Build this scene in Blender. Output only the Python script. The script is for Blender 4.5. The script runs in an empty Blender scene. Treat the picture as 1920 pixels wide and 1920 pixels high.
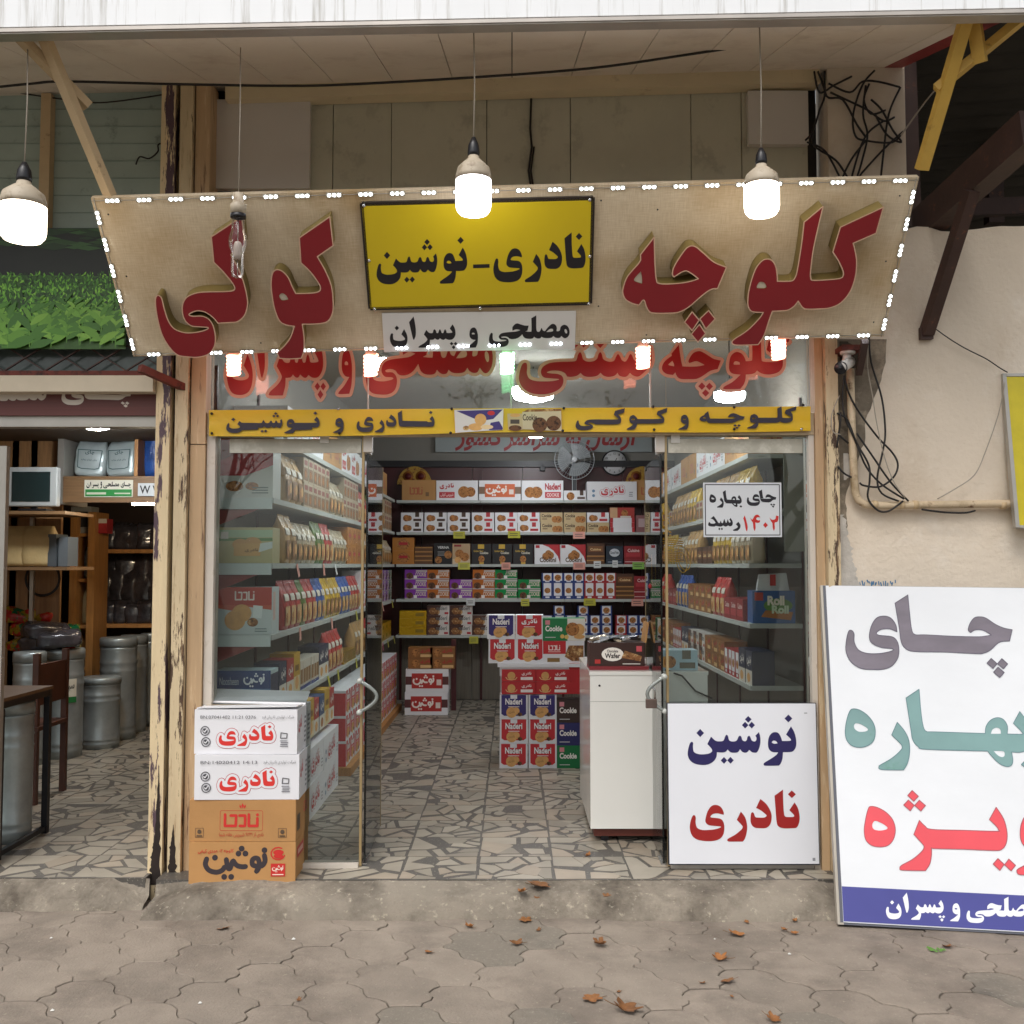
import bpy, bmesh, math, random
from mathutils import Vector, Matrix, noise as mnoise
from mathutils.geometry import tessellate_polygon

# ------------------------------------------------------------ camera, sky, sun, exposure
sc = bpy.context.scene
COL = sc.collection
CAM = Vector((0.0, -5.0, 1.58)); F = 1900.0; TH = math.radians(3.0)
cam = bpy.data.cameras.new('camera'); cam_o = bpy.data.objects.new('camera', cam); COL.objects.link(cam_o)
cam_o.location = CAM; cam_o.rotation_euler = (math.radians(90) + TH, 0, 0)
cam.sensor_width = 36.0; cam.sensor_fit = 'HORIZONTAL'; cam.lens = 36.0 * F / 1920.0; cam.clip_end = 2000; cam.clip_start = 0.05
sc.camera = cam_o
sc.view_settings.view_transform = 'Standard'; sc.view_settings.look = 'None'; sc.view_settings.gamma = 1
sc.view_settings.use_curve_mapping = False; sc.view_settings.exposure = 0.62
SUN_EL, SUN_AZ = math.radians(58), math.radians(205)
w = bpy.data.worlds.new('World'); sc.world = w; w.use_nodes = True
wn = w.node_tree; bg = wn.nodes['Background']
sky = wn.nodes.new('ShaderNodeTexSky'); sky.sky_type = 'NISHITA'; sky.sun_disc = False
sky.sun_elevation = SUN_EL; sky.sun_rotation = SUN_AZ; sky.dust_density = 4.0; sky.air_density = 1.2
hs = wn.nodes.new('ShaderNodeHueSaturation'); hs.inputs['Saturation'].default_value = 0.22
wn.links.new(sky.outputs[0], hs.inputs['Color']); wn.links.new(hs.outputs[0], bg.inputs['Color'])
bg.inputs['Strength'].default_value = 0.125
sl = bpy.data.lights.new('sun', 'SUN'); sl.energy = 0.8; sl.angle = math.radians(30); sl.color = (1.0, 0.95, 0.88)
so = bpy.data.objects.new('sun', sl); COL.objects.link(so)
sd = Vector((math.sin(SUN_AZ) * math.cos(SUN_EL), math.cos(SUN_AZ) * math.cos(SUN_EL), math.sin(SUN_EL)))
so.rotation_euler = sd.to_track_quat('Z', 'Y').to_euler(); so.location = (0, -8, 12)
sc.cycles.use_denoising = True
sc.cycles.max_bounces = 7; sc.cycles.diffuse_bounces = 3; sc.cycles.glossy_bounces = 4
sc.cycles.transparent_max_bounces = 12; sc.cycles.sample_clamp_indirect = 4.0
R = random.Random(7)

# ------------------------------------------------------------ pixel rays (photo 1920 px) to points
def ray(u, v):
    xc = (u - 960) / F; zc = (960 - v) / F
    return Vector((xc, math.cos(TH) - math.sin(TH) * zc, math.sin(TH) + math.cos(TH) * zc))
def P(u, v, y):
    d = ray(u, v); return CAM + d * ((y - CAM.y) / d.y)
def PZ(u, v, z):
    d = ray(u, v); return CAM + d * ((z - CAM.z) / d.z)
def PPL(u, v, p0, n):
    d = ray(u, v); return CAM + d * ((p0 - CAM).dot(n) / d.dot(n))

# ------------------------------------------------------------ materials
def lin(c):
    return tuple((x / 12.92 if x <= 0.04045 else ((x + 0.055) / 1.055) ** 2.4) for x in c)
def H(s):
    s = s.lstrip('#'); return lin(tuple(int(s[i:i + 2], 16) / 255 for i in (0, 2, 4)))
MATS = {}
def mat(name, col=(.5, .5, .5), rough=.6, metal=0.0, var=0.0, vs=4.0, bump=0.0, bs=60.0, dirt=None, emit=None, es=0.0,
        spec=.5, coat=0.0, stretch=(1, 1, 1), space='pos', rnd=0.0, dirt2=None):
    if name in MATS: return MATS[name]
    m = bpy.data.materials.new(name); m.use_nodes = True; nt = m.node_tree; N = nt.nodes; L = nt.links
    b = N['Principled BSDF']; MATS[name] = m
    if isinstance(col, str): col = H(col)
    b.inputs['Base Color'].default_value = (*col, 1); b.inputs['Roughness'].default_value = rough
    b.inputs['Metallic'].default_value = metal; b.inputs['Specular IOR Level'].default_value = spec
    b.inputs['Coat Weight'].default_value = coat
    m.diffuse_color = (*col, 1)
    if emit:
        if isinstance(emit, str): emit = H(emit)
        b.inputs['Emission Color'].default_value = (*emit, 1); b.inputs['Emission Strength'].default_value = es
    if not (var or bump or dirt or rnd): return m
    if space == 'pos':
        g = N.new('ShaderNodeNewGeometry'); src = g.outputs['Position']
    else:
        g = N.new('ShaderNodeTexCoord'); src = g.outputs['Object']
    mp = N.new('ShaderNodeMapping'); mp.inputs['Scale'].default_value = stretch
    L.new(src, mp.inputs['Vector']); vec = mp.outputs[0]
    def nz(scale, detail=5, rough_=.6):
        n = N.new('ShaderNodeTexNoise'); n.inputs['Scale'].default_value = scale
        n.inputs['Detail'].default_value = detail; n.inputs['Roughness'].default_value = rough_
        L.new(vec, n.inputs['Vector']); return n.outputs['Fac']
    cur = None
    def mixc(a, fac, c2, mode='MIX'):
        x = N.new('ShaderNodeMix'); x.data_type = 'RGBA'; x.blend_type = mode
        if a is None: x.inputs['A'].default_value = (*col, 1)
        else: L.new(a, x.inputs['A'])
        if isinstance(c2, tuple): x.inputs['B'].default_value = (*c2, 1)
        else: L.new(c2, x.inputs['B'])
        if isinstance(fac, float): x.inputs['Factor'].default_value = fac
        else: L.new(fac, x.inputs['Factor'])
        return x.outputs['Result']
    def ramp(f, lo, hi):
        r = N.new('ShaderNodeMapRange'); r.inputs['From Min'].default_value = lo; r.inputs['From Max'].default_value = hi
        L.new(f, r.inputs['Value']); return r.outputs[0]
    if var:
        f = ramp(nz(vs), .3, .7); dk = tuple(max(0, c * (1 - var)) for c in col); lt = tuple(min(1, c * (1 + var * .6)) for c in col)
        cur = mixc(None, f, lt); x = cur.node; x.inputs['A'].default_value = (*dk, 1)
    if rnd:
        oi = N.new('ShaderNodeObjectInfo'); h2 = N.new('ShaderNodeHueSaturation')
        mr = N.new('ShaderNodeMapRange'); mr.inputs['To Min'].default_value = 1 - rnd; mr.inputs['To Max'].default_value = 1 + rnd
        L.new(oi.outputs['Random'], mr.inputs['Value']); L.new(mr.outputs[0], h2.inputs['Value'])
        if cur is None: h2.inputs['Color'].default_value = (*col, 1)
        else: L.new(cur, h2.inputs['Color'])
        cur = h2.outputs[0]
    for dd in (dirt, dirt2):
        if dd:
            dc, dscale, lo, hi = dd[:4]
            if isinstance(dc, str): dc = H(dc)
            f = ramp(nz(dscale, 8, dd[4] if len(dd) > 4 else .68), lo, hi)
            cur = mixc(cur, f, dc)
            if cur.node.inputs['A'].is_linked is False: cur.node.inputs['A'].default_value = (*col, 1)
    if cur is not None: L.new(cur, b.inputs['Base Color'])
    if bump:
        bp = N.new('ShaderNodeBump'); bp.inputs['Strength'].default_value = bump; bp.inputs['Distance'].default_value = .01
        L.new(nz(bs, 6), bp.inputs['Height']); L.new(bp.outputs[0], b.inputs['Normal'])
    return m

def glass_mat(name, tint, refl=1.0, haze=0.0, hcol=(.8, .85, .82)):
    if name in MATS: return MATS[name]
    m = bpy.data.materials.new(name); m.use_nodes = True; nt = m.node_tree; N = nt.nodes; L = nt.links
    N.remove(N['Principled BSDF']); out = N['Material Output']; MATS[name] = m
    t = N.new('ShaderNodeBsdfTransparent'); t.inputs[0].default_value = (*tint, 1)
    g = N.new('ShaderNodeBsdfGlossy'); g.inputs['Roughness'].default_value = 0.012
    fr = N.new('ShaderNodeFresnel'); fr.inputs['IOR'].default_value = 1.5
    mu = N.new('ShaderNodeMath'); mu.operation = 'MULTIPLY'; mu.inputs[1].default_value = refl; L.new(fr.outputs[0], mu.inputs[0])
    mx = N.new('ShaderNodeMixShader'); L.new(mu.outputs[0], mx.inputs[0]); L.new(t.outputs[0], mx.inputs[1]); L.new(g.outputs[0], mx.inputs[2])
    cur = mx
    if haze:
        d = N.new('ShaderNodeBsdfDiffuse'); d.inputs[0].default_value = (*hcol, 1)
        ge = N.new('ShaderNodeNewGeometry'); nz = N.new('ShaderNodeTexNoise'); nz.inputs['Scale'].default_value = 3.0; nz.inputs['Detail'].default_value = 8
        mr = N.new('ShaderNodeMapRange'); mr.inputs['From Min'].default_value = .35; mr.inputs['From Max'].default_value = .75; mr.inputs['To Min'].default_value = haze * .4; mr.inputs['To Max'].default_value = haze * 1.6
        L.new(ge.outputs['Position'], nz.inputs['Vector']); L.new(nz.outputs['Fac'], mr.inputs['Value'])
        m2 = N.new('ShaderNodeMixShader'); L.new(mr.outputs[0], m2.inputs[0]); L.new(mx.outputs[0], m2.inputs[1]); L.new(d.outputs[0], m2.inputs[2]); cur = m2
    L.new(cur.outputs[0], out.inputs['Surface']); m.diffuse_color = (*tint, .3)
    return m

# plain printed colours are made on demand from a hex string
def K(c, rough=.45, rnd=0.0, metal=0.0):
    if c in MATS: return MATS[c]
    if c in PRE: return PRE[c]()
    return mat(c, H(c), rough, metal, rnd=rnd)
PRE = {
 'carton': lambda: mat('carton', '#b98a55', .75, var=.12, vs=3, bump=.15, bs=40, rnd=.04),
 'whitebox': lambda: mat('whitebox', '#e4e4e8', .5, var=.03, vs=3, rnd=.02),
 'cookie': lambda: mat('cookie', '#b57a42', .7, dirt=('#5f3216', 55, .5, .62), var=.2, vs=20, space='obj'),
 'biscuit': lambda: mat('biscuit', '#d9a566', .7, var=.15, vs=30, space='obj'),
 'darkcookie': lambda: mat('darkcookie', '#6b452b', .7, dirt=('#30190c', 45, .5, .6), space='obj'),
 'nuts': lambda: mat('nuts', '#8a5a31', .7, dirt=('#d9b27a', 30, .5, .62), dirt2=('#3c2513', 50, .55, .65), space='obj'),
 'cream': lambda: mat('cream', '#d8c8a6', .55, var=.08, vs=3, dirt=('#8a7450', 7, .62, .8)),
 'peel': lambda: mat('peel', '#dcc7a0', .55, var=.1, vs=4, dirt=('#54404a', 2.6, .555, .575, .7), dirt2=('#7a5636', 14, .60, .70), stretch=(4, 4, .5), bump=.4, bs=25),
 'peel2': lambda: mat('peel2', '#d2be9a', .55, var=.15, vs=4, dirt=('#4a3528', 4, .56, .585, .75), dirt2=('#8c6a46', 12, .55, .72), stretch=(4, 4, .5), bump=.3, bs=25),
 'wood_post': lambda: mat('wood_post', '#c2a37e', .6, var=.2, vs=2.5, dirt=('#6b4c38', 8, .6, .7), dirt2=('#dcc8a4', 5, .58, .7), stretch=(6, 6, .5), bump=.2, bs=30),
 'steel_brown': lambda: mat('steel_brown', '#45302a', .6, var=.25, vs=5, dirt=('#7b4a30', 10, .6, .7), bump=.15, bs=30),
 'rust_red': lambda: mat('rust_red', '#6e3126', .7, var=.3, vs=8, dirt=('#2c1712', 12, .5, .65)),
 'yellow_steel': lambda: mat('yellow_steel', '#cfa84e', .55, var=.15, vs=5, dirt=('#6e5428', 14, .62, .75)),
 'tan_steel': lambda: mat('tan_steel', '#c4ab86', .6, var=.15, vs=5, dirt=('#5e452c', 14, .62, .75)),
 'cable': lambda: mat('cable', '#1b1817', .55),
 'cable_pale': lambda: mat('cable_pale', '#a39a8c', .6),
 'black': lambda: mat('black', '#15151a', .4),
 'galv': lambda: mat('galv', '#a3abac', .38, .55, var=.22, vs=6, bump=.12, bs=18),
 'chrome': lambda: mat('chrome', '#c9c9c9', .22, 1.0),
 'alu': lambda: mat('alu', '#b0aca4', .4, .6, var=.1, vs=6),
 'shelf_white': lambda: mat('shelf_white', '#b3b8b4', .45, var=.05, vs=6),
 'maroon': lambda: mat('maroon', '#4a161a', .35, var=.15, vs=3),
 'brass_edge': lambda: mat('brass_edge', '#a8926a', .35, .3, var=.12, vs=8),
 'gold': lambda: mat('gold', '#dba52c', .3, .45),
 'goldfoil': lambda: mat('goldfoil', '#c9a227', .28, .75, bump=.6, bs=25),
 'f_purple': lambda: mat('f_purple', '#8a3fae', .3, .45, rnd=.05), 'f_orange': lambda: mat('f_orange', '#b9692a', .3, .45, rnd=.05), 'f_green': lambda: mat('f_green', '#128a48', .3, .45, rnd=.05),
 'plastic_bag': lambda: mat('plastic_bag', '#3d3b40', .16, var=.5, vs=9, bump=1.0, bs=16, coat=.6),
 'bag_silver': lambda: mat('bag_silver', '#b4bfbf', .3, .2, var=.12, vs=9, bump=.6, bs=14),
 'bag_cream': lambda: mat('bag_cream', '#bfa878', .6, var=.12, vs=8, bump=.5, bs=14),
 'bag_blue': lambda: mat('bag_blue', '#2a4f92', .2, var=.4, vs=9, bump=.9, bs=16, coat=.5),
 'bag_mix': lambda: mat('bag_mix', '#8f7a1f', .25, dirt=('#a3261f', 9, .5, .52), dirt2=('#0f5a3a', 7, .55, .57), bump=.9, bs=16),
 'teal_fridge': lambda: mat('teal_fridge', '#a9c9bb', .35, var=.04, vs=4),
 'veneer': lambda: mat('veneer', '#8f6a45', .5, var=.28, vs=7, stretch=(7, 7, .5), bump=.08, bs=30),
 'pine': lambda: mat('pine', '#a8763f', .55, var=.22, vs=7, stretch=(6, 6, .6)),
 'veneer_h': lambda: mat('veneer_h', '#7d5f40', .5, var=.25, vs=8, stretch=(.6, 4, 7)),
}
# ------------------------------------------------------------ mesh building
class MB:
    def __init__(s): s.v = []; s.f = []; s.mi = []; s.mats = []; s.sm = []
    def m(s, mt):
        if isinstance(mt, str): mt = K(mt)
        if mt not in s.mats: s.mats.append(mt)
        return s.mats.index(mt)
    def face(s, pts, mt, smooth=False):
        b = len(s.v); s.v += [tuple(p) for p in pts]; s.f.append(tuple(range(b, b + len(pts)))); s.mi.append(s.m(mt)); s.sm.append(smooth)
    def raw(s, vs, fs, mt, smooth=False):
        b = len(s.v); s.v += [tuple(p) for p in vs]; k = s.m(mt)
        for f in fs: s.f.append(tuple(i + b for i in f)); s.mi.append(k); s.sm.append(smooth)
        return s
    def box(s, x0, y0, z0, x1, y1, z1, mt):
        vs = [(x, y, z) for z in (z0, z1) for y in (y0, y1) for x in (x0, x1)]
        return s.raw(vs, [(0, 2, 3, 1), (4, 5, 7, 6), (0, 1, 5, 4), (2, 6, 7, 3), (0, 4, 6, 2), (1, 3, 7, 5)], mt)
    def bar(s, a, b, w, h, mt, up=(0, 0, 1)):
        a = Vector(a); b = Vector(b); d = (b - a).normalized(); upv = Vector(up)
        if abs(d.dot(upv)) > .98: upv = Vector((0, 1, 0))
        sx = d.cross(upv).normalized() * w / 2; sz = sx.cross(d).normalized() * h / 2
        vs = [p + i * sx + j * sz for p in (a, b) for j in (-1, 1) for i in (-1, 1)]
        return s.raw(vs, [(0, 2, 3, 1), (4, 5, 7, 6), (0, 1, 5, 4), (2, 6, 7, 3), (0, 4, 6, 2), (1, 3, 7, 5)], mt)
    def tube(s, path, r, mt, n=6, cap=True):
        path = [Vector(p) for p in path]; k = len(path); vs = []; prev = None
        for i, p in enumerate(path):
            d = (path[min(i + 1, k - 1)] - path[max(i - 1, 0)])
            d = d.normalized() if d.length > 1e-9 else Vector((0, 0, 1))
            if prev is None: a = d.orthogonal().normalized()
            else:
                a = prev - d * prev.dot(d); a = a.normalized() if a.length > 1e-6 else d.orthogonal().normalized()
            prev = a; b = d.cross(a); rr = r[i] if isinstance(r, (list, tuple)) else r
            vs += [p + a * math.cos(2 * math.pi * j / n) * rr + b * math.sin(2 * math.pi * j / n) * rr for j in range(n)]
        fs = [(i * n + j, i * n + (j + 1) % n, (i + 1) * n + (j + 1) % n, (i + 1) * n + j) for i in range(k - 1) for j in range(n)]
        if cap: fs += [tuple(range(n))[::-1], tuple(range((k - 1) * n, k * n))]
        return s.raw(vs, fs, mt, True)
    def lathe(s, prof, c, mt, n=20, axis='z', smooth=True, cap=True):
        vs = []
        for (r, h) in prof:
            for j in range(n):
                a = 2 * math.pi * j / n; q = (r * math.cos(a), r * math.sin(a), h)
                if axis == 'y': q = (q[0], q[2], q[1])
                if axis == 'x': q = (q[2], q[0], q[1])
                vs.append((c[0] + q[0], c[1] + q[1], c[2] + q[2]))
        k = len(prof)
        fs = [(i * n + j, i * n + (j + 1) % n, (i + 1) * n + (j + 1) % n, (i + 1) * n + j) for i in range(k - 1) for j in range(n)]
        if cap: fs += [tuple(range(n))[::-1], tuple(range((k - 1) * n, k * n))]
        return s.raw(vs, fs, mt, smooth)
    def mesh(s, name):
        me = bpy.data.meshes.new(name); me.from_pydata(s.v, [], s.f)
        for q in s.mats: me.materials.append(q)
        me.polygons.foreach_set('material_index', s.mi); me.polygons.foreach_set('use_smooth', s.sm)
        me.update(); return me
    def build(s, name, parent=None, loc=(0, 0, 0), rot=(0, 0, 0), fix=False, bevel=0.0):
        me = s.mesh(name)
        if fix:
            bm = bmesh.new(); bm.from_mesh(me); bmesh.ops.remove_doubles(bm, verts=bm.verts, dist=1e-5)
            bmesh.ops.recalc_face_normals(bm, faces=bm.faces)
            if bevel: bmesh.ops.bevel(bm, geom=[e for e in bm.edges if len(e.link_faces) == 2 and e.calc_face_angle(0) > .6], offset=bevel, segments=2, profile=.5, affect='EDGES')
            bm.to_mesh(me); bm.free()
        return put(name, me, parent, loc, rot)
def put(name, me, parent=None, loc=(0, 0, 0), rot=(0, 0, 0)):
    o = bpy.data.objects.new(name, me); COL.objects.link(o); o.location = loc; o.rotation_euler = rot
    if parent: o.parent = parent
    return o
def tag(o, label, cat, group=None):
    o['label'] = label; o['category'] = cat
    if group: o['group'] = group
    return o
def struct(o): o['kind'] = 'structure'; return o
def stuff(o): o['kind'] = 'stuff'; return o
def thing(name, label, cat, loc=(0, 0, 0), rz=0, group=None):
    o = bpy.data.objects.new(name, None); COL.objects.link(o); o.location = loc; o.rotation_euler = (0, 0, rz); o.empty_display_size = .1
    return tag(o, label, cat, group)
def dup(root, loc, rz=0, label=None, group=None):
    r = root.copy(); COL.objects.link(r); r.location = loc; r.rotation_euler = (0, 0, rz)
    if label: r['label'] = label
    if group: r['group'] = group
    for ch in list(root.children):
        c = ch.copy(); COL.objects.link(c); c.parent = r
        for g in ch.children:
            d = g.copy(); COL.objects.link(d); d.parent = c
    return r

# ------------------------------------------------------------ lettering: outlines drawn as loops "x y" (! = corner), | hole, ; next piece
def smooth(pts, k=4):
    n = len(pts); out = []
    for i in range(n):
        p1, p2 = pts[i], pts[(i + 1) % n]
        p0 = p1 if p1[2] else pts[i - 1]; p3 = p2 if p2[2] else pts[(i + 2) % n]
        if p1[2] and p2[2]: out.append((p1[0], p1[1])); continue
        for j in range(k):
            t = j / k; t2 = t * t; t3 = t2 * t
            q = [.5 * (2 * p1[a] + (p2[a] - p0[a]) * t + (2 * p0[a] - 5 * p1[a] + 4 * p2[a] - p3[a]) * t2 + (3 * p1[a] - p0[a] - 3 * p2[a] + p3[a]) * t3) for a in (0, 1)]
            out.append((q[0], q[1]))
    return out
def parse(s, k=4):
    res = []
    for piece in s.split(';'):
        loops = []
        for lp in piece.split('|'):
            t = lp.replace('!', ' !').split(); pts = []; i = 0
            while i < len(t):
                x = float(t[i]); y = float(t[i + 1]); i += 2; c = False
                if i < len(t) and t[i] == '!': c = True; i += 1
                pts.append((x, y, c))
            loops.append(smooth(pts, k))
        res.append(loops)
    return res
def dia(*q):   # a diamond dot: centre and half sizes
    cx, cy, a, b = q; return '%g %g! %g %g! %g %g! %g %g!' % (cx, cy - b, cx + a, cy, cx, cy + b, cx - a, cy)
W = {}
W['che'] = ('490 670! 325 880! 328 945! 290 1000 170 1140 120 1270 115 1350 150 1420 230 1465 310 1485! 345 1435 372 1430 395 1500 430 1560 490 1580 640 1582 780 1570 900 1510 1040 1390 1130 1320 1190 1290 1250 1285! 1358 1030! 1210 970 1080 860 980 780 900 785 830 860 730 1020 708 1115 730 1145! 850 1075 930 1100 1020 1168! 900 1205 720 1228 550 1225 515 1170 500 1000 495 850'
  '|330 1080! 255 1165 260 1200 345 1230! 345 1160;945 1565! 1030 1665! 945 1790! 855 1690!;1143 1550! 1222 1650! 1110 1770! 1038 1650!;1033 1715! 1108 1828! 1015 1930! 935 1835!')
W['kolu'] = ('1833 180! 1745 495! 1470 615! 1490 690 1512 840 1495 1020 1430 1200 1320 1330 1190 1390 1050 1402 920 1405 870 1390 835 1350 810 1308! 760 1370 690 1415 600 1425 500 1430! 460 1540 400 1720 330 1830! 130 1837 40 1830 15 1800 50 1760 200 1660 340 1520 390 1445! 260 1435 215 1385 205 1300 225 1150 290 940 370 830 440 803 500 825 540 890 558 1000 560 1070! 720 1068 770 1030 800 930 850 620 880 360! 1108 172! 1000 640 960 930 960 1030 990 1058 1150 1052 1310 1035 1350 1000 1345 940 1290 820 1225 720! 1315 420!'
  '|315 1130 340 1085 375 1078 410 1095 430 1140 400 1160! 315 1155!')
W['kooki'] = ('620 340! 925 140! 955 425! 815 520! 900 680 950 820 980 960 980 1040 950 1130 880 1190 800 1198 685 1205! 640 1150 560 1095 480 1080 410 1105 400 1125 440 1135 530 1135 600 1170 645 1250 662 1370 640 1460 580 1520 480 1545 380 1540 280 1520 190 1430 120 1300 75 1120 60 980 75 930 100 930 125 960 150 1060 190 1180 250 1260 350 1298 450 1298 540 1280 585 1260 580 1245 500 1240 420 1230 360 1180 332 1100 335 1010 380 940 480 900 600 890 740 888 830 880 855 855 830 800 740 690 645 595!;'
  '1500 350! 1805 140! 1838 430! 1680 540! 1760 680 1820 830 1838 980 1835 1090 1790 1180 1700 1210 1530 1215! 1548 1350 1545 1480 1520 1555! 1400 1562 1300 1555! 1278 1500! 1350 1430 1410 1350 1450 1235! 1380 1225 1310 1190 1265 1100 1235 980 1218 820 1230 710 1270 670 1330 685 1390 750 1430 840 1465 908! 1600 905 1690 890 1712 855 1690 800 1610 690 1515 600!|1300 925 1330 905 1370 930 1390 970! 1330 978 1302 950')
W['noshin'] = ('1572 235! 1620 320 1645 430 1640 520 1600 580 1540 592 1462 592! 1455 680 1430 750 1405 778! 1300 780 1205 778 1195 755 1210 735 1300 680 1370 630 1395 595! 1320 590 1275 560 1255 500 1262 400 1300 335 1350 315 1400 330 1435 390 1450 438! 1560 435 1572 420 1560 400 1505 348!|1308 450 1330 432 1365 440 1388 470! 1345 475 1312 465;' + dia(1537, 126, 54, 54) + ';'
  '1128 315! 1145 370 1150 450 1135 530 1105 590 1070 600 1030 590 995 560! 970 590 935 600 895 585 868 550! 840 590 790 600 735 592 695 555! 670 585 620 597 548 592! 540 660 500 720 430 760 350 770 250 755 180 710 145 640 148 560 170 480 195 450 218 465 215 520 230 590 290 618 360 622 440 610 480 580 470 540 415 480! 465 378! 530 435 600 442 640 430 660 375 682 352 700 370 720 430 770 445 820 432 845 380 865 365 885 380 900 425 935 442 960 425 970 385 992 365 1010 385 1030 430 1065 445 1090 430 1095 395 1080 365!;'
  + ';'.join([dia(981, 138, 46, 46), dia(938, 218, 45, 46), dia(1029, 218, 45, 46), dia(316, 327, 53, 55), dia(645, 706, 44, 46), dia(735, 705, 45, 47)]))
W['naderi'] = ('1622 1288! 1670 1370 1692 1480 1685 1570 1650 1635 1580 1645 1470 1645 1400 1620 1375 1560 1360 1400 1345 1195! 1463 1110! 1465 1280 1475 1430 1490 1480 1530 1490 1600 1488 1618 1475 1600 1445 1550 1395!;' + dia(1585, 1175, 55, 53) +
  ';1148 1240! 1230 1310 1290 1410 1305 1500 1285 1590 1230 1640 1150 1645 1070 1635 1025 1590 1012 1520 1022 1440 1045 1425 1062 1445 1080 1490 1130 1498 1200 1498 1235 1475 1220 1450 1150 1395 1090 1365!;'
  '878 1415! 935 1490 965 1600 960 1700 935 1790 905 1830! 800 1830 705 1828 692 1805 710 1785 800 1735 880 1670 905 1630 890 1600 822 1530!;'
  '640 1460! 560 1440 490 1450 458 1485 480 1498 580 1510 630 1545 650 1620 640 1720 590 1790 500 1820 380 1822 270 1800 200 1740 172 1640 185 1540 215 1470 245 1472 255 1510 252 1570 275 1640 340 1668 420 1670 520 1660 598 1635 590 1620 500 1612 430 1600 390 1560 392 1500 420 1410 470 1340 535 1322 600 1350 640 1420')
W['chay'] = ('725 140! 745 350 765 500 800 548 900 550 1200 565 1450 570 1530 562 1583 553! 1500 505 1420 500 1370 528! 1345 500 1365 430 1410 375 1470 365 1530 380 1620 440 1710 480 1797 498! 1770 615! 1690 620 1640 645 1570 710 1500 740 1440 745 1100 728 790 722 700 690 655 620 635 480 592 225!;'
  '612 520! 540 490 450 495 402 530 430 555 560 570 615 620 632 700 620 790 560 870 470 905 360 908 240 895 140 830 90 730 90 620 115 515 150 508 172 545 172 620 210 700 290 738 400 745 500 732 572 710 560 692 450 680 360 640 328 580 345 470 400 380 480 358 550 380 600 450;'
  '1580 793! 1642 848! 1600 897! 1537 843!;1690 795! 1750 850! 1705 900! 1645 848!;1650 883! 1715 938! 1668 990! 1605 935!')
W['bahare'] = ('840 1110! 860 1350 885 1500 920 1545 1000 1548 1520 1565! 1530 1490 1580 1425 1650 1402 1710 1425 1748 1490 1745 1570! 1895 1572 1900 1555 1870 1520 1810 1460! 1875 1340! 1960 1460 2000 1600 1980 1700 1900 1755 1790 1755! 1795 1780 1803 1840 1790 1890 1740 1905 1660 1870 1580 1790 1545 1745! 920 1728 830 1700 775 1630 755 1520 705 1200!|1578 1568! 1595 1525 1640 1505 1675 1525 1680 1568!|1605 1745! 1650 1790 1690 1808 1718 1795 1715 1755 1690 1745!;'
  '615 1450! 690 1540 735 1640 742 1760 720 1870 680 1940! 450 1935 428 1905 440 1890 560 1820 650 1740 665 1700 640 1660 558 1580!;1955 1820! 2020 1880! 1965 1940! 1890 1885!;'
  '160 1312 230 1325 310 1380 370 1460 390 1550 370 1640 310 1690 230 1708 150 1690 95 1630 80 1540 95 1430 125 1340|190 1460 250 1475 310 1515 300 1540 230 1548 185 1525 170 1490')
W['vije'] = ('340 560 410 570 500 620 570 700 597 800 575 900 520 960 440 977 350 960 290 900 275 800 290 690 315 590|385 708 450 730 510 770 505 795 440 808 375 795 358 750;'
  '842 702! 900 760 970 795 1300 805 1640 815 1655 800 1630 760 1562 695! 1632 568! 1710 690 1745 830 1735 940 1690 1000 1610 1013 1300 1000 1000 993 965 983! 968 1050 950 1150 905 1220! 670 1215 642 1195 660 1165 770 1105 860 1030 890 980 870 940 785 848!;'
  '768 395! 833 455! 785 507! 722 448!;730 493! 790 548! 748 605! 680 545!;842 495! 905 550! 858 607! 793 550!;1650 1095! 1715 1155! 1670 1218! 1600 1152!;1762 1100! 1832 1165! 1785 1222! 1718 1160!;'
  '1990 640 2060 660 2110 740 2140 900 2140 1050 2115 1190 2080 1262! 1880 1262 1845 1230 1860 1200 1980 1130 2050 1010! 1960 1000 1895 930 1878 840 1890 740 1930 660|1945 830 1975 805 2020 815 2045 860! 1990 865 1950 855')
W['moslehi'] = ('1660 395 1715 430 1745 510 1735 590 1690 640 1640 645 1590 605! 1560 640 1510 645 1465 630 1440 605! 1400 640 1310 648 1250 640 1215 620! 1190 650 1140 655 1100 640 1075 620! 1040 655 940 657 880 630 850 575! 790 630 720 660 640 665 600 650! 570 625 510 615 455 625 470 640 540 642 585 675 592 730 560 785 490 812 390 815 290 800 235 745 220 670 235 590 262 548 290 560 290 620 300 680 340 705 420 712 510 703 550 690 530 680 450 675 410 640 412 600 450 560 530 540 640 530 740 520 815 495! 740 480 665 505! 665 440 710 385 760 368 830 390 900 408 972 410! 948 505! 905 520! 1000 525 1025 500 1022 270! 1115 215! 1115 400 1120 490 1140 525 1180 520 1205 470 1218 455 1240 500 1280 515! 1330 450 1400 385 1450 378 1490 410 1505 460 1500 510 1530 515 1560 500 1575 440 1610 405'
  '|1650 490 1670 475 1695 500 1700 545 1680 560 1655 530|1305 530! 1370 475 1420 470 1435 495 1420 520 1350 530')
W['va'] = '1740 445 1790 470 1825 560 1830 650 1820 750 1785 825! 1620 828 1615 808 1700 755 1785 680! 1720 672 1670 630 1660 560 1680 480|1710 555 1735 543 1762 555 1765 575! 1715 575'
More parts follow.
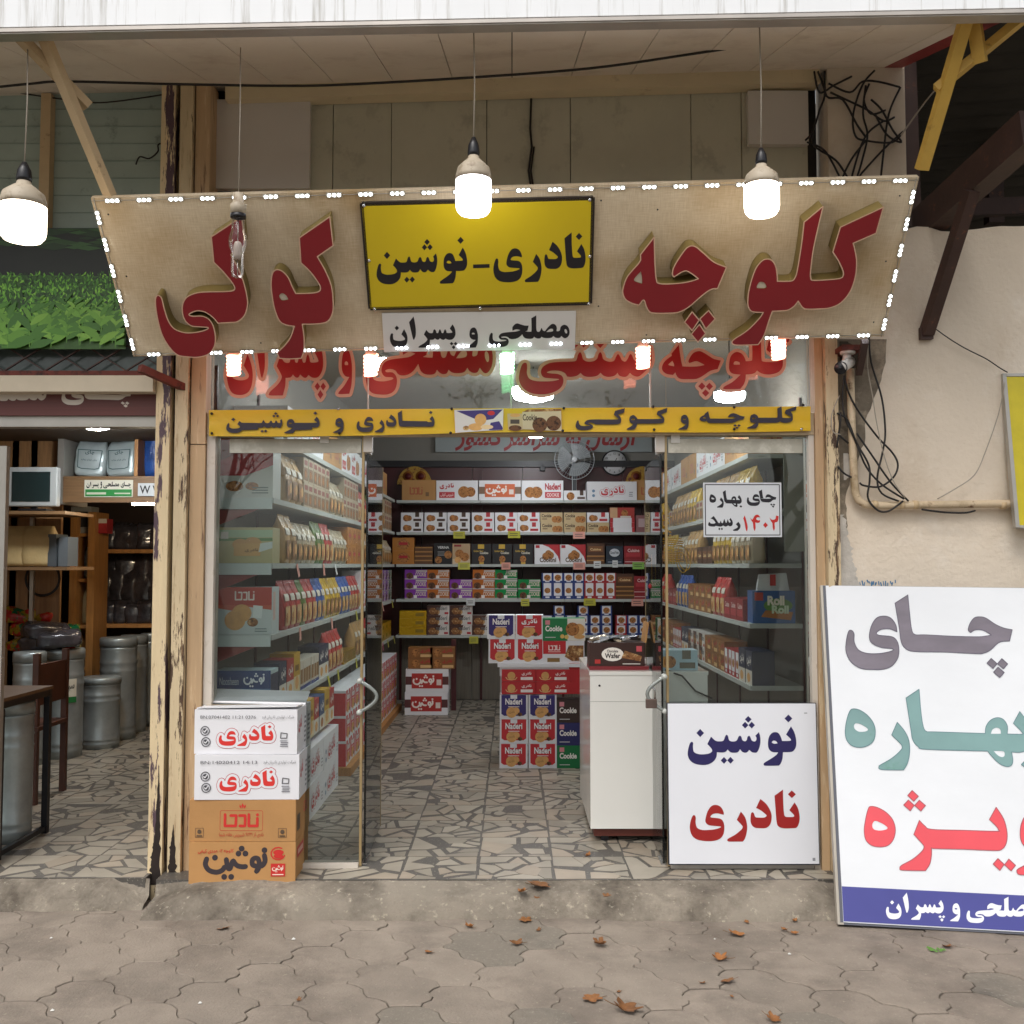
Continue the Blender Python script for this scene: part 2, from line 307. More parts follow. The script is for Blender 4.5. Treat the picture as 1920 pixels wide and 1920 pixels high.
W['pesaran'] = ('1348 385! 1390 460 1405 550 1390 620 1340 672 1270 678 1215 655! 1185 678 1150 675 1108 650! 1085 675 1050 675 1015 650! 985 675 920 680! 915 750 885 828! 720 828 708 812 730 790 820 735 870 680 855 640 805 580! 850 490! 905 545 970 548 985 500 1010 480 1035 510 1045 545 1075 548 1092 500 1110 480 1130 510 1145 548 1175 545 1190 500 1210 480 1230 515 1245 548 1330 545 1340 525 1295 465!;'
  + ';'.join([dia(1330, 752, 36, 34), dia(1405, 752, 35, 34), dia(1369, 820, 37, 38)]) +
  ';610 235! 635 350 652 480 650 600 620 680! 600 660 570 540 525 345!;430 475! 480 570 497 660 480 750 430 805 340 825 240 810 185 750 162 660 175 580 200 555 222 570 222 620 235 675 290 695 360 700 430 685 447 660 430 630 380 575!;' + dia(294, 455, 42, 46))
W['kolu2'] = ('1800 345 1790 420 1740 480 1650 510 1560 510 1500 490 1455 460! 1420 495 1360 510 1305 512! 1300 580 1275 650 1230 705! 1030 710 1005 690 1030 665 1130 610 1235 515! 1130 500 1085 450 1085 350 1110 260 1180 210 1250 235 1290 290 1305 335! 1370 330 1390 310 1392 200 1385 20! 1500 -60! 1510 150 1515 300 1540 340 1690 345 1735 335 1740 305 1580 185! 1610 70! 1900 -60! 1880 75! 1740 130! 1790 220|1145 355 1170 335 1220 350 1225 380! 1150 380')
W['che2'] = ('412 115! 312 235! 318 262! 230 330 190 400 195 460 250 505 335 518! 365 485! 390 540 440 572 540 575 650 570 740 525 830 465 930 440! 972 325! 880 305 790 250 710 205 650 205 590 240 540 330 555 360! 640 335 700 355 755 385! 650 405 480 405 455 380 430 250|325 330! 275 375 285 390 350 403! 345 370;' + ';'.join([dia(719, 668, 49, 50), dia(820, 672, 48, 50), dia(769, 759, 49, 49)]))
W['sonati'] = ('1880 150! 1900 300 1870 400 1800 480 1720 540 1650 525 1610 490! 1570 535 1530 545 1470 530 1443 490! 1400 530 1320 545 1260 530 1215 490! 1170 530 1080 545 1000 535 950 492! 900 530 820 545 770 540! 740 495 670 465 560 462 500 485 560 498 640 505 700 530 722 590 700 670 630 730 520 770 410 778 290 760 190 700 135 610 130 520 160 400 195 358 230 365 238 420 235 500 270 570 360 600 480 605 590 598 665 575 560 565 460 550 422 490 440 420 520 365 640 345 820 340 890 325 915 250 942 215 965 245 985 310 1040 340 1120 335 1170 300 1190 240 1212 215 1235 245 1255 310 1330 342 1395 330 1420 280 1448 240 1475 270 1500 320 1545 340 1580 300 1600 255 1620 240 1640 265 1665 320 1720 340 1770 300 1790 220;' + ';'.join([dia(1212, 110, 48, 50), dia(885, 105, 48, 50), dia(990, 105, 48, 50)]))
W['kooki2'] = ('495 45! 488 80! 442 92! 462 115 466 140 440 166 270 168! 240 155 215 158 245 172 252 188 230 206 180 212 135 205 118 180 128 145 140 138 145 160 160 178 200 180 228 175 195 168 186 155 210 135 260 130 425 130 440 122 410 95! 420 65!;'
  '820 42! 815 75! 770 92! 792 115 795 140 770 160 590 162! 580 190 565 208! 515 208 512 200 545 180 560 163! 540 158 528 135 535 108 560 97 580 110 592 128! 760 126 770 118 738 92! 745 68!|545 130 560 122 572 132 555 136')
W['resid'] = ('1040 895! 1062 930 1055 965 1030 990! 990 990 983 980 1020 962 1033 945 1012 922!;'
  '958 855! 980 895 976 930 955 943 930 935! 905 946 880 935! 850 946 800 938! 785 946 740 943 720 930 725 905 735 898 747 912 775 915 797 905 772 872 745 862! 780 835! 812 880 830 908 845 905 853 884 863 906 875 908 883 884 892 868 901 890 911 908 921 888 929 868 938 895 950 905 957 892 944 872!;' + dia(838, 970, 12, 14) + ';' + dia(865, 970, 12, 14))
W['y1402'] = ('1370 848! 1395 872 1430 866 1440 828! 1467 835! 1463 872 1450 897 1425 906 1426 960 1415 992! 1404 960 1400 910 1385 888;' + dia(1327, 930, 26, 30) +
  ';1168 850! 1190 872 1215 830 1250 820 1276 850! 1243 848 1230 866 1252 880 1272 876! 1265 902 1236 907 1222 902 1223 960 1212 994! 1200 960 1195 907 1180 882;1110 828! 1126 880 1140 950 1131 997! 1118 970 1107 900 1094 860!')
WP = {}
def word(name, stretch=()):
    key = (name, tuple(stretch))
    if key in WP: return WP[key]
    sh = parse(W[name])
    def st(p):
        x = p[0]
        for x0, dx in stretch:
            if p[0] > x0: x += dx
        return (x, p[1])
    sh = [[[st(p) for p in lp] for lp in piece] for piece in sh]
    WP[key] = sh; return sh
def bbox(sh):
    xs = [p[0] for pc in sh for lp in pc for p in lp]; ys = [p[1] for pc in sh for lp in pc for p in lp]
    return min(xs), max(xs), min(ys), max(ys)
def fit(sh, x0, x1, z0, z1):   # photo loops (y down) into a rectangle (z up)
    a, b, c, d = bbox(sh); kx = (x1 - x0) / (b - a); kz = (z1 - z0) / (d - c)
    return [[[(x0 + (p[0] - a) * kx, z1 - (p[1] - c) * kz) for p in lp] for lp in pc] for pc in sh]
def fill(mb, sh, mt, fn, depth=0.0, side=None, back=0.0):
    """flat lettering at depth (fn(x, z, depth) gives the point); side = material of walls running to depth back"""
    for pc in sh:
        vl = [[Vector((p[0], p[1], 0)) for p in lp] for lp in pc]
        flat = [p for lp in pc for p in lp]
        tr = tessellate_polygon(vl)
        fs = []
        for t in tr:
            (ax, ay), (bx, by), (cx, cy) = (flat[i] for i in t)
            fs.append(t if (bx - ax) * (cy - ay) - (by - ay) * (cx - ax) > 0 else t[::-1])
        mb.raw([fn(p[0], p[1], depth) for p in flat], fs, mt)
        if side is not None:
            for lp in pc:
                n = len(lp); vs = [fn(p[0], p[1], depth) for p in lp] + [fn(p[0], p[1], back) for p in lp]
                mb.raw(vs, [(i, (i + 1) % n, n + (i + 1) % n, n + i) for i in range(n)], side, False)
def stroke(mb, path, r, mt, fn, depth=0.0, closed=False, nd=10, step=3e-6):
    n = len(path); k = 0
    for i in range(n):
        p = path[i]; dd = depth + k * step; k += 1
        mb.raw([fn(p[0] + r * math.cos(2 * math.pi * j / nd), p[1] + r * math.sin(2 * math.pi * j / nd), dd) for j in range(nd)], [tuple(range(nd))], mt)
        if i < n - 1 or closed:
            q = path[(i + 1) % n]; dx, dz = q[0] - p[0], q[1] - p[1]; l = math.hypot(dx, dz)
            if l < 1e-9: continue
            nx, nz = -dz / l * r, dx / l * r; dd = depth + k * step; k += 1
            mb.raw([fn(p[0] - nx, p[1] - nz, dd), fn(q[0] - nx, q[1] - nz, dd), fn(q[0] + nx, q[1] + nz, dd), fn(p[0] + nx, p[1] + nz, dd)], [(0, 1, 2, 3)], mt)
    return depth + k * step
def outline(mb, sh, r, mt, fn, depth, skip=2):
    d = depth
    for pc in sh:
        lp = pc[0]; pts = lp[::skip] if len(lp) > 30 else lp
        d = stroke(mb, pts, r, mt, fn, d, True, 8)
    return d
AR = {'ا': (0xFE8D, 0xFE8E), 'ب': (0xFE8F, 0xFE90, 0xFE91, 0xFE92), 'پ': (0xFB56, 0xFB57, 0xFB58, 0xFB59), 'ت': (0xFE95, 0xFE96, 0xFE97, 0xFE98), 'چ': (0xFB7A, 0xFB7B, 0xFB7C, 0xFB7D), 'ج': (0xFE9D, 0xFE9E, 0xFE9F, 0xFEA0),
 'ح': (0xFEA1, 0xFEA2, 0xFEA3, 0xFEA4), 'خ': (0xFEA5, 0xFEA6, 0xFEA7, 0xFEA8), 'د': (0xFEA9, 0xFEAA), 'ر': (0xFEAD, 0xFEAE), 'ز': (0xFEAF, 0xFEB0), 'س': (0xFEB1, 0xFEB2, 0xFEB3, 0xFEB4), 'ش': (0xFEB5, 0xFEB6, 0xFEB7, 0xFEB8),
 'ص': (0xFEB9, 0xFEBA, 0xFEBB, 0xFEBC), 'ع': (0xFEC9, 0xFECA, 0xFECB, 0xFECC), 'ف': (0xFED1, 0xFED2, 0xFED3, 0xFED4), 'ک': (0xFB8E, 0xFB8F, 0xFB90, 0xFB91), 'گ': (0xFB92, 0xFB93, 0xFB94, 0xFB95), 'ل': (0xFEDD, 0xFEDE, 0xFEDF, 0xFEE0),
 'م': (0xFEE1, 0xFEE2, 0xFEE3, 0xFEE4), 'ن': (0xFEE5, 0xFEE6, 0xFEE7, 0xFEE8), 'و': (0xFEED, 0xFEEE), 'ه': (0xFEE9, 0xFEEA, 0xFEEB, 0xFEEC), 'ی': (0xFBFC, 0xFBFD, 0xFBFE, 0xFBFF)}
def shape(s):
    if not any(c in AR for c in s): return s
    out = []
    for i, c in enumerate(s):
        if c not in AR: out.append(c); continue
        p = s[i - 1] if i else ' '; n = s[i + 1] if i + 1 < len(s) else ' '
        jp = p in AR and len(AR[p]) == 4; jn = n in AR and len(AR[c]) == 4
        out.append(chr(AR[c][3 if jp and jn else 1 if jp else 2 if jn else 0]))
    return ''.join(reversed(out))
TXT = {}
def text_tris(s, off=.02, shear=0.0):
    key = (s, off, shear)
    if key in TXT: return TXT[key]
    c = bpy.data.curves.new('txt', 'FONT'); c.body = shape(s); c.offset = off; c.resolution_u = 3; c.shear = shear
    o = bpy.data.objects.new('txt', c); me = bpy.data.meshes.new_from_object(o)
    bm = bmesh.new(); bm.from_mesh(me); bm.verts.index_update()
    isl = {}; k = 0
    for v in bm.verts:
        if v.index in isl: continue
        st = [v]; isl[v.index] = k
        while st:
            x = st.pop()
            for e in x.link_edges:
                y = e.other_vert(x)
                if y.index not in isl: isl[y.index] = k; st.append(y)
        k += 1
    vs = [(v.co.x, v.co.y, isl[v.index]) for v in bm.verts]; fs = [tuple(v.index for v in f.verts) for f in bm.faces]
    bm.free(); bpy.data.objects.remove(o); bpy.data.curves.remove(c); bpy.data.meshes.remove(me)
    fx = []
    for f in fs:
        a, b, c2 = vs[f[0]], vs[f[1]], vs[f[2]]
        fx.append(f if (b[0] - a[0]) * (c2[1] - a[1]) - (b[1] - a[1]) * (c2[0] - a[0]) > 0 else f[::-1])
    TXT[key] = (vs, fx); return TXT[key]
def text(mb, s, x0, x1, z0, z1, mt, fn, depth=0.0, off=.02, keep=False, shear=0.0):
    vs, fs = text_tris(s, off, shear)
    if not vs: return
    a = min(v[0] for v in vs); b = max(v[0] for v in vs); c = min(v[1] for v in vs); d = max(v[1] for v in vs)
    kx = (x1 - x0) / max(b - a, 1e-6); kz = (z1 - z0) / max(d - c, 1e-6)
    if keep:
        k = min(kx, kz); ox = ((x1 - x0) - (b - a) * k) / 2; oz = ((z1 - z0) - (d - c) * k) / 2; kx = kz = k
    else: ox = oz = 0
    mb.raw([fn(x0 + ox + (v[0] - a) * kx, z0 + oz + (v[1] - c) * kz, depth + v[2] * 4e-5) for v in vs], fs, mt)
# rounded-stroke logos in unit squares (x right, z up)
LOGO_NOSHIN = [[(.02, .62), (.0, .45), (.06, .28), (.18, .22), (.28, .30), (.33, .52)], [(.33, .6), (.355, .36), (.39, .33), (.42, .5), (.44, .6)], [(.44, .56), (.5, .42), (.6, .38), (.69, .42)],
  [(.80, .40), (.745, .44), (.74, .58), (.78, .64), (.83, .62), (.85, .48), (.83, .30), (.76, .16)], [(.93, .72), (.94, .55), (.9, .42), (.85, .40)]]
LOGO_NOSHIN_D = [(.57, .93), (.52, .78), (.63, .78), (.15, .66), (.93, .88), (.30, .08), (.41, .08)]
def logo_noshin(mb, x0, x1, z0, z1, mt, fn, depth, r=.046):
    w_, h_ = x1 - x0, z1 - z0; d = depth
    for s_ in LOGO_NOSHIN:
        pts = smooth([(p[0], p[1], i in (0, len(s_) - 1)) for i, p in enumerate(s_)], 3)[:-2]
        d = stroke(mb, [(x0 + p[0] * w_, z0 + p[1] * h_) for p in pts], r * w_ * .86, mt, fn, d, False, 8)
    for p in LOGO_NOSHIN_D: d = stroke(mb, [(x0 + p[0] * w_, z0 + p[1] * h_)], r * w_, mt, fn, d, False, 12)
    return d
LOGO_NADI = [[(.93, .64), (.93, .08), (.70, .08), (.70, .92)], [(.45, .84), (.60, .84), (.60, .08), (.46, .08)], [(.21, .84), (.36, .84), (.35, .08), (.06, .08), (.06, .92)]]
def logo_nadi(mb, x0, x1, z0, z1, mt, fn, depth, r=.036):
    w_, h_ = x1 - x0, z1 - z0; d = depth
    for s_ in LOGO_NADI: d = stroke(mb, [(x0 + p[0] * w_, z0 + p[1] * h_) for p in s_], r * w_, mt, fn, d, False, 8)
    return stroke(mb, [(x0 + .93 * w_, z0 + .9 * h_)], r * w_ * 1.1, mt, fn, d, False, 12)

# ------------------------------------------------------------ printed boxes; front faces -y, origin at the middle of the base
def box_mesh(name, w_, d_, h_, body, prints=(), sides=None, top=None, bev=.002):
    mb = MB(); mb.box(-w_ / 2, -d_ / 2, 0, w_ / 2, d_ / 2, h_, body)
    if top: mb.face([(-w_ / 2, -d_ / 2, h_ + 4e-4), (w_ / 2, -d_ / 2, h_ + 4e-4), (w_ / 2, d_ / 2, h_ + 4e-4), (-w_ / 2, d_ / 2, h_ + 4e-4)], top)
    def draw(prints, ww, fn):
        dp = 1.5e-4
        for i, p in enumerate(prints):
            dp += 2.5e-4; k = p[0]
            if k == 'r':
                x0, z0, x1, z1, mt = p[1:]; mb.raw([fn(x0 * ww, z0 * h_, dp), fn(x1 * ww, z0 * h_, dp), fn(x1 * ww, z1 * h_, dp), fn(x0 * ww, z1 * h_, dp)], [(0, 1, 2, 3)], mt)
            elif k == 'd':
                cx, cz, r, mt = p[1:5]; q = p[5] if len(p) > 5 else 1.0
                mb.raw([fn(cx * ww + r * ww * math.cos(2 * math.pi * j / 16), cz * h_ + r * ww * q * math.sin(2 * math.pi * j / 16), dp) for j in range(16)], [tuple(range(16))], mt)
            elif k == 'p':
                mb.raw([fn(a * ww, b * h_, dp) for a, b in p[1]], [tuple(range(len(p[1])))], p[2])
            elif k == 't':
                s_, x0, z0, x1, z1, mt = p[1:7]; text(mb, s_, x0 * ww, x1 * ww, z0 * h_, z1 * h_, mt, fn, dp, p[7] if len(p) > 7 else .02)
            elif k == 'w':
                s_, x0, z0, x1, z1, mt = p[1:7]; fill(mb, fit(word(s_), x0 * ww, x1 * ww, z0 * h_, z1 * h_), mt, fn, dp)
            elif k == 'o':
                s_, x0, z0, x1, z1, mt, r = p[1:8]; dp = outline(mb, fit(word(s_), x0 * ww, x1 * ww, z0 * h_, z1 * h_), r * ww, mt, fn, dp, 3)
            elif k == 'ns': x0, z0, x1, z1, mt = p[1:6]; dp = logo_noshin(mb, x0 * ww, x1 * ww, z0 * h_, z1 * h_, mt, fn, dp)
            elif k == 'nd': x0, z0, x1, z1, mt = p[1:6]; dp = logo_nadi(mb, x0 * ww, x1 * ww, z0 * h_, z1 * h_, mt, fn, dp)
            elif k == 's':
                pts, r, mt = p[1:4]; stroke(mb, [(a * ww, b * h_) for a, b in pts], r * ww, mt, fn, dp, p[4] if len(p) > 4 else False, 8)
    draw(prints, w_, lambda x, z, dp: (x - w_ / 2, -d_ / 2 - dp, z))
    if sides:
        draw(sides, d_, lambda x, z, dp: (w_ / 2 + dp, x - d_ / 2, z))
        draw(sides, d_, lambda x, z, dp: (-w_ / 2 - dp, d_ / 2 - x, z))
    return mb.mesh(name)
# ------------------------------------------------------------ ground and pavement
ZF = .115
m_joint = mat('paving_joint', '#6a6256', .95, var=.3, vs=6, bump=.4, bs=60)
m_paver = mat('paver', '#8b8074', .9, var=.18, vs=5, dirt=('#655b52', 1.6, .48, .70), dirt2=('#a09888', 46, .60, .72), bump=.6, bs=90, rnd=.08)
m_paver2 = mat('paver_grey', '#7a7267', .9, var=.12, vs=6, dirt=('#5b564f', 3.2, .5, .72), dirt2=('#918b80', 60, .55, .72), bump=.4, bs=110, rnd=.06)
m_conc = mat('concrete', '#8c8376', .95, var=.22, vs=4, dirt=('#5c544a', 3, .47, .66), dirt2=('#b0a795', 28, .58, .7), bump=.9, bs=55)
g = MB(); g.face([(-70, -70, -.0105), (70, -70, -.0105), (70, 70, -.0105), (-70, 70, -.0105)], m_joint)
pavement = struct(g.build('pavement'))
PS = 1.22
pv, qv, rv = Vector((.094, .004)) * PS, Vector((.150, -.165)) * PS, Vector((-.045, -.145)) * PS
EDGE_Q = [(0, 0), (.14, .012), (.30, .013), (.44, -.004), (.56, -.010), (.70, .006), (.86, .013), (1, 0)]
EDGE_R = [(0, 0), (.16, -.012), (.36, -.016), (.52, .008), (.68, .012), (.86, -.004), (1, 0)]
EDGE_P = [(0, 0), (.5, .002), (1, 0)]
def s_edge(a, d, prof, sg):      # opposite edges are translated copies, so that the pavers interlock
    nrm = Vector((-d.y, d.x)).normalized() * sg; out = []; n = len(prof)
    for i in range(n - 1):
        t0, o0 = prof[i]; t1, o1 = prof[i + 1]
        for k in range(2):
            f = k / 2; out.append(a + d * (t0 + (t1 - t0) * f) + nrm * PS * (o0 + (o1 - o0) * (f * f * (3 - 2 * f))))
    return out
def paver_outline():
    pts = []; a = Vector((0, 0))
    rev = lambda pr: [(1 - t, o) for t, o in reversed(pr)]
    for d, pr, sg in ((pv, EDGE_P, 1), (qv, EDGE_Q, 1), (rv, EDGE_R, 1), (-pv, rev(EDGE_P), -1), (-qv, rev(EDGE_Q), -1), (-rv, rev(EDGE_R), -1)):
        pts += s_edge(a, d, pr, sg); a = a + d
    c = sum(pts, Vector((0, 0))) / len(pts); return [p - c for p in pts]
PO = paver_outline()
def paver_mesh(k, mt):
    rr = random.Random(k); mb = MB(); n = len(PO); sh = .992 - rr.random() * .008
    o1 = [(p.x * sh, p.y * sh, 0) for p in PO]; o2 = [(p.x * (sh - .02), p.y * (sh - .02), .0025) for p in PO]; o0 = [(p.x * sh, p.y * sh, -.03) for p in PO]
    vs = o0 + o1 + o2; fs = [(i, (i + 1) % n, n + (i + 1) % n, n + i) for i in range(n)] + [(n + i, n + (i + 1) % n, 2 * n + (i + 1) % n, 2 * n + i) for i in range(n)] + [tuple(range(2 * n, 3 * n))]
    # outline runs clockwise
    fs = [f[::-1] for f in fs]
    mb.raw(vs, fs, mt, False); me = mb.mesh('paver'); return me
PM = [paver_mesh(k, m_paver) for k in range(5)] + [paver_mesh(9 + k, m_paver2) for k in range(2)]
la = pv + qv; lb = qv + rv
for i in range(-40, 41):
    for j in range(-40, 41):
        c = Vector((.02, -1.1)) + la * i + lb * j
        if not (-3.0 < c.x < 3.1 and -2.9 < c.y < -.05): continue
        if -1.66 < c.x < 1.52 and c.y > -.21: continue
        if c.x <= -1.66 and c.y > -.10: continue
        if c.x >= 1.52 and c.y > .02: continue
        me = PM[R.choice([0, 1, 2, 3, 4] * 4 + [5, 6])]
        o = put('paver', me, pavement, (c.x, c.y, -.004 + R.uniform(-.002, .0025)), (R.uniform(-.006, .006), R.uniform(-.006, .006), R.uniform(-.006, .006)))

def apron(name, x0, x1, yt, yb, zt, seed, nx=90):
    mb = MB(); ny = 12; vs = []
    for i in range(nx + 1):
        x = x0 + (x1 - x0) * i / nx; e = min(1, min(i, nx - i) / 5.0)
        wv = .035 * mnoise.noise(Vector((x * 1.7, seed, 0))) + .018 * mnoise.noise(Vector((x * 7, seed, 3))) + .010 * mnoise.noise(Vector((x * 22, seed, 5)))
        for j in range(ny + 1):
            t = j / ny; y = yt + (yb + wv - yt) * t
            prof = 1 - .22 * min(1, t / .62) if t < .62 else .78 * (1 - ((t - .62) / .38) ** 1.6)
            z = -.01 + (zt + .01) * prof * (.35 + .65 * e)
            z += .013 * mnoise.noise(Vector((x * 5, y * 9, seed))) * (t > .02) + .005 * mnoise.noise(Vector((x * 30, y * 30, seed)))
            if j == 0: z = zt - .004
            vs.append((x, y, z if j < ny else -.02))
    fs = [(i * (ny + 1) + j, i * (ny + 1) + j + 1, (i + 1) * (ny + 1) + j + 1, (i + 1) * (ny + 1) + j) for i in range(nx) for j in range(ny)]
    mb.raw(vs, fs, m_conc, True); return struct(mb.build(name))
apron('doorstep', -1.66, 1.60, -.185, -.405, ZF, 1.3)
apron('tea_shop_doorstep', -4.3, -1.70, -.16, -.27, ZF, 7.7, 70)

# ------------------------------------------------------------ crazy paving of broken marble
m_terr = mat('terrazzo', '#54504b', .5, dirt=('#8f897e', 110, .6, .68, .5), var=.2, vs=4)
m_marb = [mat('marble_a', '#a0988a', .36, var=.14, vs=7, rnd=.1), mat('marble_b', '#8f887b', .36, var=.16, vs=7, rnd=.1), mat('marble_c', '#a09484', .36, var=.15, vs=7, rnd=.09)]
def clip(poly, p, n):
    out = []
    for i in range(len(poly)):
        a, b = poly[i], poly[(i + 1) % len(poly)]
        da = (a[0] - p[0]) * n[0] + (a[1] - p[1]) * n[1]; db = (b[0] - p[0]) * n[0] + (b[1] - p[1]) * n[1]
        if da <= 0: out.append(a)
        if da * db < 0:
            t = da / (da - db); out.append((a[0] + (b[0] - a[0]) * t, a[1] + (b[1] - a[1]) * t))
    return out
def crazy(floor, x0, x1, y0, y1, tile, seed, vis, off=0.0):
    rr = random.Random(seed); cells = []; nx = int((x1 - x0) / tile) + 1
    for k in range(nx):
        a = x0 + off + k * tile; b = min(a + tile, x1)
        if b - a < .05: continue
        ny = int((y1 - y0) / tile) + 1
        for t in range(ny):
            c, d = y0 + t * tile, min(y0 + (t + 1) * tile, y1)
            if d - c < .03: continue
            n = max(2, int(rr.choice((11, 13, 16)) * (b - a) * (d - c) / (tile * tile)))
            pts = []
            tries = 0
            while len(pts) < n and tries < 200:
                tries += 1; q = (rr.uniform(a, b), rr.uniform(c, d))
                if all((q[0] - p[0]) ** 2 + ((q[1] - p[1]) * 1.1) ** 2 > (tile * .115) ** 2 for p in pts): pts.append(q)
            for p in pts:
                if rr.random() < .07: continue
                e1, e2 = rr.uniform(.001, .012), rr.uniform(.001, .012); poly = [(a + e1, c + e2), (b - e2, c + e1), (b - e1, d - e2), (a + e2, d - e1)]
                gp = rr.choice((.003, .005, .007, .010, .015))
                for q in pts:
                    if q is p: continue
                    dx, dy = q[0] - p[0], q[1] - p[1]; l = math.hypot(dx, dy); nx_, ny_ = dx / l, dy / l
                    f_ = .5 + .12 * math.sin(p[0] * 91 + q[0] * 91 + p[1] * 57) * (1 if p < q else -1)
                    poly = clip(poly, (p[0] + dx * f_ - nx_ * gp, p[1] + dy * f_ - ny_ * gp), (nx_, ny_))
                    if len(poly) < 3: break
                if len(poly) >= 3: cells.append((p, poly))
    def emit(mb, poly, cx, cy, mt, h):
        n = len(poly); vs = [(q[0] - cx, q[1] - cy, h) for q in poly] + [(q[0] - cx, q[1] - cy, -.002) for q in poly]
        mb.raw(vs, [tuple(range(n))] + [(i, n + i, n + (i + 1) % n, (i + 1) % n) for i in range(n)], mt)
    cells = [c for c in cells if vis(*c[0])]
    def area(c):
        poly = c[1]; A = abs(sum(poly[i][0] * poly[(i + 1) % len(poly)][1] - poly[(i + 1) % len(poly)][0] * poly[i][1] for i in range(len(poly)))) / 2
        return A / ((c[0][1] + 5.0) ** 3)
    cells.sort(key=area, reverse=True)
    rest = MB()
    for i, (p, poly) in enumerate(cells):
        mt = rr.choice([m_marb[0], m_marb[0], m_marb[1], m_marb[2]]); h = .0012 + rr.random() * .0012
        if i < 298:
            mb = MB(); emit(mb, poly, p[0], p[1], mt, h); mb.build('marble_piece', floor, (p[0], p[1], ZF))
        else: emit(rest, poly, 0, 0, mt, h)
    if rest.f: stuff(rest.build('marble_pieces_far', floor, (0, 0, ZF)))
g = MB(); g.box(-1.66, -.19, -.05, 1.80, 6.3, ZF, m_terr); floor = struct(g.build('floor'))
crazy(floor, -1.64, 1.78, -.185, 6.1, .364, 3, lambda x, y: x > -1.35 and x < 1.65, .018)
g = MB(); g.box(-4.4, -.165, -.05, -1.72, 5.0, ZF, m_terr); tfloor = struct(g.build('tea_shop_floor'))
crazy(tfloor, -3.9, -1.73, -.16, 4.9, .364, 5, lambda x, y: x < -1.2 and x > -.62 * (y + 5.4))

# ------------------------------------------------------------ cookie shop shell
m_in = mat('interior_paint', '#8a8780', .7, var=.06, vs=3)
m_ceil = mat('ceiling_paint', '#a8a59c', .8, var=.05, vs=2)
m_olive = mat('panel_olive', '#c6c3af', .7, var=.1, vs=2.5, dirt=('#9a9785', 7, .55, .75), dirt2=('#d0ccb8', 14, .6, .75), stretch=(1, 1, .8))
m_green = mat('panel_green', '#a6b6af', .7, var=.12, vs=3, dirt=('#66716a', 8, .58, .75))
shop = thing('cookie_shop', 'cookie and biscuit shop with glazed front below the big red lettered signboard', 'shop', (0, 0, 0))
B = MB(); B.box(-1.72, .06, 0, -1.56, 6.3, 3.2, m_in); B.build('side_wall', shop)
B = MB(); B.box(1.80, .06, 0, 1.95, 6.3, 3.2, m_in); B.build('side_wall', shop)
B = MB(); B.box(-1.559, 6.2, 0, 1.799, 6.35, 3.2, m_in); B.build('back_wall', shop)
B = MB(); B.box(-1.558, .07, 3.08, 1.798, 6.199, 3.2, m_ceil); B.build('ceiling', shop)
# back wall dressing: maroon panels above the shelves, wood-grain panels under them
for i in range(6):
    x = -1.55 + i * .555
    B = MB(); B.box(x + .004, 6.17, ZF, x + .551, 6.198, .80, mat('grain_panel', '#7a7266', .5, var=.22, vs=9, stretch=(9, 9, .3))); B.build('lower_panel', shop)
    B = MB(); B.box(x + .003, 6.17, .802, x + .552, 6.198, 2.66, 'maroon'); B.build('upper_panel', shop)
B = MB(); B.box(-1.55, 6.12, 2.66, 1.79, 6.168, 2.73, 'black'); B.build('wall_rail', shop)
# sill, threshold, frames
m_frame = mat('frame_cream', '#c3ad8c', .5, var=.1, vs=5, dirt=('#8f7656', 12, .6, .75))
m_framew = mat('frame_white', '#cfc6ba', .5, var=.08, vs=5, dirt=('#a79a86', 10, .58, .75))
B = MB(); B.box(-1.46, -.02, ZF, -.745, .05, ZF + .022, m_framew); B.build('sill', shop)
B = MB(); B.box(.77, -.02, ZF, 1.46, .05, ZF + .022, m_framew); B.build('sill', shop)
B = MB(); B.box(-1.503, -.03, ZF, -1.462, .06, 2.22, m_framew); B.build('window_frame', shop)
B = MB(); B.box(1.461, -.03, ZF, 1.488, .06, 2.22, m_framew); B.build('window_frame', shop)
B = MB(); B.box(-1.503, -.035, 2.222, 1.488, .07, 2.33, m_frame); B.build('lintel', shop)
B = MB(); B.box(-1.579, -.05, ZF - .02, -1.506, .08, 2.17, 'wood_post'); B.build('pilaster', shop); B = MB(); B.box(-1.577, -.055, 2.174, -1.505, .08, 4.0, 'wood_post'); B.build('pilaster', shop)
B = MB(); B.box(1.49, -.05, ZF - .02, 1.529, .08, 3.2, 'wood_post'); B.build('pilaster', shop)
B = MB(); B.box(1.532, -.09, -.01, 1.592, .0, 3.3, 'peel2'); B.build('steel_post', shop)
B = MB(); B.box(-1.647, -.08, -.01, -1.585, .02, 4.05, 'peel2'); B.build('steel_post', shop); B = MB(); B.box(-1.668, -.02, -.01, -1.6475, .05, 4.04, mat('gap_shade', '#2a2019', .8, var=.3, vs=9)); B.build('post_gap', shop); B = MB(); B.box(-1.5845, -.03, 0, -1.5795, .05, 4.0, mat('gap_shade', '#2a2019')); B.build('post_gap', shop)  # near-black strips between the posts: shade of the gaps painted as colour
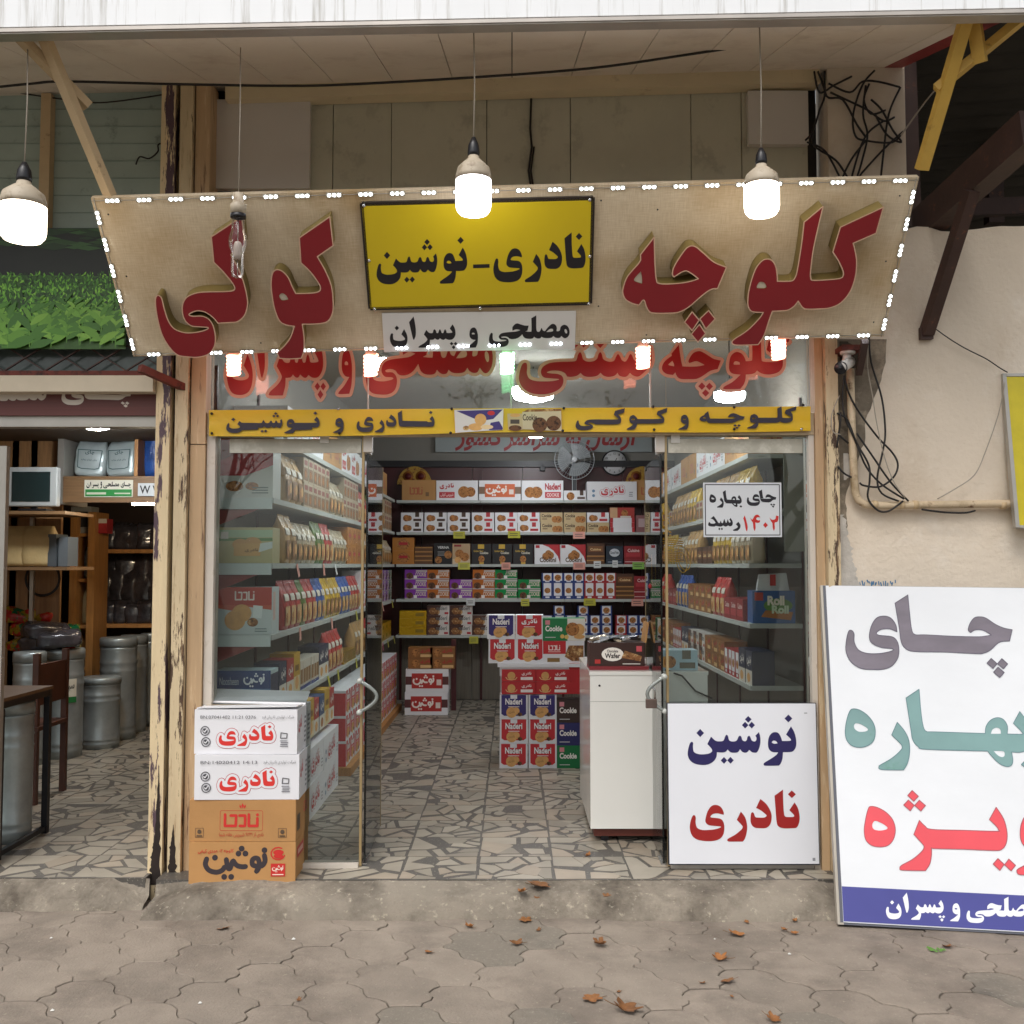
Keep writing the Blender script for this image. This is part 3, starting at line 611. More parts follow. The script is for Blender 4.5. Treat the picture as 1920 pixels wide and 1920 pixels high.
# glazing
m_glass = glass_mat('shop_glass', (.935, .97, .955), 1.2, .008)
m_glass2 = glass_mat('transom_glass', (.86, .87, .85), 1.0, .02)
m_edge = 'brass_edge'
B = MB(); B.box(-1.462, .008, ZF + .022, -.745, .018, 2.222, m_glass); B.build('window_pane', shop)
B = MB(); B.box(.77, .008, ZF + .022, 1.46, .018, 2.222, m_glass); B.build('window_pane', shop)
B = MB(); B.box(-.744, .004, ZF + .005, -.732, .022, 2.222, m_edge); B.build('pane_edge', shop)
B = MB(); B.box(.757, .004, ZF + .005, .769, .022, 2.222, m_edge); B.build('pane_edge', shop)
m_film = mat('frosted_film', '#b9b5a6', .55, var=.12, vs=9, dirt=('#d8d5c9', 9, .5, .7))
B = MB(); B.box(-1.40, .0, 2.135, -.748, .0075, 2.205, m_film); B.build('film_strip', shop)
B = MB(); B.box(.775, .0, 2.135, 1.44, .0075, 2.205, m_film); B.build('film_strip', shop)
for x in (-.93, .81): B = MB(); B.box(x - .022, -.006, 2.185, x + .022, -.0005, 2.24, '#d9d6cf'); c = B.build('glass_clip', shop)
for x in (-.715, .735): B = MB(); B.box(x - .022, .0, 2.14, x + .022, .03, 2.222, '#d0c8be'); B.build('patch_fitting', shop)
for (x0, x1) in ((-1.504, -.72), (-.717, -.006), (-.003, .69), (.693, 1.488)):
    B = MB(); B.box(x0, .03, 2.332, x1, .038, 3.05, m_glass2); B.build('transom_pane', shop)
for x in (-.7185, -.0045, .6915): B = MB(); B.box(x - .004, .024, 2.332, x + .004, .0295, 3.05, 'alu'); B.build('transom_joint', shop)
B = MB(); B.box(-1.503, -.02, 3.052, 1.488, .075, 3.14, m_frame); B.build('transom_beam', shop)
# door leaves, opened inward
def leaf(x, s):
    d = bpy.data.objects.new('glass_door', None); COL.objects.link(d); d.parent = shop; d.location = (x, .03, 0); d.rotation_euler = (0, 0, s * math.radians(1.5))
    a = MB(); a.box(-.005, .0, ZF + .012, .005, .70, 2.135, m_glass); a.build('door_pane', d)
    a = MB(); a.box(-.0065, .7005, ZF + .012, .0065, .712, 2.135, m_edge); a.build('door_edge', d)
    a = MB(); a.box(-.013, .0, 2.136, .013, .09, 2.19, '#cfcac2'); a.build('pivot_fitting', d); a = MB(); a.box(-.013, .0, ZF + .002, .013, .14, ZF + .011, 'chrome'); a.build('pivot_fitting', d)
    return d
leaf(-.72, 1); rleaf = leaf(.74, -1)
for s, uu, vv in ((1, 674, (1277, 1336)), (-1, 1246, (1269, 1334))):
    p0, p1 = P(uu, vv[0], -.03), P(uu, vv[1], -.03); hz = (p0.z - p1.z)
    h_ = bpy.data.objects.new('bow_handle', None); COL.objects.link(h_); h_.parent = shop; h_.location = (p0.x, -.03, p1.z)
    a = MB(); a.tube([(s * .085 * math.sin(math.pi * t / 12), 0, hz * t / 12) for t in range(13)], .009, mat('handle_acrylic', '#8f9490', .22, .3), 8); a.build('bow', h_)
    for zz in (0, hz): a = MB(); a.lathe([(.013, -.010), (.013, .036)], (0, 0, zz), mat('handle_cap', '#b9bcb6', .4), 14, 'y'); a.build('end_cap', h_)
# upper wall boards above the signboard
xs = [-1.44, -.92, -.62, -.13, .30, .92, 1.18, 1.52]
for i in range(len(xs) - 1):
    for (z0, z1) in ((3.142, 3.42), (3.424, 4.02 + .03 * (xs[i] + 1.64) - .03)):
        B = MB(); B.box(xs[i] + .002, .10 + .003 * (i % 2), z0, xs[i + 1] - .002, .14, z1, m_olive); B.build('wall_board', shop)
B = MB(); B.bar((-1.45, .05, 3.965), (1.56, .05, 4.055), .09, .07, 'cream'); B.build('top_beam', shop)
B = MB(); B.box(-1.70, .145, 3.0, 1.576, .18, 4.4, 'black'); B.build('wall_backing', shop)
for (u, wd) in ((333, .056), (372, .075)):
    x = P(u, 250, .04).x
    B = MB(); B.box(x - wd / 2, .0, 3.0, x + wd / 2, .09, 3.99, 'cream' if wd < .07 else 'tan_steel'); B.build('upper_post', shop)
a = P(398, 180, .06); b = P(580, 354, .06)
B = MB(); B.box(a.x, .055, b.z, b.x, .095, a.z - .02, mat('white_panel', '#d3cdc6', .6, var=.03, vs=3)); B.build('white_panel', shop)
a = P(1402, 160, .06); b = P(1516, 271, .06)
B = MB(); B.box(a.x, .055, b.z, b.x, .095, a.z - .03, mat('white_panel', '#a9a39a')); B.build('white_panel', shop)
c0 = [P(u, v, .09) for u, v in ((996, 185), (994, 240), (997, 275), (991, 320), (997, 360))]
B = MB(); B.tube(c0, .006, 'cable', 5); B.tube([p + Vector((.012, 0, 0)) for p in c0[2:]], .005, 'cable', 5); B.build('loose_wire', shop)

# black grime at the feet of the posts
for (xc, hw, yf_, zt_, sd_) in ((-1.690, .022, -.0905, .62, 2), (-1.62, .028, -.0805, .34, 5), (-1.703, .03, -.0912, .30, 8), (1.562, .028, -.0905, .5, 11)):
    B = MB(); n = 26; L_ = []; R_ = []
    for i in range(n + 1):
        f = i / n; z = .06 + (zt_ - .06) * f; hw2 = hw * (1 - f ** 2) * (.75 + .5 * mnoise.noise(Vector((i * .6, sd_, 0))))
        L_.append((xc - max(.001, hw2), yf_, z)); R_.append((xc + max(.001, hw2 * (.8 + .4 * mnoise.noise(Vector((i * .7, sd_, 7))))), yf_, z))
    B.face(R_ + L_[::-1], mat('foot_grime', '#2b211c', .9, var=.4, vs=14)); B.build('grime_patch', shop)

# ------------------------------------------------------------ awning
zf = lambda x: 3.668 + .0195 * (x + 1.97); zb = lambda x: 4.04 + .03 * (x + 1.64)
YF, YB = -1.10, .16
m_soff = mat('soffit', '#e8dccd', .7, var=.06, vs=1.6, dirt=('#cfbfae', 4, .52, .75), dirt2=('#7a684f', 38, .69, .74))
m_fasc = mat('fascia', '#eef0f2', .5, var=.03, vs=3, dirt=('#8f897a', 11, .53, .80), stretch=(2.6, 1, .12))
aw = thing('awning', 'long awning with panelled soffit and white rain-streaked fascia over the shopfront', 'awning')
x = -4.2
while x < 1.88:
    x1 = min(x + .30, 1.90); B = MB(); t = .012 + .003 * (int(x * 10) % 2)
    vs = [(xx, yy, zz + k * t) for k in (0, 1) for xx, yy, zz in ((x + .002, YF, zf(x)), (x1 - .002, YF, zf(x1)), (x1 - .002, YB, zb(x1)), (x + .002, YB, zb(x)))]
    B.raw(vs, [(3, 2, 1, 0), (4, 5, 6, 7), (0, 1, 5, 4), (1, 2, 6, 5), (2, 3, 7, 6), (3, 0, 4, 7)], m_soff); B.build('soffit_panel', aw); x = x1
B = MB()
vs = [(xx, yy, zf(xx) + dz) for xx in (-4.2, 4.5) for yy, dz in ((YF - .045, .012), (YF - .005, .012), (YF - .005, .75), (YF - .045, .75))]
B.raw(vs, [(0, 1, 2, 3), (7, 6, 5, 4), (0, 4, 5, 1), (1, 5, 6, 2), (2, 6, 7, 3), (3, 7, 4, 0)], m_fasc); B.build('fascia', aw)
B = MB()
for yy, h, dz in ((YF - .05, .014, -.006), (YF - .02, .06, -.012)):
    B.bar((-4.2, yy, zf(-4.2) + dz), (4.5, yy, zf(4.5) + dz), .012 if h < .05 else h, .012 if h >= .05 else h, mat('trim_metal', '#b9b2aa', .35, .5, var=.15, vs=5))
B.build('edge_trim', aw)
B = MB(); B.box(-4.2, YF + .05, 4.45, 1.9, .4, 4.5, mat('roof_sheet', '#77736c', .7)); B.build('roof_sheet', aw)
a, b = P(1712, 112, -.2), P(1792, 62, -.75)
B = MB(); B.bar((1.93, YF + .02, zf(1.9) + .02), (1.93, .12, zb(1.9) + .0), .09, .03, mat('red_strip', '#8f2a26', .5, var=.15)); B.build('red_strip', aw)
# brackets that hold the signboard from the awning
def brace(name, label, segs, mt, w_=.05, h_=.03):
    t = thing(name, label, 'bracket', segs[0][0])
    for a_, b_ in segs:
        B = MB(); B.bar(Vector(a_) - t.location, Vector(b_) - t.location, w_, h_, mt); B.build('strut', t)
    return t
TL, TR, BR, BL = Vector((-1.7887, -.7728, 3.1367)), Vector((1.7411, -.7472, 3.2376)), Vector((1.7542, -.2672, 2.6583)), Vector((-1.7757, -.2928, 2.5573))
brace('sign_bracket', 'tan timber bracket holding the signboard near the tea field banner', [(P(207, 368, -.74), P(80, 62, -1.04)), (P(165, 200, -.85), P(30, 62, -1.06))], 'tan_steel', .045, .035)
brace('sign_bracket', 'yellow steel bracket holding the signboard beside the bundle of cables', [(P(1728, 318, -.72), P(1812, 34, -1.04)), (P(1755, 168, -.88), P(1918, 34, -1.0)), (P(1838, 118, -.95), P(1826, 34, -1.0))], 'yellow_steel', .05, .035)

# ------------------------------------------------------------ plaster wall and shed on the right
m_plas = mat('plaster', '#dfd1be', .9, var=.07, vs=1.6, dirt=('#c6b39b', 1.4, .52, .8), dirt2=('#ece3d6', 2.2, .56, .8), bump=.6, bs=35)
pw = thing('plaster_wall', 'cream plastered wall with ragged top beside the cookie shop', 'wall', (1.647, 0, 0))
B = MB(); n = 60; top = []
for i in range(n + 1):
    x = 1.594 + (5.2 - 1.594) * i / n; top.append((x, 3.26 + .05 * mnoise.noise(Vector((x * 2.5, 2, 0))) + .03 * mnoise.noise(Vector((x * 9, 4, 0)))))
vs = [(x, y, z) for y in (-.035, .16) for x, z in ([(p[0], -.02) for p in top] + top)]
k = n + 1; fs = []
for i in range(n):
    fs += [(i, i + 1, k + i + 1, k + i), (2 * k + i + 1, 2 * k + i, 3 * k + i, 3 * k + i + 1), (k + i, k + i + 1, 3 * k + i + 1, 3 * k + i)]
fs.append((0, k, 3 * k, 2 * k))
B.raw(vs, fs, m_plas); B.build('wall_body', pw, (-1.647, 0, 0))
B = MB(); B.box(1.594, .002, 3.3, 1.985, .20, 4.16, m_plas); B.build('upper_pier', pw, (-1.647, 0, 0))
# grey patches where the plaster broke away near the post
m_bare = mat('bare_render', '#7d7263', .95, var=.3, vs=8, dirt=('#a89a86', 9, .5, .68), dirt2=('#4f463c', 6, .58, .7), bump=.8, bs=30)
m_flake = mat('plaster_flake', '#c9c2b8', .95, var=.2, vs=12, bump=.6, bs=40)
def ragged(left, rights, z0, z1, dpt, mt, seed):
    B = MB(); n = 40; pts = []
    for i in range(n + 1):
        f = i / n; k = f * (len(rights) - 1); j = min(int(k), len(rights) - 2); r_ = rights[j] + (rights[j + 1] - rights[j]) * (k - j)
        pts.append((left + max(.004, r_ + .018 * mnoise.noise(Vector((i * .45, seed, 0))) + .010 * mnoise.noise(Vector((i * 1.3, seed, 4)))), z0 + (z1 - z0) * f))
    B.face([(left, dpt, z0)] + [(p[0], dpt, p[1]) for p in pts] + [(left, dpt, z1)], mt); B.build('bare_patch', pw, (-1.647, 0, 0))
zz = lambda v: P(1600, v, -.036).z
ragged(1.595, [.05, .03, .05, .04, .09, .14, .15, .21, .25, .26], zz(1075), zz(636), -.0358, m_bare, 1.0)
ragged(1.60, [.10, .07, .05, .03], zz(1100), zz(965), -.0364, m_flake, 5.0)
ragged(1.63, [.01, .05, .06, .02], zz(900), zz(850), -.0368, m_flake, 9.0)
ragged(1.62, [.02, .10, .12, .09, .04], zz(700), zz(640), -.0366, mat('black_mould', '#4a4238', .95, var=.4, vs=12), 3.0)
B = MB(); t0 = P(1612, 1083, -.037)
rs = random.Random(12)
for k_ in range(16):
    x_ = t0.x + k_ * .0115 + rs.uniform(-.002, .002); z_ = t0.z - rs.uniform(.012, .03)
    stroke(B, [(x_, z_), (x_ + rs.uniform(-.004, .006), z_ - rs.uniform(.008, .024))], rs.uniform(.002, .004), mat('stencil_blue', '#4d7ba0', .8), lambda x, z, d: (x, -.0372 - d - k_ * 2e-5, z))
B.build('stencil_mark', pw, (-1.647, 0, 0))
shed = thing('open_shed', 'dark open shed roofed with corrugated sheets behind the plaster wall', 'shed', (3.5, 1, 3.3))
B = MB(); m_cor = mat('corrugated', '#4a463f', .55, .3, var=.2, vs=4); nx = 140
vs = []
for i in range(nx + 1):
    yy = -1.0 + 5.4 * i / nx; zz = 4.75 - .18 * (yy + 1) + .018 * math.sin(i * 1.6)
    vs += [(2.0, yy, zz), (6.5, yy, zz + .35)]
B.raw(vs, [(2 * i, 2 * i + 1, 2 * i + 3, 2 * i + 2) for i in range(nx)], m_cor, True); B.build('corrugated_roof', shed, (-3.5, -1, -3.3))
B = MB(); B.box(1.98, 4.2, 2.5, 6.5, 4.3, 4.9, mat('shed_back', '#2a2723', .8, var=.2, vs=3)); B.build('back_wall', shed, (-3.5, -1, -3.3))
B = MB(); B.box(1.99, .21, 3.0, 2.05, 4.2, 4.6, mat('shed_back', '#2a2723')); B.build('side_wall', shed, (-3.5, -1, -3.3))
def sbar(name, a_, b_, w_, h_, mt='steel_brown'):
    B = MB(); B.bar(a_, b_, w_, h_, mt); B.build(name, shed, (-3.5, -1, -3.3))
sbar('beam', P(1728, 425, .12), P(1935, 240, -.75), .10, .16)
sbar('rafter', P(1690, 120, .3), P(1700, 430, .3), .12, .10)
sbar('rafter', P(1860, 130, 1.6), P(1864, 420, 1.6), .10, .08)
sbar('purlin', P(1690, 395, .9), P(1960, 385, .9), .05, .10)
sbar('purlin', P(1700, 330, 2.0), P(1960, 60, 1.0), .08, .06)
sbar('purlin', P(1700, 215, 3.0), P(1960, 235, 3.0), .08, .06)
t = thing('wall_strut', 'rusty brown steel strut slanting from the plaster wall up to the shed beam', 'strut', P(1737, 625, -.06))
B = MB(); B.bar((0, 0, 0), P(1822, 358, -.42) - t.location, .055, .055, 'steel_brown'); B.build('angle_bar', t)
B = MB(); B.box(-.03, -.012, -.03, .03, .02, .03, 'steel_brown'); B.build('wall_plate', t)
# ------------------------------------------------------------ the big signboard
EX = (BR - BL).normalized(); EY = ((TL - BL) + (TR - BR)).normalized(); EY = (EY - EX * EY.dot(EX)).normalized(); EN = EX.cross(EY)
SW, SH_ = (BR - BL).length, ((TL - BL).length + (TR - BR).length) / 2
sign = thing('signboard', 'tilted beige linen signboard with raised red letters above the glass doors', 'signboard')
sign.matrix_world = Matrix(((EX.x, EY.x, EN.x, BL.x), (EX.y, EY.y, EN.y, BL.y), (EX.z, EY.z, EN.z, BL.z), (0, 0, 0, 1)))
SI = Matrix(((EX.x, EY.x, EN.x, BL.x), (EX.y, EY.y, EN.y, BL.y), (EX.z, EY.z, EN.z, BL.z), (0, 0, 0, 1))).inverted()
def S(u, v, d=0.0):          # pixel to signboard coordinates on the plane d above the board
    q = SI @ PPL(u, v, BL + EN * d, EN); return (q.x, q.y)
# linen: crossed threads
m_lin = bpy.data.materials.new('linen'); m_lin.use_nodes = True
nt = m_lin.node_tree; N = nt.nodes; L = nt.links; bs = N['Principled BSDF']; bs.inputs['Roughness'].default_value = .8
tc = N.new('ShaderNodeTexCoord'); mixes = []
for sc_ in ((16, 230, 1), (230, 16, 1), (2, 2, 1)):
    mp = N.new('ShaderNodeMapping'); mp.inputs['Scale'].default_value = sc_; nz = N.new('ShaderNodeTexNoise'); nz.inputs['Scale'].default_value = 1.0; nz.inputs['Detail'].default_value = 4
    L.new(tc.outputs['Object'], mp.inputs['Vector']); L.new(mp.outputs[0], nz.inputs['Vector']); mixes.append(nz)
ad = N.new('ShaderNodeMath'); ad.operation = 'ADD'; L.new(mixes[0].outputs['Fac'], ad.inputs[0]); L.new(mixes[1].outputs['Fac'], ad.inputs[1])
mr = N.new('ShaderNodeMapRange'); mr.inputs['From Min'].default_value = .7; mr.inputs['From Max'].default_value = 1.3; L.new(ad.outputs[0], mr.inputs['Value'])
mx = N.new('ShaderNodeMix'); mx.data_type = 'RGBA'; mx.inputs['A'].default_value = (*H('#cab697'), 1); mx.inputs['B'].default_value = (*H('#e0d0b5'), 1); L.new(mr.outputs[0], mx.inputs['Factor'])
mx2 = N.new('ShaderNodeMix'); mx2.data_type = 'RGBA'; mx2.blend_type = 'MULTIPLY'; mx2.inputs['B'].default_value = (*H('#d8c8ac'), 1)
mr2 = N.new('ShaderNodeMapRange'); mr2.inputs['From Min'].default_value = .45; mr2.inputs['From Max'].default_value = .7; L.new(mixes[2].outputs['Fac'], mr2.inputs['Value']); L.new(mr2.outputs[0], mx2.inputs['Factor'])
L.new(mx.outputs['Result'], mx2.inputs['A']); L.new(mx2.outputs['Result'], bs.inputs['Base Color'])
bp = N.new('ShaderNodeBump'); bp.inputs['Strength'].default_value = .15; bp.inputs['Distance'].default_value = .002; L.new(ad.outputs[0], bp.inputs['Height']); L.new(bp.outputs[0], bs.inputs['Normal'])
MATS['linen'] = m_lin
B = MB(); B.box(0, 0, -.03, SW, SH_, 0, m_lin); B.build('board', sign)
LD = .075
m_red = mat('letter_red', '#8f1a26', .35, var=.06, vs=4); m_side = mat('letter_side', '#7a6838', .5, var=.12, vs=6); m_rim = mat('letter_rim', '#e0b9a0', .5)
def letters(name, key, ox, oy, k, off=.0):
    pcs = word(key)
    for pc in pcs:
        loops = [[S(ox + p[0] * k, oy + p[1] * k, LD) for p in lp] for lp in pc]
        B = MB(); fn = lambda x, y, d: (x, y, d)
        # rim sheet under a slightly smaller red face: the rim shows as a thin pale line
        fill(B, [loops], m_red, fn, LD, m_side, .002)
        o = B.build(name, sign)
        C_ = MB(); stroke(C_, loops[0], .0026, m_rim, lambda x, y, d: (x, y, d), LD + .0004, True, 6); C_.build('letter_rim', o)
        for h in loops[1:]:
            C_ = MB(); fill(C_, [[h]], mat('letter_hole', '#cfc4b4', .6), fn, LD - .004); C_.build('letter_counter', o)
letters('letter', 'che', 1150, 340, 300 / 1920); letters('letter', 'kolu', 1370, 360, 300 / 1920); letters('letter', 'kooki', 280, 380, 360 / 1920)
for (u, v) in ((203, 402), (237, 518), (1233, 393), (1212, 628), (1687, 367), (1661, 490), (1638, 604), (489, 643), (1127, 376), (1122, 574)):
    q = S(u, v); B = MB(); B.lathe([(.004, .0005), (.003, .002)], (q[0], q[1], 0), 'black', 8); B.build('screw', sign)
# yellow panel and white strip mounted on the board
def panel(name, label, quad, col, th, d0, group=None):
    t = thing(name, label, 'sign panel'); t.matrix_world = Matrix(((EX.x, EY.x, EN.x, BL.x), (EX.y, EY.y, EN.y, BL.y), (EX.z, EY.z, EN.z, BL.z), (0, 0, 0, 1)))
    q = [S(u, v, d0 + th) for u, v in quad]
    B = MB(); vs = [(p[0], p[1], z) for z in (d0, d0 + th) for p in q]; n = 4
    B.raw(vs, [(3, 2, 1, 0), (4, 5, 6, 7)] + [(i, (i + 1) % n, n + (i + 1) % n, n + i) for i in range(n)], col); B.build('sheet', t)
    return t, q
m_yel = mat('sign_yellow', '#dcc21a', .35, var=.04, vs=3)
yq = [(694, 579), (1107, 569), (1112, 372), (678, 383)]
yp, q = panel('yellow_nameplate', 'yellow name panel with black lettering screwed to the beige signboard', yq, m_yel, .004, .012)
B = MB()
for i in range(4): B.bar((*q[i], .009), (*q[(i + 1) % 4], .009), .016, .014, mat('frame_black', '#2a2118', .5), up=(0, 0, 1))
B.build('frame', yp)
def sign_word(par, key, u0, u1, v0, v1, mt, d, stretch=(), slope=0.0, nm='lettering'):
    pcs = word(key, stretch); a, b, c, e = bbox(pcs); B = MB()
    for pc in pcs:
        loops = []
        for lp in pc:
            l2 = []
            for p in lp:
                u = u0 + (p[0] - a) / (b - a) * (u1 - u0); v = v0 + (p[1] - c) / (e - c) * (v1 - v0) - slope * (u - u0)
                l2.append(S(u, v, d))
            loops.append(l2)
        fill(B, [loops], mt, lambda x, y, dd: (x, y, dd), d)
    return B.build(nm, par)
m_ink = mat('ink_black', '#1c1a22', .4)
m_halo = mat('halo', '#c9bb6a', .5)
sign_word(yp, 'naderi', 925, 1098, 440, 531, m_ink, .0165, slope=.03); sign_word(yp, 'noshin', 706, 876, 448, 535, m_ink, .0165, slope=.025)
B = MB(); pts = [S(u, v, .0165) for u, v in ((887, 503), (918, 502), (918, 495), (887, 496))]; B.face([(p[0], p[1], .0165) for p in pts], m_ink); B.build('dash', yp)
for (u, v) in ((682, 386), (1106, 375), (1104, 570), (702, 580), (900, 578), (692, 489), (1106, 481)):
    p = S(u, v, .017); B = MB(); B.lathe([(.0075, .0165), (.0075, .019), (.003, .0215)], (p[0], p[1], 0), 'chrome', 10); B.build('eyelet', yp)
wp, q = panel('white_nameplate', 'white strip with black lettering under the yellow name panel', [(720, 660), (1078, 655), (1080, 583), (716, 587)], mat('strip_white', '#e6e4e2', .5, var=.03, vs=4), .003, .004)
sign_word(wp, 'moslehi', 916.8, 1068, 591.3, 650.7, m_ink, .0075, slope=.0); sign_word(wp, 'va', 874.8, 896.2, 614, 652, m_ink, .0075); sign_word(wp, 'pesaran', 731, 857.6, 593.3, 654.8, m_ink, .0075)
# LED modules along the edge
leds = thing('led_string', 'string of white LED modules glowing along the signboard edge', 'LED string'); leds.matrix_world = sign.matrix_world.copy()
m_led = mat('led_on', '#ffffff', .3, emit=(.80, .90, 1.0), es=14.0); m_led.cycles.emission_sampling = 'NONE'; m_pod = mat('led_pod', '#8f8878', .5)
def module():
    B = MB(); B.box(-.033, -.010, 0, .033, .010, .005, m_pod)
    for i in (-1, 0, 1): B.lathe([(.0062, .0052), (.0062, .008), (.0035, .010)], (i * .021, 0, 0), m_led, 8)
    return B.mesh('led_module')
LM = module()
def place(x, y, ang):
    o = put('led_module', LM, leds, (x, y, .001), (0, 0, ang)); return o
for i in range(26): place(.09 + i * (SW - .17) / 25.0, SH_ - .012, 0)
for i in range(24):
    if i in (1, 3): pass
    place(.10 + i * (SW - .2) / 23.0, .011, 0)
for i in range(6): place(.012, SH_ - .085 - i * (SH_ - .15) / 5.0, math.pi / 2); place(SW - .012, SH_ - .085 - i * (SH_ - .15) / 5.0, math.pi / 2)
B = MB()
B.tube([(.0, SH_ - .012, .003), (SW, SH_ - .012, .003)], .002, 'cable_pale', 4); B.tube([(.0, .011, .003), (SW, .011, .003)], .002, 'cable_pale', 4); B.tube([(.012, 0, .003), (.012, SH_, .003)], .002, 'cable_pale', 4); B.tube([(SW - .012, 0, .003), (SW - .012, SH_, .003)], .002, 'cable_pale', 4)
B.build('lead_wire', leds)

# ------------------------------------------------------------ bulbs under the awning
def led_bulb(u, vtop, vbot, wpx, y, label, warm, es, vcord):
    a = P(u, vtop, y); b = P(u, vbot, y); r = wpx / 2 / F * (y + 5) * 1.02; h = a.z - b.z
    t = thing('led_bulb', label, 'light bulb', (a.x, y, b.z), 0, 'bulbs hanging from the awning')
    B = MB(); m_on = mat('bulb_on_%d' % int(warm * 100), '#ffffff', .4, emit=(1.0, .80 + .17 * (1 - warm), .52 + .46 * (1 - warm)), es=es)
    B.lathe([(r * .55, 0), (r * .8, h * .02), (r * .95, h * .07), (r, h * .14), (r, h * .44)], (0, 0, 0), m_on, 24); B.build('diffuser', t)
    B = MB(); B.lathe([(r * 1.0, h * .441), (r * 1.0, h * .50), (r * .9, h * .60), (r * .55, h * .68), (r * .34, h * .72), (r * .3, h * .76)], (0, 0, 0), mat('bulb_body', '#b5a894', .55, var=.15, vs=12, dirt=('#7c6a52', 14, .55, .7)), 24); B.build('collar', t)
    B = MB(); B.lathe([(r * .32, h * .761), (r * .34, h * .80), (r * .30, h * .90), (r * .12, h * 1.0)], (0, 0, 0), 'black', 14); B.build('socket', t)
    B = MB(); zt = zf(a.x) + .01 + (y - YF) * .25 - b.z; B.tube([(0, 0, h * .98), (.004, .002, (h + zt) / 2), (0, 0, zt)], .003, 'cable_pale', 5); B.build('cord', t)
    return t
led_bulb(888, 258, 403, 67, -1.0, 'white glowing bulb hanging in front of the yellow name panel', .05, 5.5, 60)
led_bulb(1427, 278, 405, 65, -1.0, 'warm glowing bulb hanging in front of the red letters beside the white panel', .62, 5.5, 60)
led_bulb(46, 305, 453, 82, -1.03, 'warm glowing bulb hanging beside the tea field banner', .72, 5.0, 60)
# unlit halogen tube
t = thing('halogen_lamp', 'unlit clear glass tube lamp hanging before the signboard', 'lamp', P(445, 522, -.97))
k = (5 - .97) / F; zt = lambda v: (522 - v) * k
B = MB(); B.lathe([(.004, 0), (.024, .008), (.026, .03), (.026, zt(470)), (.034, zt(462)), (.037, zt(450)), (.034, zt(440)), (.026, zt(430)), (.025, zt(405))], (0, 0, 0), glass_mat('lamp_glass', (.95, .93, .91), .5, .015), 20); B.build('glass_tube', t)
B = MB(); B.lathe([(.012, zt(485)), (.017, zt(478)), (.017, zt(458)), (.012, zt(452))], (0, 0, 0), mat('burner', '#bfb4ae', .4), 10); B.tube([(0, 0, zt(452)), (0, 0, zt(405))], .002, 'chrome', 5); B.tube([(0, 0, .012), (0, 0, zt(485))], .002, 'chrome', 5); B.build('burner', t)
B = MB(); B.lathe([(.031, zt(405)), (.032, zt(404)), (.031, zt(398))], (0, 0, 0), 'black', 16); B.lathe([(.031, zt(397.9)), (.032, zt(380)), (.022, zt(376)), (.022, zt(358)), (.008, zt(356))], (0, 0, 0), mat('bulb_body', '#b5a894'), 16); B.build('socket', t)
B = MB(); B.tube([(0, 0, zt(357)), (.002, 0, zt(200)), (0, 0, zt(72))], .0025, 'cable_pale', 5); B.build('cord', t)
# coloured spiral lamps under the signboard
def spiral(u, v0, v1, y, label, col, es):
    a, b = P(u, v0, y), P(u, v1, y); h = a.z - b.z; r = .029
    t = thing('spiral_lamp', label, 'lamp', b, 0, 'coloured spiral lamps under the signboard')
    B = MB(); pts = []
    for i in range(49):
        s_ = i / 48; an = s_ * 5.5 * 2 * math.pi; pts.append((math.cos(an) * r * (1 - .12 * s_), math.sin(an) * r * (1 - .12 * s_), h * (1 - s_) * .94 + .012))
    B.tube(pts, .0085, mat('neon_' + str(col), '#ffffff', .4, emit=col, es=es), 6); B.build('spiral_tube', t)
    B = MB(); B.lathe([(.024, h + .002), (.026, h + .012), (.026, h + .04), (.014, h + .05), (.014, h + .085)], (0, 0, 0), mat('lamp_base', '#d8cfc6', .5), 14); B.build('base', t)
RED = (1.0, .30, .20)
spiral(438, 668, 707, -.24, 'red glowing spiral lamp over the last word of the transom lettering', RED, 4.5)
spiral(695, 668, 708, -.24, 'red glowing spiral lamp over the middle word of the transom lettering', RED, 4.5)
spiral(951, 665, 704, -.24, 'green glowing spiral lamp under the white name strip', (.30, 1.0, .45), 4.5)
spiral(1206, 653, 694, -.24, 'red glowing spiral lamp beneath the three raised diamond dots', RED, 4.5)
spiral(1460, 640, 677, -.24, 'red glowing spiral lamp over the first word of the transom lettering', RED, 4.5)

# ------------------------------------------------------------ transom lettering: red with a pale border, stuck on the glass
tr = thing('transom_lettering', 'red sticker lettering with pale pink border on the transom glass', 'lettering')
m_tr = mat('sticker_red', '#a8171b', .4); m_tb = mat('sticker_pink', '#d9a892', .45)
def T(u, v): p = P(u, v, .026); return (p.x, p.z)
def tword(key, ox, oy, k, ky=None):
    ky = ky or k
    pcs = [[[T(ox + p[0] * k, oy + p[1] * ky) for p in lp] for lp in pc] for pc in word(key)]
    B = MB(); fn = lambda x, z, d: (x, .0285 - d, z)
    d = outline(B, pcs, .0165, m_tb, fn, 0.0, 2)
    fill(B, [[pc[0]] for pc in pcs], m_tb, fn, d + 1e-4)
    fill(B, pcs, m_tr, fn, d + 3e-4); B.build('lettering', tr)
tword('kolu2', 1215, 630, .140625); tword('che2', 1215, 630, .140625); tword('sonati', 955, 630, .140625)
# the last three words in the same hand as the white strip, larger
def tword2(key, u0, u1, v0, v1):
    a, b, c, e = bbox(word(key)); kx = (u1 - u0) / (b - a); ky = (v1 - v0) / (e - c); tword(key, u0 - a * kx, v0 - c * ky, kx, ky)
tword2('moslehi', 686, 924, 596, 740); tword2('va', 634, 660, 656, 739); tword2('pesaran', 425, 611, 610, 748)

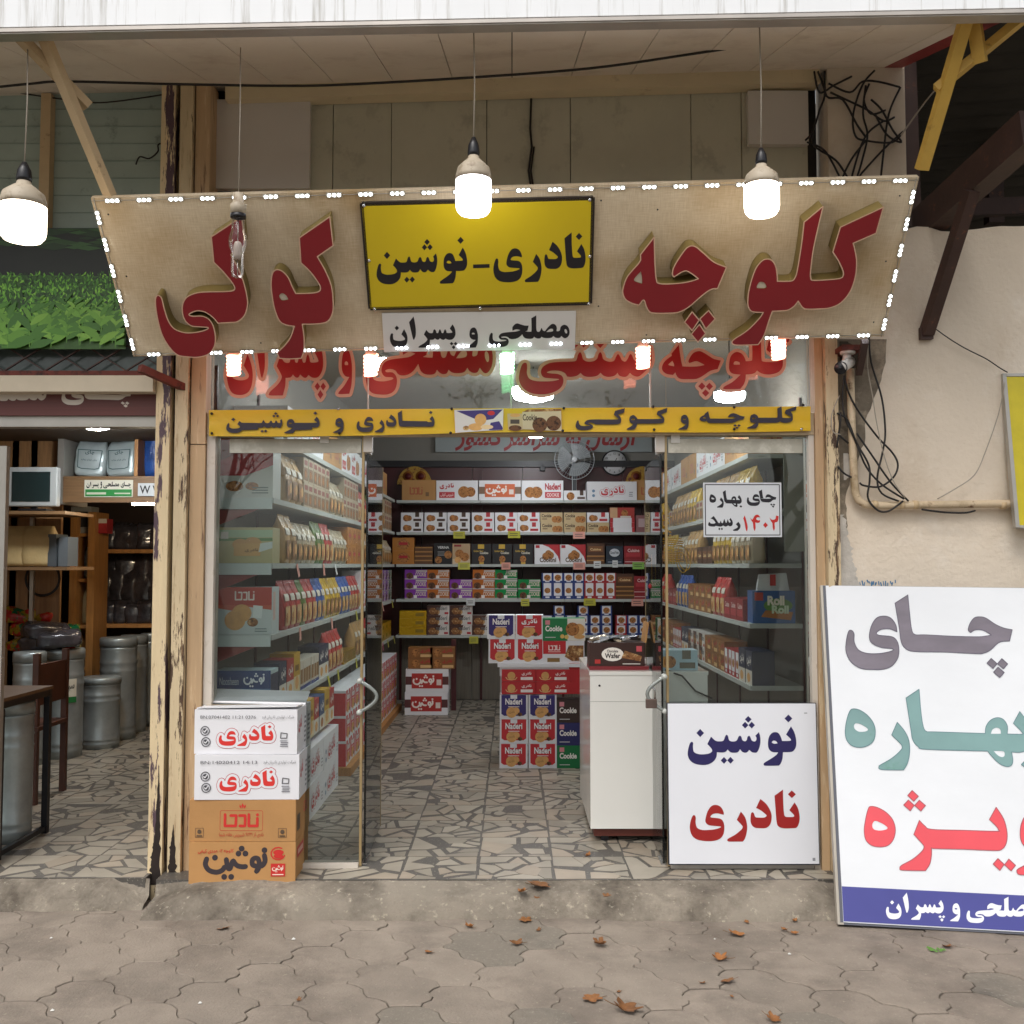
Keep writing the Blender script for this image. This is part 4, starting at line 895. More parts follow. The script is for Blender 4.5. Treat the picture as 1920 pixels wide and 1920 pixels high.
# ------------------------------------------------------------ yellow banner over the doors
bn = thing('door_banner', 'long yellow vinyl banner with dark lettering and two cookie pictures above the doors', 'banner')
YBN = -.055
def bnp(u, v): p = P(u, v, YBN); return p
m_ban = mat('banner_yellow', '#dcb516', .38, var=.05, vs=3, bump=.25, bs=7)
B = MB(); nx, nz_ = 80, 6; vs = []
for i in range(nx + 1):
    for j in range(nz_ + 1):
        s_, t_ = i / nx, j / nz_; u = 392 + s_ * (1520 - 392); vt = 769 - s_ * 7; vb = 818 - s_ * 11 + 2 * math.sin(s_ * 9); p = bnp(u, vt + (vb - vt) * t_)
        e = max(0, 1 - min(s_, 1 - s_) * 12); vs.append((p.x, p.y + .004 * mnoise.noise(Vector((u * .012, t_ * 1.5, 0))) * .9 + .008 * e * mnoise.noise(Vector((u * .05, t_ * 4, 5))), p.z))
B.raw(vs, [(i * (nz_ + 1) + j, i * (nz_ + 1) + j + 1, (i + 1) * (nz_ + 1) + j + 1, (i + 1) * (nz_ + 1) + j) for i in range(nx) for j in range(nz_)], m_ban, True); B.build('vinyl', bn)
m_bink = mat('banner_ink', '#2c2634', .4)
def bword(key, u0, u1, v0, v1, stretch=()):
    pcs = word(key, stretch); a, b, c, e = bbox(pcs); B = MB()
    pcs = [[[(lambda q: (q.x, q.z))(bnp(u0 + (p[0] - a) / (b - a) * (u1 - u0), v0 + (p[1] - c) / (e - c) * (v1 - v0))) for p in lp] for lp in pc] for pc in pcs]
    fill(B, pcs, m_bink, lambda x, z, d: (x, YBN - .0075 - d, z)); B.build('lettering', bn)
bword('kolu2', 1400, 1493, 762, 804, [(1310, 420)]); bword('che2', 1311, 1396, 771, 805, [(470, 380)]); bword('va', 1271, 1291, 778, 806); bword('kooki2', 1079, 1251, 765, 807)
bword('naderi', 669, 815, 770, 811, [(1480, 700)]); bword('va', 624, 645, 784, 812); bword('noshin', 425, 600, 772, 813, [(1455, 420), (535, 380)])
for (u, v) in ((398, 776), (398, 813), (635, 767), (637, 813), (847, 767), (845, 812), (1057, 766), (1055, 808), (1224, 763), (1226, 806), (1376, 764), (1376, 805), (1505, 760), (1502, 805)):
    p = bnp(u, v); B = MB(); B.lathe([(.007, -.010), (.007, -.0085), (.004, -.0085)], (p.x, YBN, p.z), 'chrome' if u in (635, 1502) else 'black', 10, 'y'); B.build('eyelet', bn)
def bpoly(B, pts, mt, d):
    B.face([(lambda q: (q.x, YBN - .0075 - d, q.z))(bnp(u, v)) for u, v in pts][::-1], mt)
def bdisc(B, u, v, r, mt, d, q=1.0):
    bpoly(B, [(u + r * math.cos(2 * math.pi * j / 18), v + r * q * math.sin(2 * math.pi * j / 18)) for j in range(18)], mt, d)
B = MB()
bpoly(B, [(852, 769), (944, 767), (943, 806), (854, 812)], '#d8d2d0', 0); bpoly(B, [(856, 771), (943, 768), (925, 786), (900, 790)], '#3b2b72', 1e-4)
bpoly(B, [(917, 807), (920, 793), (936, 790), (943, 803), (942, 806)], '#3b2b72', 1e-4); bdisc(B, 901, 787, 11, 'biscuit', 2e-4); bdisc(B, 892, 801, 14, 'biscuit', 3e-4, .5); bdisc(B, 913, 801, 12, '#e5c79a', 4e-4, .35); bdisc(B, 921, 775, 7, '#c2222a', 2e-4, .6); bdisc(B, 874, 803, 6, 'nuts', 4e-4, .7)
bpoly(B, [(979, 773), (1052, 771), (1053, 809), (980, 805)], '#c9b999', 1e-4); bpoly(B, [(979, 773), (990, 768), (1053, 767), (1052, 771)], 'nuts', 1.5e-4); bpoly(B, [(951, 776), (979, 776), (980, 806), (953, 806)], '#c0aa84', 2e-4)
bdisc(B, 1012, 797, 14, 'darkcookie', 3e-4); bdisc(B, 1038, 794, 14, 'darkcookie', 4e-4); bdisc(B, 966, 803, 12, 'darkcookie', 3e-4, .45); bdisc(B, 966, 779, 10, 'biscuit', 3e-4, .35)
c0, c1 = bnp(980, 789), bnp(1007, 777); text(B, 'Cookie', c0.x, c1.x, c0.z, c1.z, '#3a2414', lambda x, z, d: (x, YBN - .008 - d, z), off=.02)
c0, c1 = bnp(957, 795), bnp(974, 787); B.face([(c0.x, YBN - .008, c0.z), (c1.x, YBN - .008, c0.z), (c1.x, YBN - .008, c1.z), (c0.x, YBN - .008, c1.z)], '#4a4038')
B.build('product_pictures', bn)

# ------------------------------------------------------------ printed boards on the right
def quadpanel(name, label, tl, tr_, br, bl, th, face, rim, cat='sign'):
    """tl..bl are world corners of the printed face"""
    ex = (br - bl).normalized(); ey = (tl - bl); ey = (ey - ex * ey.dot(ex)).normalized(); en = ex.cross(ey)
    t = thing(name, label, cat); M_ = Matrix(((ex.x, ey.x, en.x, bl.x), (ex.y, ey.y, en.y, bl.y), (ex.z, ey.z, en.z, bl.z), (0, 0, 0, 1))); t.matrix_world = M_
    w_, h_ = (br - bl).length, (tl - bl).length
    return t, M_.inverted(), w_, h_, bl, en
def pan(key, par, MI, bl, en, ox, oy, k, mt, d=.0012, edge=None, er=.0022):
    pcs = [[[(lambda q: (q.x, q.y))(MI @ PPL(ox + p[0] * k, oy + p[1] * k, bl, en)) for p in lp] for lp in pc] for pc in word(key)]
    B = MB(); fn = lambda x, y, dd: (x, y, dd)
    fill(B, pcs, mt, fn, d)
    if edge: outline(B, pcs, er, edge, fn, d + 2e-4, 1)
    return B.build('lettering', par)
# sign leaning at the glass
yw = -.045
tl, tr_, br, bl = P(1250, 1318, yw), P(1529, 1320, yw), P(1543, 1609, yw - .02), P(1254, 1608, yw - .02)
br = Vector((tr_.x + .004, yw - .02, .145)); bl = Vector((tl.x, yw - .02, .145))
gs, MI, w_, h_, bl_, en = quadpanel('leaning_sign', 'white square sign with navy and red words leaning on the glass', tl, tr_, br, bl, .02, None, None)
m_sheet = mat('sheet_white', '#e4e6ec', .3, var=.02, vs=3)
B = MB(); B.box(0, 0, -.018, w_, h_, -.002, mat('frame_navy', '#22242e', .5)); B.build('frame', gs)
B = MB(); B.box(.005, .006, -.002, w_ - .004, h_ - .003, 0, m_sheet); B.build('sheet', gs)
pan('noshin', gs, MI, bl_, en, 1270, 1330, 260 / 1920, mat('navy', '#2a2558', .35)); pan('naderi', gs, MI, bl_, en, 1270, 1330, 260 / 1920, mat('brick_red', '#9c2323', .35))
B = MB(); B.box(w_ - .035, .02, .0002, w_ - .022, .034, .0006, '#8d8f96'); B.box(w_ - .06, h_ - .05, .0002, w_ - .045, h_ - .047, .0006, '#555560'); B.build('printer_mark', gs)
# small notice on the right pane
nt_ = thing('window_notice', 'small white notice with black border and red year on the window pane', 'notice')
yn = .0065; a, b = P(1318, 905, yn), P(1466, 1007, yn)
B = MB(); B.box(a.x, .003, b.z, b.x, .0065, a.z, mat('notice_white', '#d2d6da', .35)); B.build('sheet', nt_)
fnn = lambda x, z, d: (x, .0029 - d, z)
B = MB(); g4 = [(a.x + .010, b.z + .010), (b.x - .010, b.z + .010), (b.x - .010, a.z - .010), (a.x + .010, a.z - .010)]
stroke(B, g4, .0022, m_ink, fnn, .0002, True, 6); B.build('border', nt_)
def nfit(key, u0, v0, u1, v1, mt, st=()):
    q0, q1 = P(u0, v1, yn), P(u1, v0, yn); B = MB(); fill(B, fit(word(key, st), q0.x, q1.x, q0.z, q1.z), mt, fnn, .0003); B.build('lettering', nt_)
def ntext(s_, u0, v0, u1, v1, mt, off=.035):
    q0, q1 = P(u0, v1, yn), P(u1, v0, yn); B = MB(); text(B, s_, q0.x, q1.x, q0.z, q1.z, mt, fnn, .0003, off); B.build('lettering', nt_)
nfit('chay', 1400, 918, 1455, 952, m_ink, [(900, -480)]); nfit('bahare', 1330, 919, 1391, 952, m_ink, [(1000, -420)])
nfit('resid', 1327.5, 967.5, 1388, 995.5, m_ink); nfit('y1402', 1393.5, 965, 1459.5, 996.5, K('#c2251f'))
# tall banner sign leaning on the plaster wall
tl = P(1541, 1100, -.06); bl = PZ(1577, 1729, .02); tl = P(1541, 1100, -.085)
brp = PZ(1922, 1748, .012); ex = (brp - bl).normalized(); wid = 1.28; br = bl + ex * wid
bs_, MI, w_, h_, bl_, en = quadpanel('banner_sign', 'tall white banner sign with grey, green and red words leaning on the plaster wall', tl, None, br, bl, .05, None, None)
m_vin = mat('vinyl_white', '#dfe2e6', .35, var=.05, vs=1.5, bump=.25, bs=2.4, space='obj', stretch=(1, 1.8, 1))
B = MB()
for (x0, y0, x1, y1) in ((-.014, -.010, .012, h_ + .008), (w_ - .03, -.010, w_, h_ + .008)): B.box(x0, y0, -.05, x1, y1, -.004, mat('frame_pale', '#b7b0a4', .5, .2, var=.1, vs=6))
B.box(.0125, -.010, -.05, w_ - .0305, .02, -.004, mat('frame_dark', '#5b5d66', .5)); B.box(.0125, h_ - .022, -.05, w_ - .0305, h_ + .008, -.004, mat('frame_dark', '#5b5d66')); B.build('frame', bs_)
B = MB(); B.box(-.003, 0, -.003, .010, h_ + .006, -.0005, mat('frame_dark', '#5b5d66')); B.build('dark_edge', bs_)
B = MB(); B.box(.010, 0.0, -.003, w_, h_ + .006, 0, m_vin); B.build('vinyl', bs_)
q0 = MI @ PPL(1583, 1662, bl_, en); B = MB(); B.box(.011, .004, .0005, w_ - .002, q0.y, .0012, mat('strip_blue', '#4a4c93', .35, var=.14, vs=1.6, space='obj')); B.build('blue_strip', bs_)
kk = 350 / 1920
pan('chay', bs_, MI, bl_, en, 1570, 1090, kk, mat('b_grey', '#77707a', .35, var=.22, vs=3.5, stretch=(1, 1, 2.5)), .0015, '#585364', .0016)  # darker streaks in the grey: wrinkle shading put into the colour
pan('bahare', bs_, MI, bl_, en, 1570, 1090, kk, mat('b_green', '#7a9d9c', .35, var=.12, vs=3, dirt=('#4f8a6a', 2.6, .58, .72)), .0015, '#5c7f85', .0016)  # darker green patches paint the shading of wrinkles into the letters
pan('vije', bs_, MI, bl_, en, 1570, 1410, kk, mat('b_red', '#e0525c', .35, var=.08, vs=3), .0015, '#a8545e', .0016)
def bfit(key, u0, v0, u1, v1, slope):
    pcs = word(key); a, b, c, e = bbox(pcs); B = MB()
    pcs = [[[(lambda q: (q.x, q.y))(MI @ PPL(u0 + (p[0] - a) / (b - a) * (u1 - u0), v0 + (p[1] - c) / (e - c) * (v1 - v0) + slope * (p[0] - a) / (b - a), bl_, en)) for p in lp] for lp in pc] for pc in pcs]
    fill(B, pcs, '#e8eaf0', lambda x, y, d: (x, y, d), .0019); B.build('lettering', bs_)
bfit('pesaran', 1661, 1673, 1772, 1726, 2); bfit('va', 1781, 1693, 1800, 1727, 1); bfit('moslehi', 1812, 1679, 1946, 1730, 4)
# yellow framed sign at the frame edge
tl, bl = P(1893, 706, -.05), P(1911, 985, -.145); tr_ = tl + Vector((.7, -.02, .01)); br = bl + Vector((.7, -.02, 0))
ys, MI, w_, h_, bl_, en = quadpanel('yellow_wall_sign', 'yellow framed sign hung on the plaster wall by twisted wire', tl, tr_, br, bl, .04, None, None)
B = MB(); B.box(-.018, -.01, -.03, 0, h_ + .015, .004, 'alu'); B.box(.001, h_, -.04, w_, h_ + .015, .004, 'alu'); B.box(.001, -.012, -.04, w_, 0, .004, 'alu'); B.build('frame', ys)
B = MB(); B.box(.002, .001, -.03, w_, h_ - .001, 0, mat('y_vinyl', '#c9b81c', .35, var=.25, vs=3, bump=.3, bs=6)); B.build('vinyl', ys)

# ------------------------------------------------------------ tea shop front (left)
tea = thing('tea_shop', 'tea shop with brown lettered header and open aluminium doorway', 'shop', (-3, 0, 0))
def tb(nm, x0, y0, z0, x1, y1, z1, mt): B = MB(); B.box(x0, y0, z0, x1, y1, z1, mt); return B.build(nm, tea, (3, 0, 0))
tb('side_wall', -1.735, .05, 0, -1.722, 5.0, 3.1, 'veneer'); tb('side_wall', -4.5, .05, 0, -4.4, 5.0, 3.1, 'veneer'); tb('back_wall', -4.4, 4.9, 0, -1.736, 5.0, 3.1, mat('tea_back', '#2e211a', .7)); tb('ceiling', -4.4, .1, 2.55, -1.736, 4.899, 2.65, mat('tea_ceiling', '#4f4233', .8))
p = P(300, 800, -.02); xj = p.x
tb('door_jamb', xj - .012, -.03, ZF, xj + .04, .05, 2.21, 'alu'); tb('door_jamb', xj + .042, -.05, 0, xj + .062, .0, 2.3, 'peel2')
tb('steel_post', -1.737, -.09, -.01, -1.669, .02, 4.0, 'peel')
z0 = P(150, 800, -.03).z; tb('door_head', -4.3, -.03, z0, xj - .013, .05, P(150, 778, -.03).z, 'alu')
zt, zb_ = P(150, 736, -.05).z, P(150, 779, -.05).z
hd = tb('header_board', -4.3, -.05, zb_, xj + .03, .04, zt, mat('header_brown', '#5f2f2a', .5, var=.12, vs=8, stretch=(.3, 1, 12)))
B = MB(); fnh = lambda x, z, d: (x, -.0512 - d, z)
def hfit(key, u0, v0, u1, v1):
    q0, q1 = P(u0, v1, -.051), P(u1, v0, -.051); fill(B, fit(word(key), q0.x, q1.x, q0.z, q1.z), '#cfc6ba', fnh, .0002)
hfit('chay', 115, 716, 247, 764); hfit('moslehi', -75, 706, 88, 768); B.build('lettering', hd, (0, 0, 0))
zt, zb_ = P(150, 706, -.10).z, P(150, 736, -.10).z; tb('shutter_box', -4.3, -.13, zb_, xj + .0, .0, zt, mat('shutter_white', '#cfc2ab', .5, var=.1, vs=5, dirt=('#7a6650', 8, .62, .75)))
zt2 = P(150, 655, -.06).z; tb('upper_window', -4.3, .0, zt, xj + .05, .03, zt2 + .12, mat('upper_glass', '#56625f', .15, var=.4, vs=5)); tb('grille_rail', -4.3, -.07, zt, xj + .03, -.035, zt + .035, 'rust_red')
B = MB(); i = 0; x = -3.3; hh = zt2 - zt
while x < xj - .05:
    B.bar((x, -.055, zt + .036), (x + .2, -.055, zt2 + .02), .006, .012, 'steel_brown', up=(0, 1, 0)); B.bar((x + .2, -.048, zt + .036), (x, -.048, zt2 + .02), .006, .012, 'steel_brown', up=(0, 1, 0)); x += .2
gr = B.build('lattice_grille', tea, (3, 0, 0))
tb('green_panel', -4.3, .10, 2.9, P(322, 300, .1).x, .14, 4.03, m_green)
for k in range(9): tb('panel_batten', -4.3, .094, 3.2 + k * .09, P(320, 300, .1).x, .0995, 3.203 + k * .09, mat('batten', '#98a8a1', .7))
x = P(88, 250, .06).x; tb('panel_post', x - .025, .04, 3.0, x + .025, .093, 3.98, 'tan_steel')
# tea field banner
fb = thing('tea_field_banner', 'printed banner of a green tea field over the tea shop grille', 'banner')
yb = -.09; a, b = P(-120, 428, yb), P(252, 655, yb); xr = P(236, 655, yb).x
ww = xr - (-3.0); X0, Z0, HH = -3.0, b.z, a.z - b.z
B = MB(); B.box(X0, yb - .004, Z0, xr, yb, Z0 + HH, mat('field_dark', '#171c12', .45, var=.5, vs=3)); B.build('vinyl', fb)
B = MB(); rr = random.Random(4); gcols = ['#3a6a20', '#4d8a28', '#68ab33', '#86c443', '#2f5a1c', '#a3d95a', '#254716']
d = 0
B.face([(X0, yb - .0045, Z0), (xr, yb - .0045, Z0), (xr, yb - .0045, Z0 + HH * .6), (X0, yb - .0045, Z0 + HH * .62)], mat('field_green', '#3a6122', .45, var=.3, vs=14))
for i in range(60):
    x_ = rr.uniform(X0 + .02, xr - .02); z_ = Z0 + HH * rr.uniform(.83, 1.0); s_ = rr.uniform(.02, .07); d += 1
    B.face([(max(X0, x_ - s_ * 2), yb - .005 - d * 1e-5, z_), (x_, yb - .005 - d * 1e-5, z_ - s_ * .35), (min(xr, x_ + s_ * 2), yb - .005 - d * 1e-5, z_), (x_, yb - .005 - d * 1e-5, min(Z0 + HH, z_ + s_ * .4))], rr.choice(['#2b4a20', '#1f3818', '#35592a']))
def blade(x_, z_, an, ln, wd, colr, bend):
    global d
    d += 1; yy = yb - .005 - d * 6e-6; L_ = []; R_ = []
    for k in range(6):
        f = k / 5; a2 = an + bend * f; cx_ = x_ + math.cos(a2) * ln * f; cz_ = z_ + math.sin(a2) * ln * f; hw = wd * math.sin(math.pi * min(1, .08 + f * .92)) ; px, pz = -math.sin(a2) * hw, math.cos(a2) * hw
        L_.append((cx_ + px, cz_ + pz)); R_.append((cx_ - px, cz_ - pz))
    q = R_ + L_[::-1]; q = [(min(xr, max(X0, a_[0])), min(Z0 + HH, max(Z0, a_[1]))) for a_ in q]
    B.face([(a_[0], yy, a_[1]) for a_ in q], colr)
for i in range(2600):        # clipped hedge rows: tiny leaves
    f = i / 2600; z_ = Z0 + HH * (.62 - .40 * f ** .8); x_ = rr.uniform(X0, xr - .01); s_ = .010 + .022 * f
    blade(x_, z_, rr.uniform(.2, 2.9), s_ * 2, s_ * .35, rr.choice(gcols[:5] + ['#1f3a14', '#2a4d18']), rr.uniform(-.3, .3))
for i in range(70):          # young shoots in front
    f = i / 70; x_ = rr.uniform(X0, xr - .02); z_ = Z0 + HH * (.30 - .34 * f) + rr.uniform(-.02, .02); hgt_ = (.06 + .12 * f) * rr.uniform(.6, 1.2)
    blade(x_, z_, math.pi / 2 + rr.uniform(-.1, .1), hgt_, .004, '#5a8f2c', 0)
    for k in range(7):
        g_ = .15 + .85 * k / 6; sd_ = -1 if k % 2 else 1; ln = hgt_ * rr.uniform(.55, .85) * (1.1 - .5 * g_)
        blade(x_, z_ + hgt_ * g_, math.pi / 2 - sd_ * rr.uniform(.5, 1.15) * (1.15 - .6 * g_), ln, ln * .16, rr.choice(['#3f7222', '#528a2a', '#659a32', '#7db040', '#487d26', '#6ea538']), -sd_ * rr.uniform(.1, .5))
B.build('field_picture', fb)
# ------------------------------------------------------------ pipe, cables, camera on the right
def path(px, y, k=5):
    pts = [(u, v, i in (0, len(px) - 1)) for i, (u, v) in enumerate(px)]
    s_ = smooth(pts, k); n = (len(pts) - 1) * k
    return [P(u, v, y + .004 * math.sin(i * 1.3)) for i, (u, v) in enumerate(s_[:n + 1])]
t = thing('gas_pipe', 'rusty cream pipe running down and along the plaster wall', 'pipe', P(1594, 690, -.075))
pp = [P(1594, 692, -.075), P(1597, 800, -.075), P(1602, 905, -.075), P(1604, 925, -.075), P(1609, 937, -.075), P(1620, 945, -.075), P(1640, 948, -.075), P(1920, 944, -.075), P(2000, 943, -.075)]
B = MB(); B.tube([q - t.location for q in pp], .019, mat('pipe_cream', '#cdb899', .55, var=.18, vs=6, dirt=('#6b4a30', 12, .58, .68), dirt2=('#9a8464', 7, .52, .7)), 12); B.build('pipe_run', t)
for u in (1640, 1690, 1716, 1880):
    q = P(u, 946.5, -.075) - t.location; B = MB(); B.tube([q - Vector((.012, 0, 0)), q + Vector((.012, 0, 0))], .0215, 'tan_steel', 10); B.build('pipe_band', t)
def cable(label, px, y, r=.0045, mt='cable', grp='loose cables at the cookie shop corner'):
    B = MB(); B.tube(path(px, y), r, mt, 5); o = B.build('cable'); return tag(o, label, 'cable', grp)
CW = 'black cable drooping in loops down the plaster wall to the cream pipe'
Z8 = lambda *a: [(1520 + x * .20833, 600 + y * .20833) for x, y in a]
for q in (Z8((300, 500), (340, 650), (430, 820), (600, 1050), (740, 1200), (785, 1310), (740, 1420), (620, 1500), (480, 1490), (440, 1465)), Z8((525, 150), (545, 380), (640, 700), (672, 1000), (650, 1180), (600, 1420), (640, 1560), (790, 1630)),
          Z8((300, 500), (285, 700), (310, 880), (400, 1080), (500, 1320), (640, 1480), (840, 1610)), Z8((240, 840), (330, 900), (410, 1100), (520, 1300), (530, 1450), (515, 1600), (600, 1710), (700, 1720), (830, 1630)),
          Z8((260, 1040), (340, 1110)), Z8((415, 1020), (560, 1230), (720, 1460), (880, 1630)), Z8((1000, 1705), (1200, 1730), (1380, 1735), (1480, 1715)), Z8((245, 1320), (300, 1380), (365, 1415)), Z8((270, 830), (262, 960), (235, 1150))):
    cable(CW, q, -.10, .0050)
cable('thin pale wire dropping from the signboard corner to the cream pipe', Z8((520, 180), (512, 420), (560, 700), (590, 900), (650, 1180), (740, 1440), (850, 1600)), -.115, .0028, 'cable_pale', None)
cable('thin pale wire looped beside the steel post', Z8((260, 680), (190, 850), (200, 1000), (270, 1030)), -.12, .0028, 'cable_pale', None)
cable('thin wire sagging from the yellow wall sign to the pipe', Z8((1750, 560), (1690, 850), (1560, 1220), (1470, 1400), (1300, 1520), (1140, 1610)), -.085, .003, 'cable_pale', None)
cable('twisted wire from the rusty strut to the yellow wall sign', Z8((1110, 70), (1250, 170), (1400, 260), (1580, 350), (1700, 430), (1770, 470)), -.07, .003, 'cable', None)
Z3 = lambda *a: [(1280 + x / 3, y / 3) for x, y in a]
CB = 'black cable of the tangle on the plaster pier above the signboard'
for q in (Z3((760, 400), (800, 520), (770, 620), (730, 740), (690, 790)), Z3((800, 400), (810, 540), (900, 560), (980, 700), (1030, 770)), Z3((1080, 395), (1010, 480), (960, 640), (970, 760), (1030, 790), (1180, 800), (1240, 740)),
          Z3((820, 470), (940, 520), (1010, 460), (1100, 460), (1220, 490)), Z3((1225, 490), (1160, 640), (1130, 860), (1115, 1000)), Z3((1030, 480), (1015, 640), (1040, 760), (1010, 900), (980, 1000)), Z3((730, 740), (740, 820), (860, 900), (930, 1000)),
          Z3((1030, 790), (960, 880), (920, 950), (900, 1000)), Z3((1240, 740), (1140, 830), (1020, 960), (990, 1000)), Z3((830, 520), (960, 580), (1040, 620), (1130, 680), (1190, 660)), Z3((1130, 680), (1050, 740), (1000, 830), (950, 1000)), Z3((700, 800), (800, 850), (880, 990)), Z3((1060, 560), (1120, 620), (1180, 730), (1230, 800), (1150, 760), (1080, 640)),
          Z3((740, 400), (770, 520), (850, 480), (950, 430)), Z3((1050, 470), (1020, 560), (1060, 640), (1140, 620))):
    cable(CB, q, -.03, .0055)
cable('long black cable slung beneath the awning soffit', [(-20, 165), (60, 157), (125, 153), (330, 158), (520, 161), (640, 159), (860, 147), (1100, 129), (1280, 104), (1420, 82), (1560, 55), (1640, 40)], -.55, .006, 'cable', None)
cable('pale wires strung from the cable tangle to the yellow bracket', Z3((1230, 760), (1330, 620), (1400, 530), (1480, 440)), -.4, .004, 'cable_pale', None)
cable('thin dark wire trailing over the green panel', [(0, 168), (60, 178), (150, 190), (200, 192), (290, 180), (330, 172)], .06, .004, 'cable', None)
cable('frayed wire hanging in front of the green panel', [(255, 308), (262, 294), (280, 297), (296, 284), (298, 270), (325, 268), (345, 258)], .05, .004, 'cable', None)
# security camera
c = P(1576, 690, -.26); t = thing('security_camera', 'white bullet security camera under the signboard corner', 'camera', c)
fwd = Vector((-.25, -1.0, -.15)).normalized(); B = MB(); bk = -fwd * .15 + Vector((.06, 0, .0))
B.tube([(0, 0, 0), fwd * -.12 + Vector((.055, 0, .035))], [.027, .027], mat('cam_white', '#c9c4bd', .4), 16); B.build('housing', t)
B = MB(); B.tube([fwd * .004, fwd * -.02 + Vector((.004, 0, .003))], [.030, .030], 'black', 18); B.build('lens_shroud', t)
B = MB(); B.lathe([(.012, -.002), (.012, .001)], fwd * .006, '#0a0a10', 12, 'y'); B.build('lens', t)
B = MB(); B.tube([(.056, .10, .03), (.066, .10, .085)], [.018, .02], mat('cam_white', '#c9c4bd'), 10); B.lathe([(.03, .085), (.036, .09), (.036, .10)], (.068, .10, 0), mat('cam_white', '#c9c4bd'), 16); B.build('mount', t)
B = MB(); B.box(.03, .06, .1005, .13, .25, .125, 'rust_red'); B.build('bracket', t)
B = MB(); B.bar(P(1622, 640, -.28), P(1610, 700, -.10), .03, .03, 'steel_brown'); tag(B.build('sign_stay'), 'short rusty stay under the signboard corner beside the security camera', 'stay')
B = MB(); B.bar(P(262, 690, -.28), P(348, 728, -.06), .03, .035, 'rust_red'); tag(B.build('sign_stay'), 'rusty red stay from the peeling post to the signboard', 'stay')

# ------------------------------------------------------------ cartons stacked on the doorstep
RD = '#c9302c'; CR = 'carton'
def carton_mesh(name, w_, d_, h_, body, prints, sides, flaps=True): return box_mesh(name, w_, d_, h_, body, prints, sides)
naderi_logo = lambda x0, z0, x1, z1, ol='#b8474f': [('o', 'naderi', x0, z0, x1, z1, ol, .030), ('o', 'naderi', x0, z0, x1, z1, 'whitebox', .0245), ('w', 'naderi', x0, z0, x1, z1, '#d8342f')]
emblem = lambda cx, cz, r: [('s', [(cx + r * math.cos(a * .35), cz + 2.4 * r * math.sin(a * .35)) for a in range(18)], .004, '#44434a', True), ('d', cx, cz, r * .6, '#44434a'), ('s', [(cx - r * .35, cz), (cx - r * .05, cz - r * .6), (cx + r * .4, cz + r * .9)], .005, 'whitebox')]
lines = lambda x0, x1, z0, n, dz, col: [('r', x0 + .004 * (i % 3), z0 + i * dz, x1 - .006 * (i % 2), z0 + i * dz + dz * .45, col) for i in range(n)]
sidep = [('w', 'naderi', .1, .45, .32, .85, '#c9525a')] + lines(.5, .62, .15, 6, .11, '#8c8c94') + lines(.72, .9, .15, 6, .11, '#8c8c94')
white_pr = lambda s1: naderi_logo(.24, .18, .77, .66) + emblem(.105, .52, .042) + emblem(.115, .27, .042) + [('s', [(.84, .36), (.90, .36), (.905, .46), (.845, .48)], .004, '#44434a', True)] + lines(.835, .915, .17, 4, .04, '#6a6a72') + [('t', s1, .06, .80, .60, .87, '#55555c', .0), ('t', 'شرکت تولیدی نادریان فرد', .66, .79, .97, .88, '#55555c', .0)]
wm1 = box_mesh('white_carton', .485, .30, .206, 'whitebox', white_pr('BN:07041402 11:21 0376'), sidep)
wm2 = box_mesh('white_carton', .488, .30, .208, 'whitebox', white_pr('BN:14020412 14:13'), sidep)
ears = [('p', [(.5, .93), (.512, .87), (.5, .80), (.488, .87)], RD), ('p', [(.472, .90), (.49, .84), (.486, .79), (.470, .84)], RD), ('p', [(.528, .90), (.53, .84), (.514, .79), (.51, .84)], RD)]
rr_ = [(.29, .28), (.30, .26), (.68, .26), (.69, .28), (.69, .72), (.68, .745), (.30, .745), (.29, .72)]
mark = lambda x: [('s', [(x, .10), (x + .075, .10), (x + .075, .32), (x, .32)], .0018, '#5b4a3a', True), ('d', x + .037, .235, .02, '#5b4a3a'), ('r', x + .012, .12, x + .062, .15, '#5b4a3a')]
nadi_pr = [('s', rr_, .0025, '#b5462f', True)] + ears + [('nd', .315, .35, .665, .68, RD), ('t', 'نادی از ۱۳۲۹ شیرینی خانه شما', .285, .10, .70, .22, '#b5462f', .01)] + mark(.06) + mark(.84)
bm1 = box_mesh('brown_carton', .498, .31, .190, CR, nadi_pr, [('nd', .55, .5, .85, .78, RD), ('r', .1, .2, .3, .6, '#5b4a3a')])
nosh_pr = [('t', 'کلوچه ۲۰ عددی کیفی', .085, .72, .42, .84, '#c0392b', .02), ('ns', .155, .10, .75, .90, '#3a3338'), ('s', [(.77 + .066 * (1 + math.cos(a * .5)), .72 + .15 * math.sin(a * .5)) for a in range(2, 13)], .006, RD), ('d', .84, .75, .05, RD, .5), ('d', .84, .66, .045, RD, .5), ('r', .77, .17, .905, .48, RD), ('ns', .785, .27, .89, .44, '#e9d9c9'), ('r', .785, .205, .89, .23, '#e9d9c9')]
bm2 = box_mesh('brown_carton', .495, .31, .190, CR, nosh_pr, [('r', .12, .55, .62, .82, '#b5302c'), ('r', .18, .62, .56, .74, '#d8a99a')])
m_tape = mat('tape', '#b0a083', .2)
def carton(me, label, cu, vb, y, h_, zrot, zb0):
    c = P(cu, vb, y); o = thing('carton', label, 'carton', (c.x, y + .155, zb0), zrot, 'cartons stacked on the doorstep')
    put('carton_body', me, o)
    B = MB(); B.box(-.235, -.025, h_ + .0005, .235, .025, h_ + .0012, m_tape); B.build('tape', o)
    return o
yb0 = -.20; zb0 = .10
o1 = carton(bm2, 'brown carton with large black lettering, lowest of the doorstep stack', 453, 1640, yb0, .190, .012, zb0)
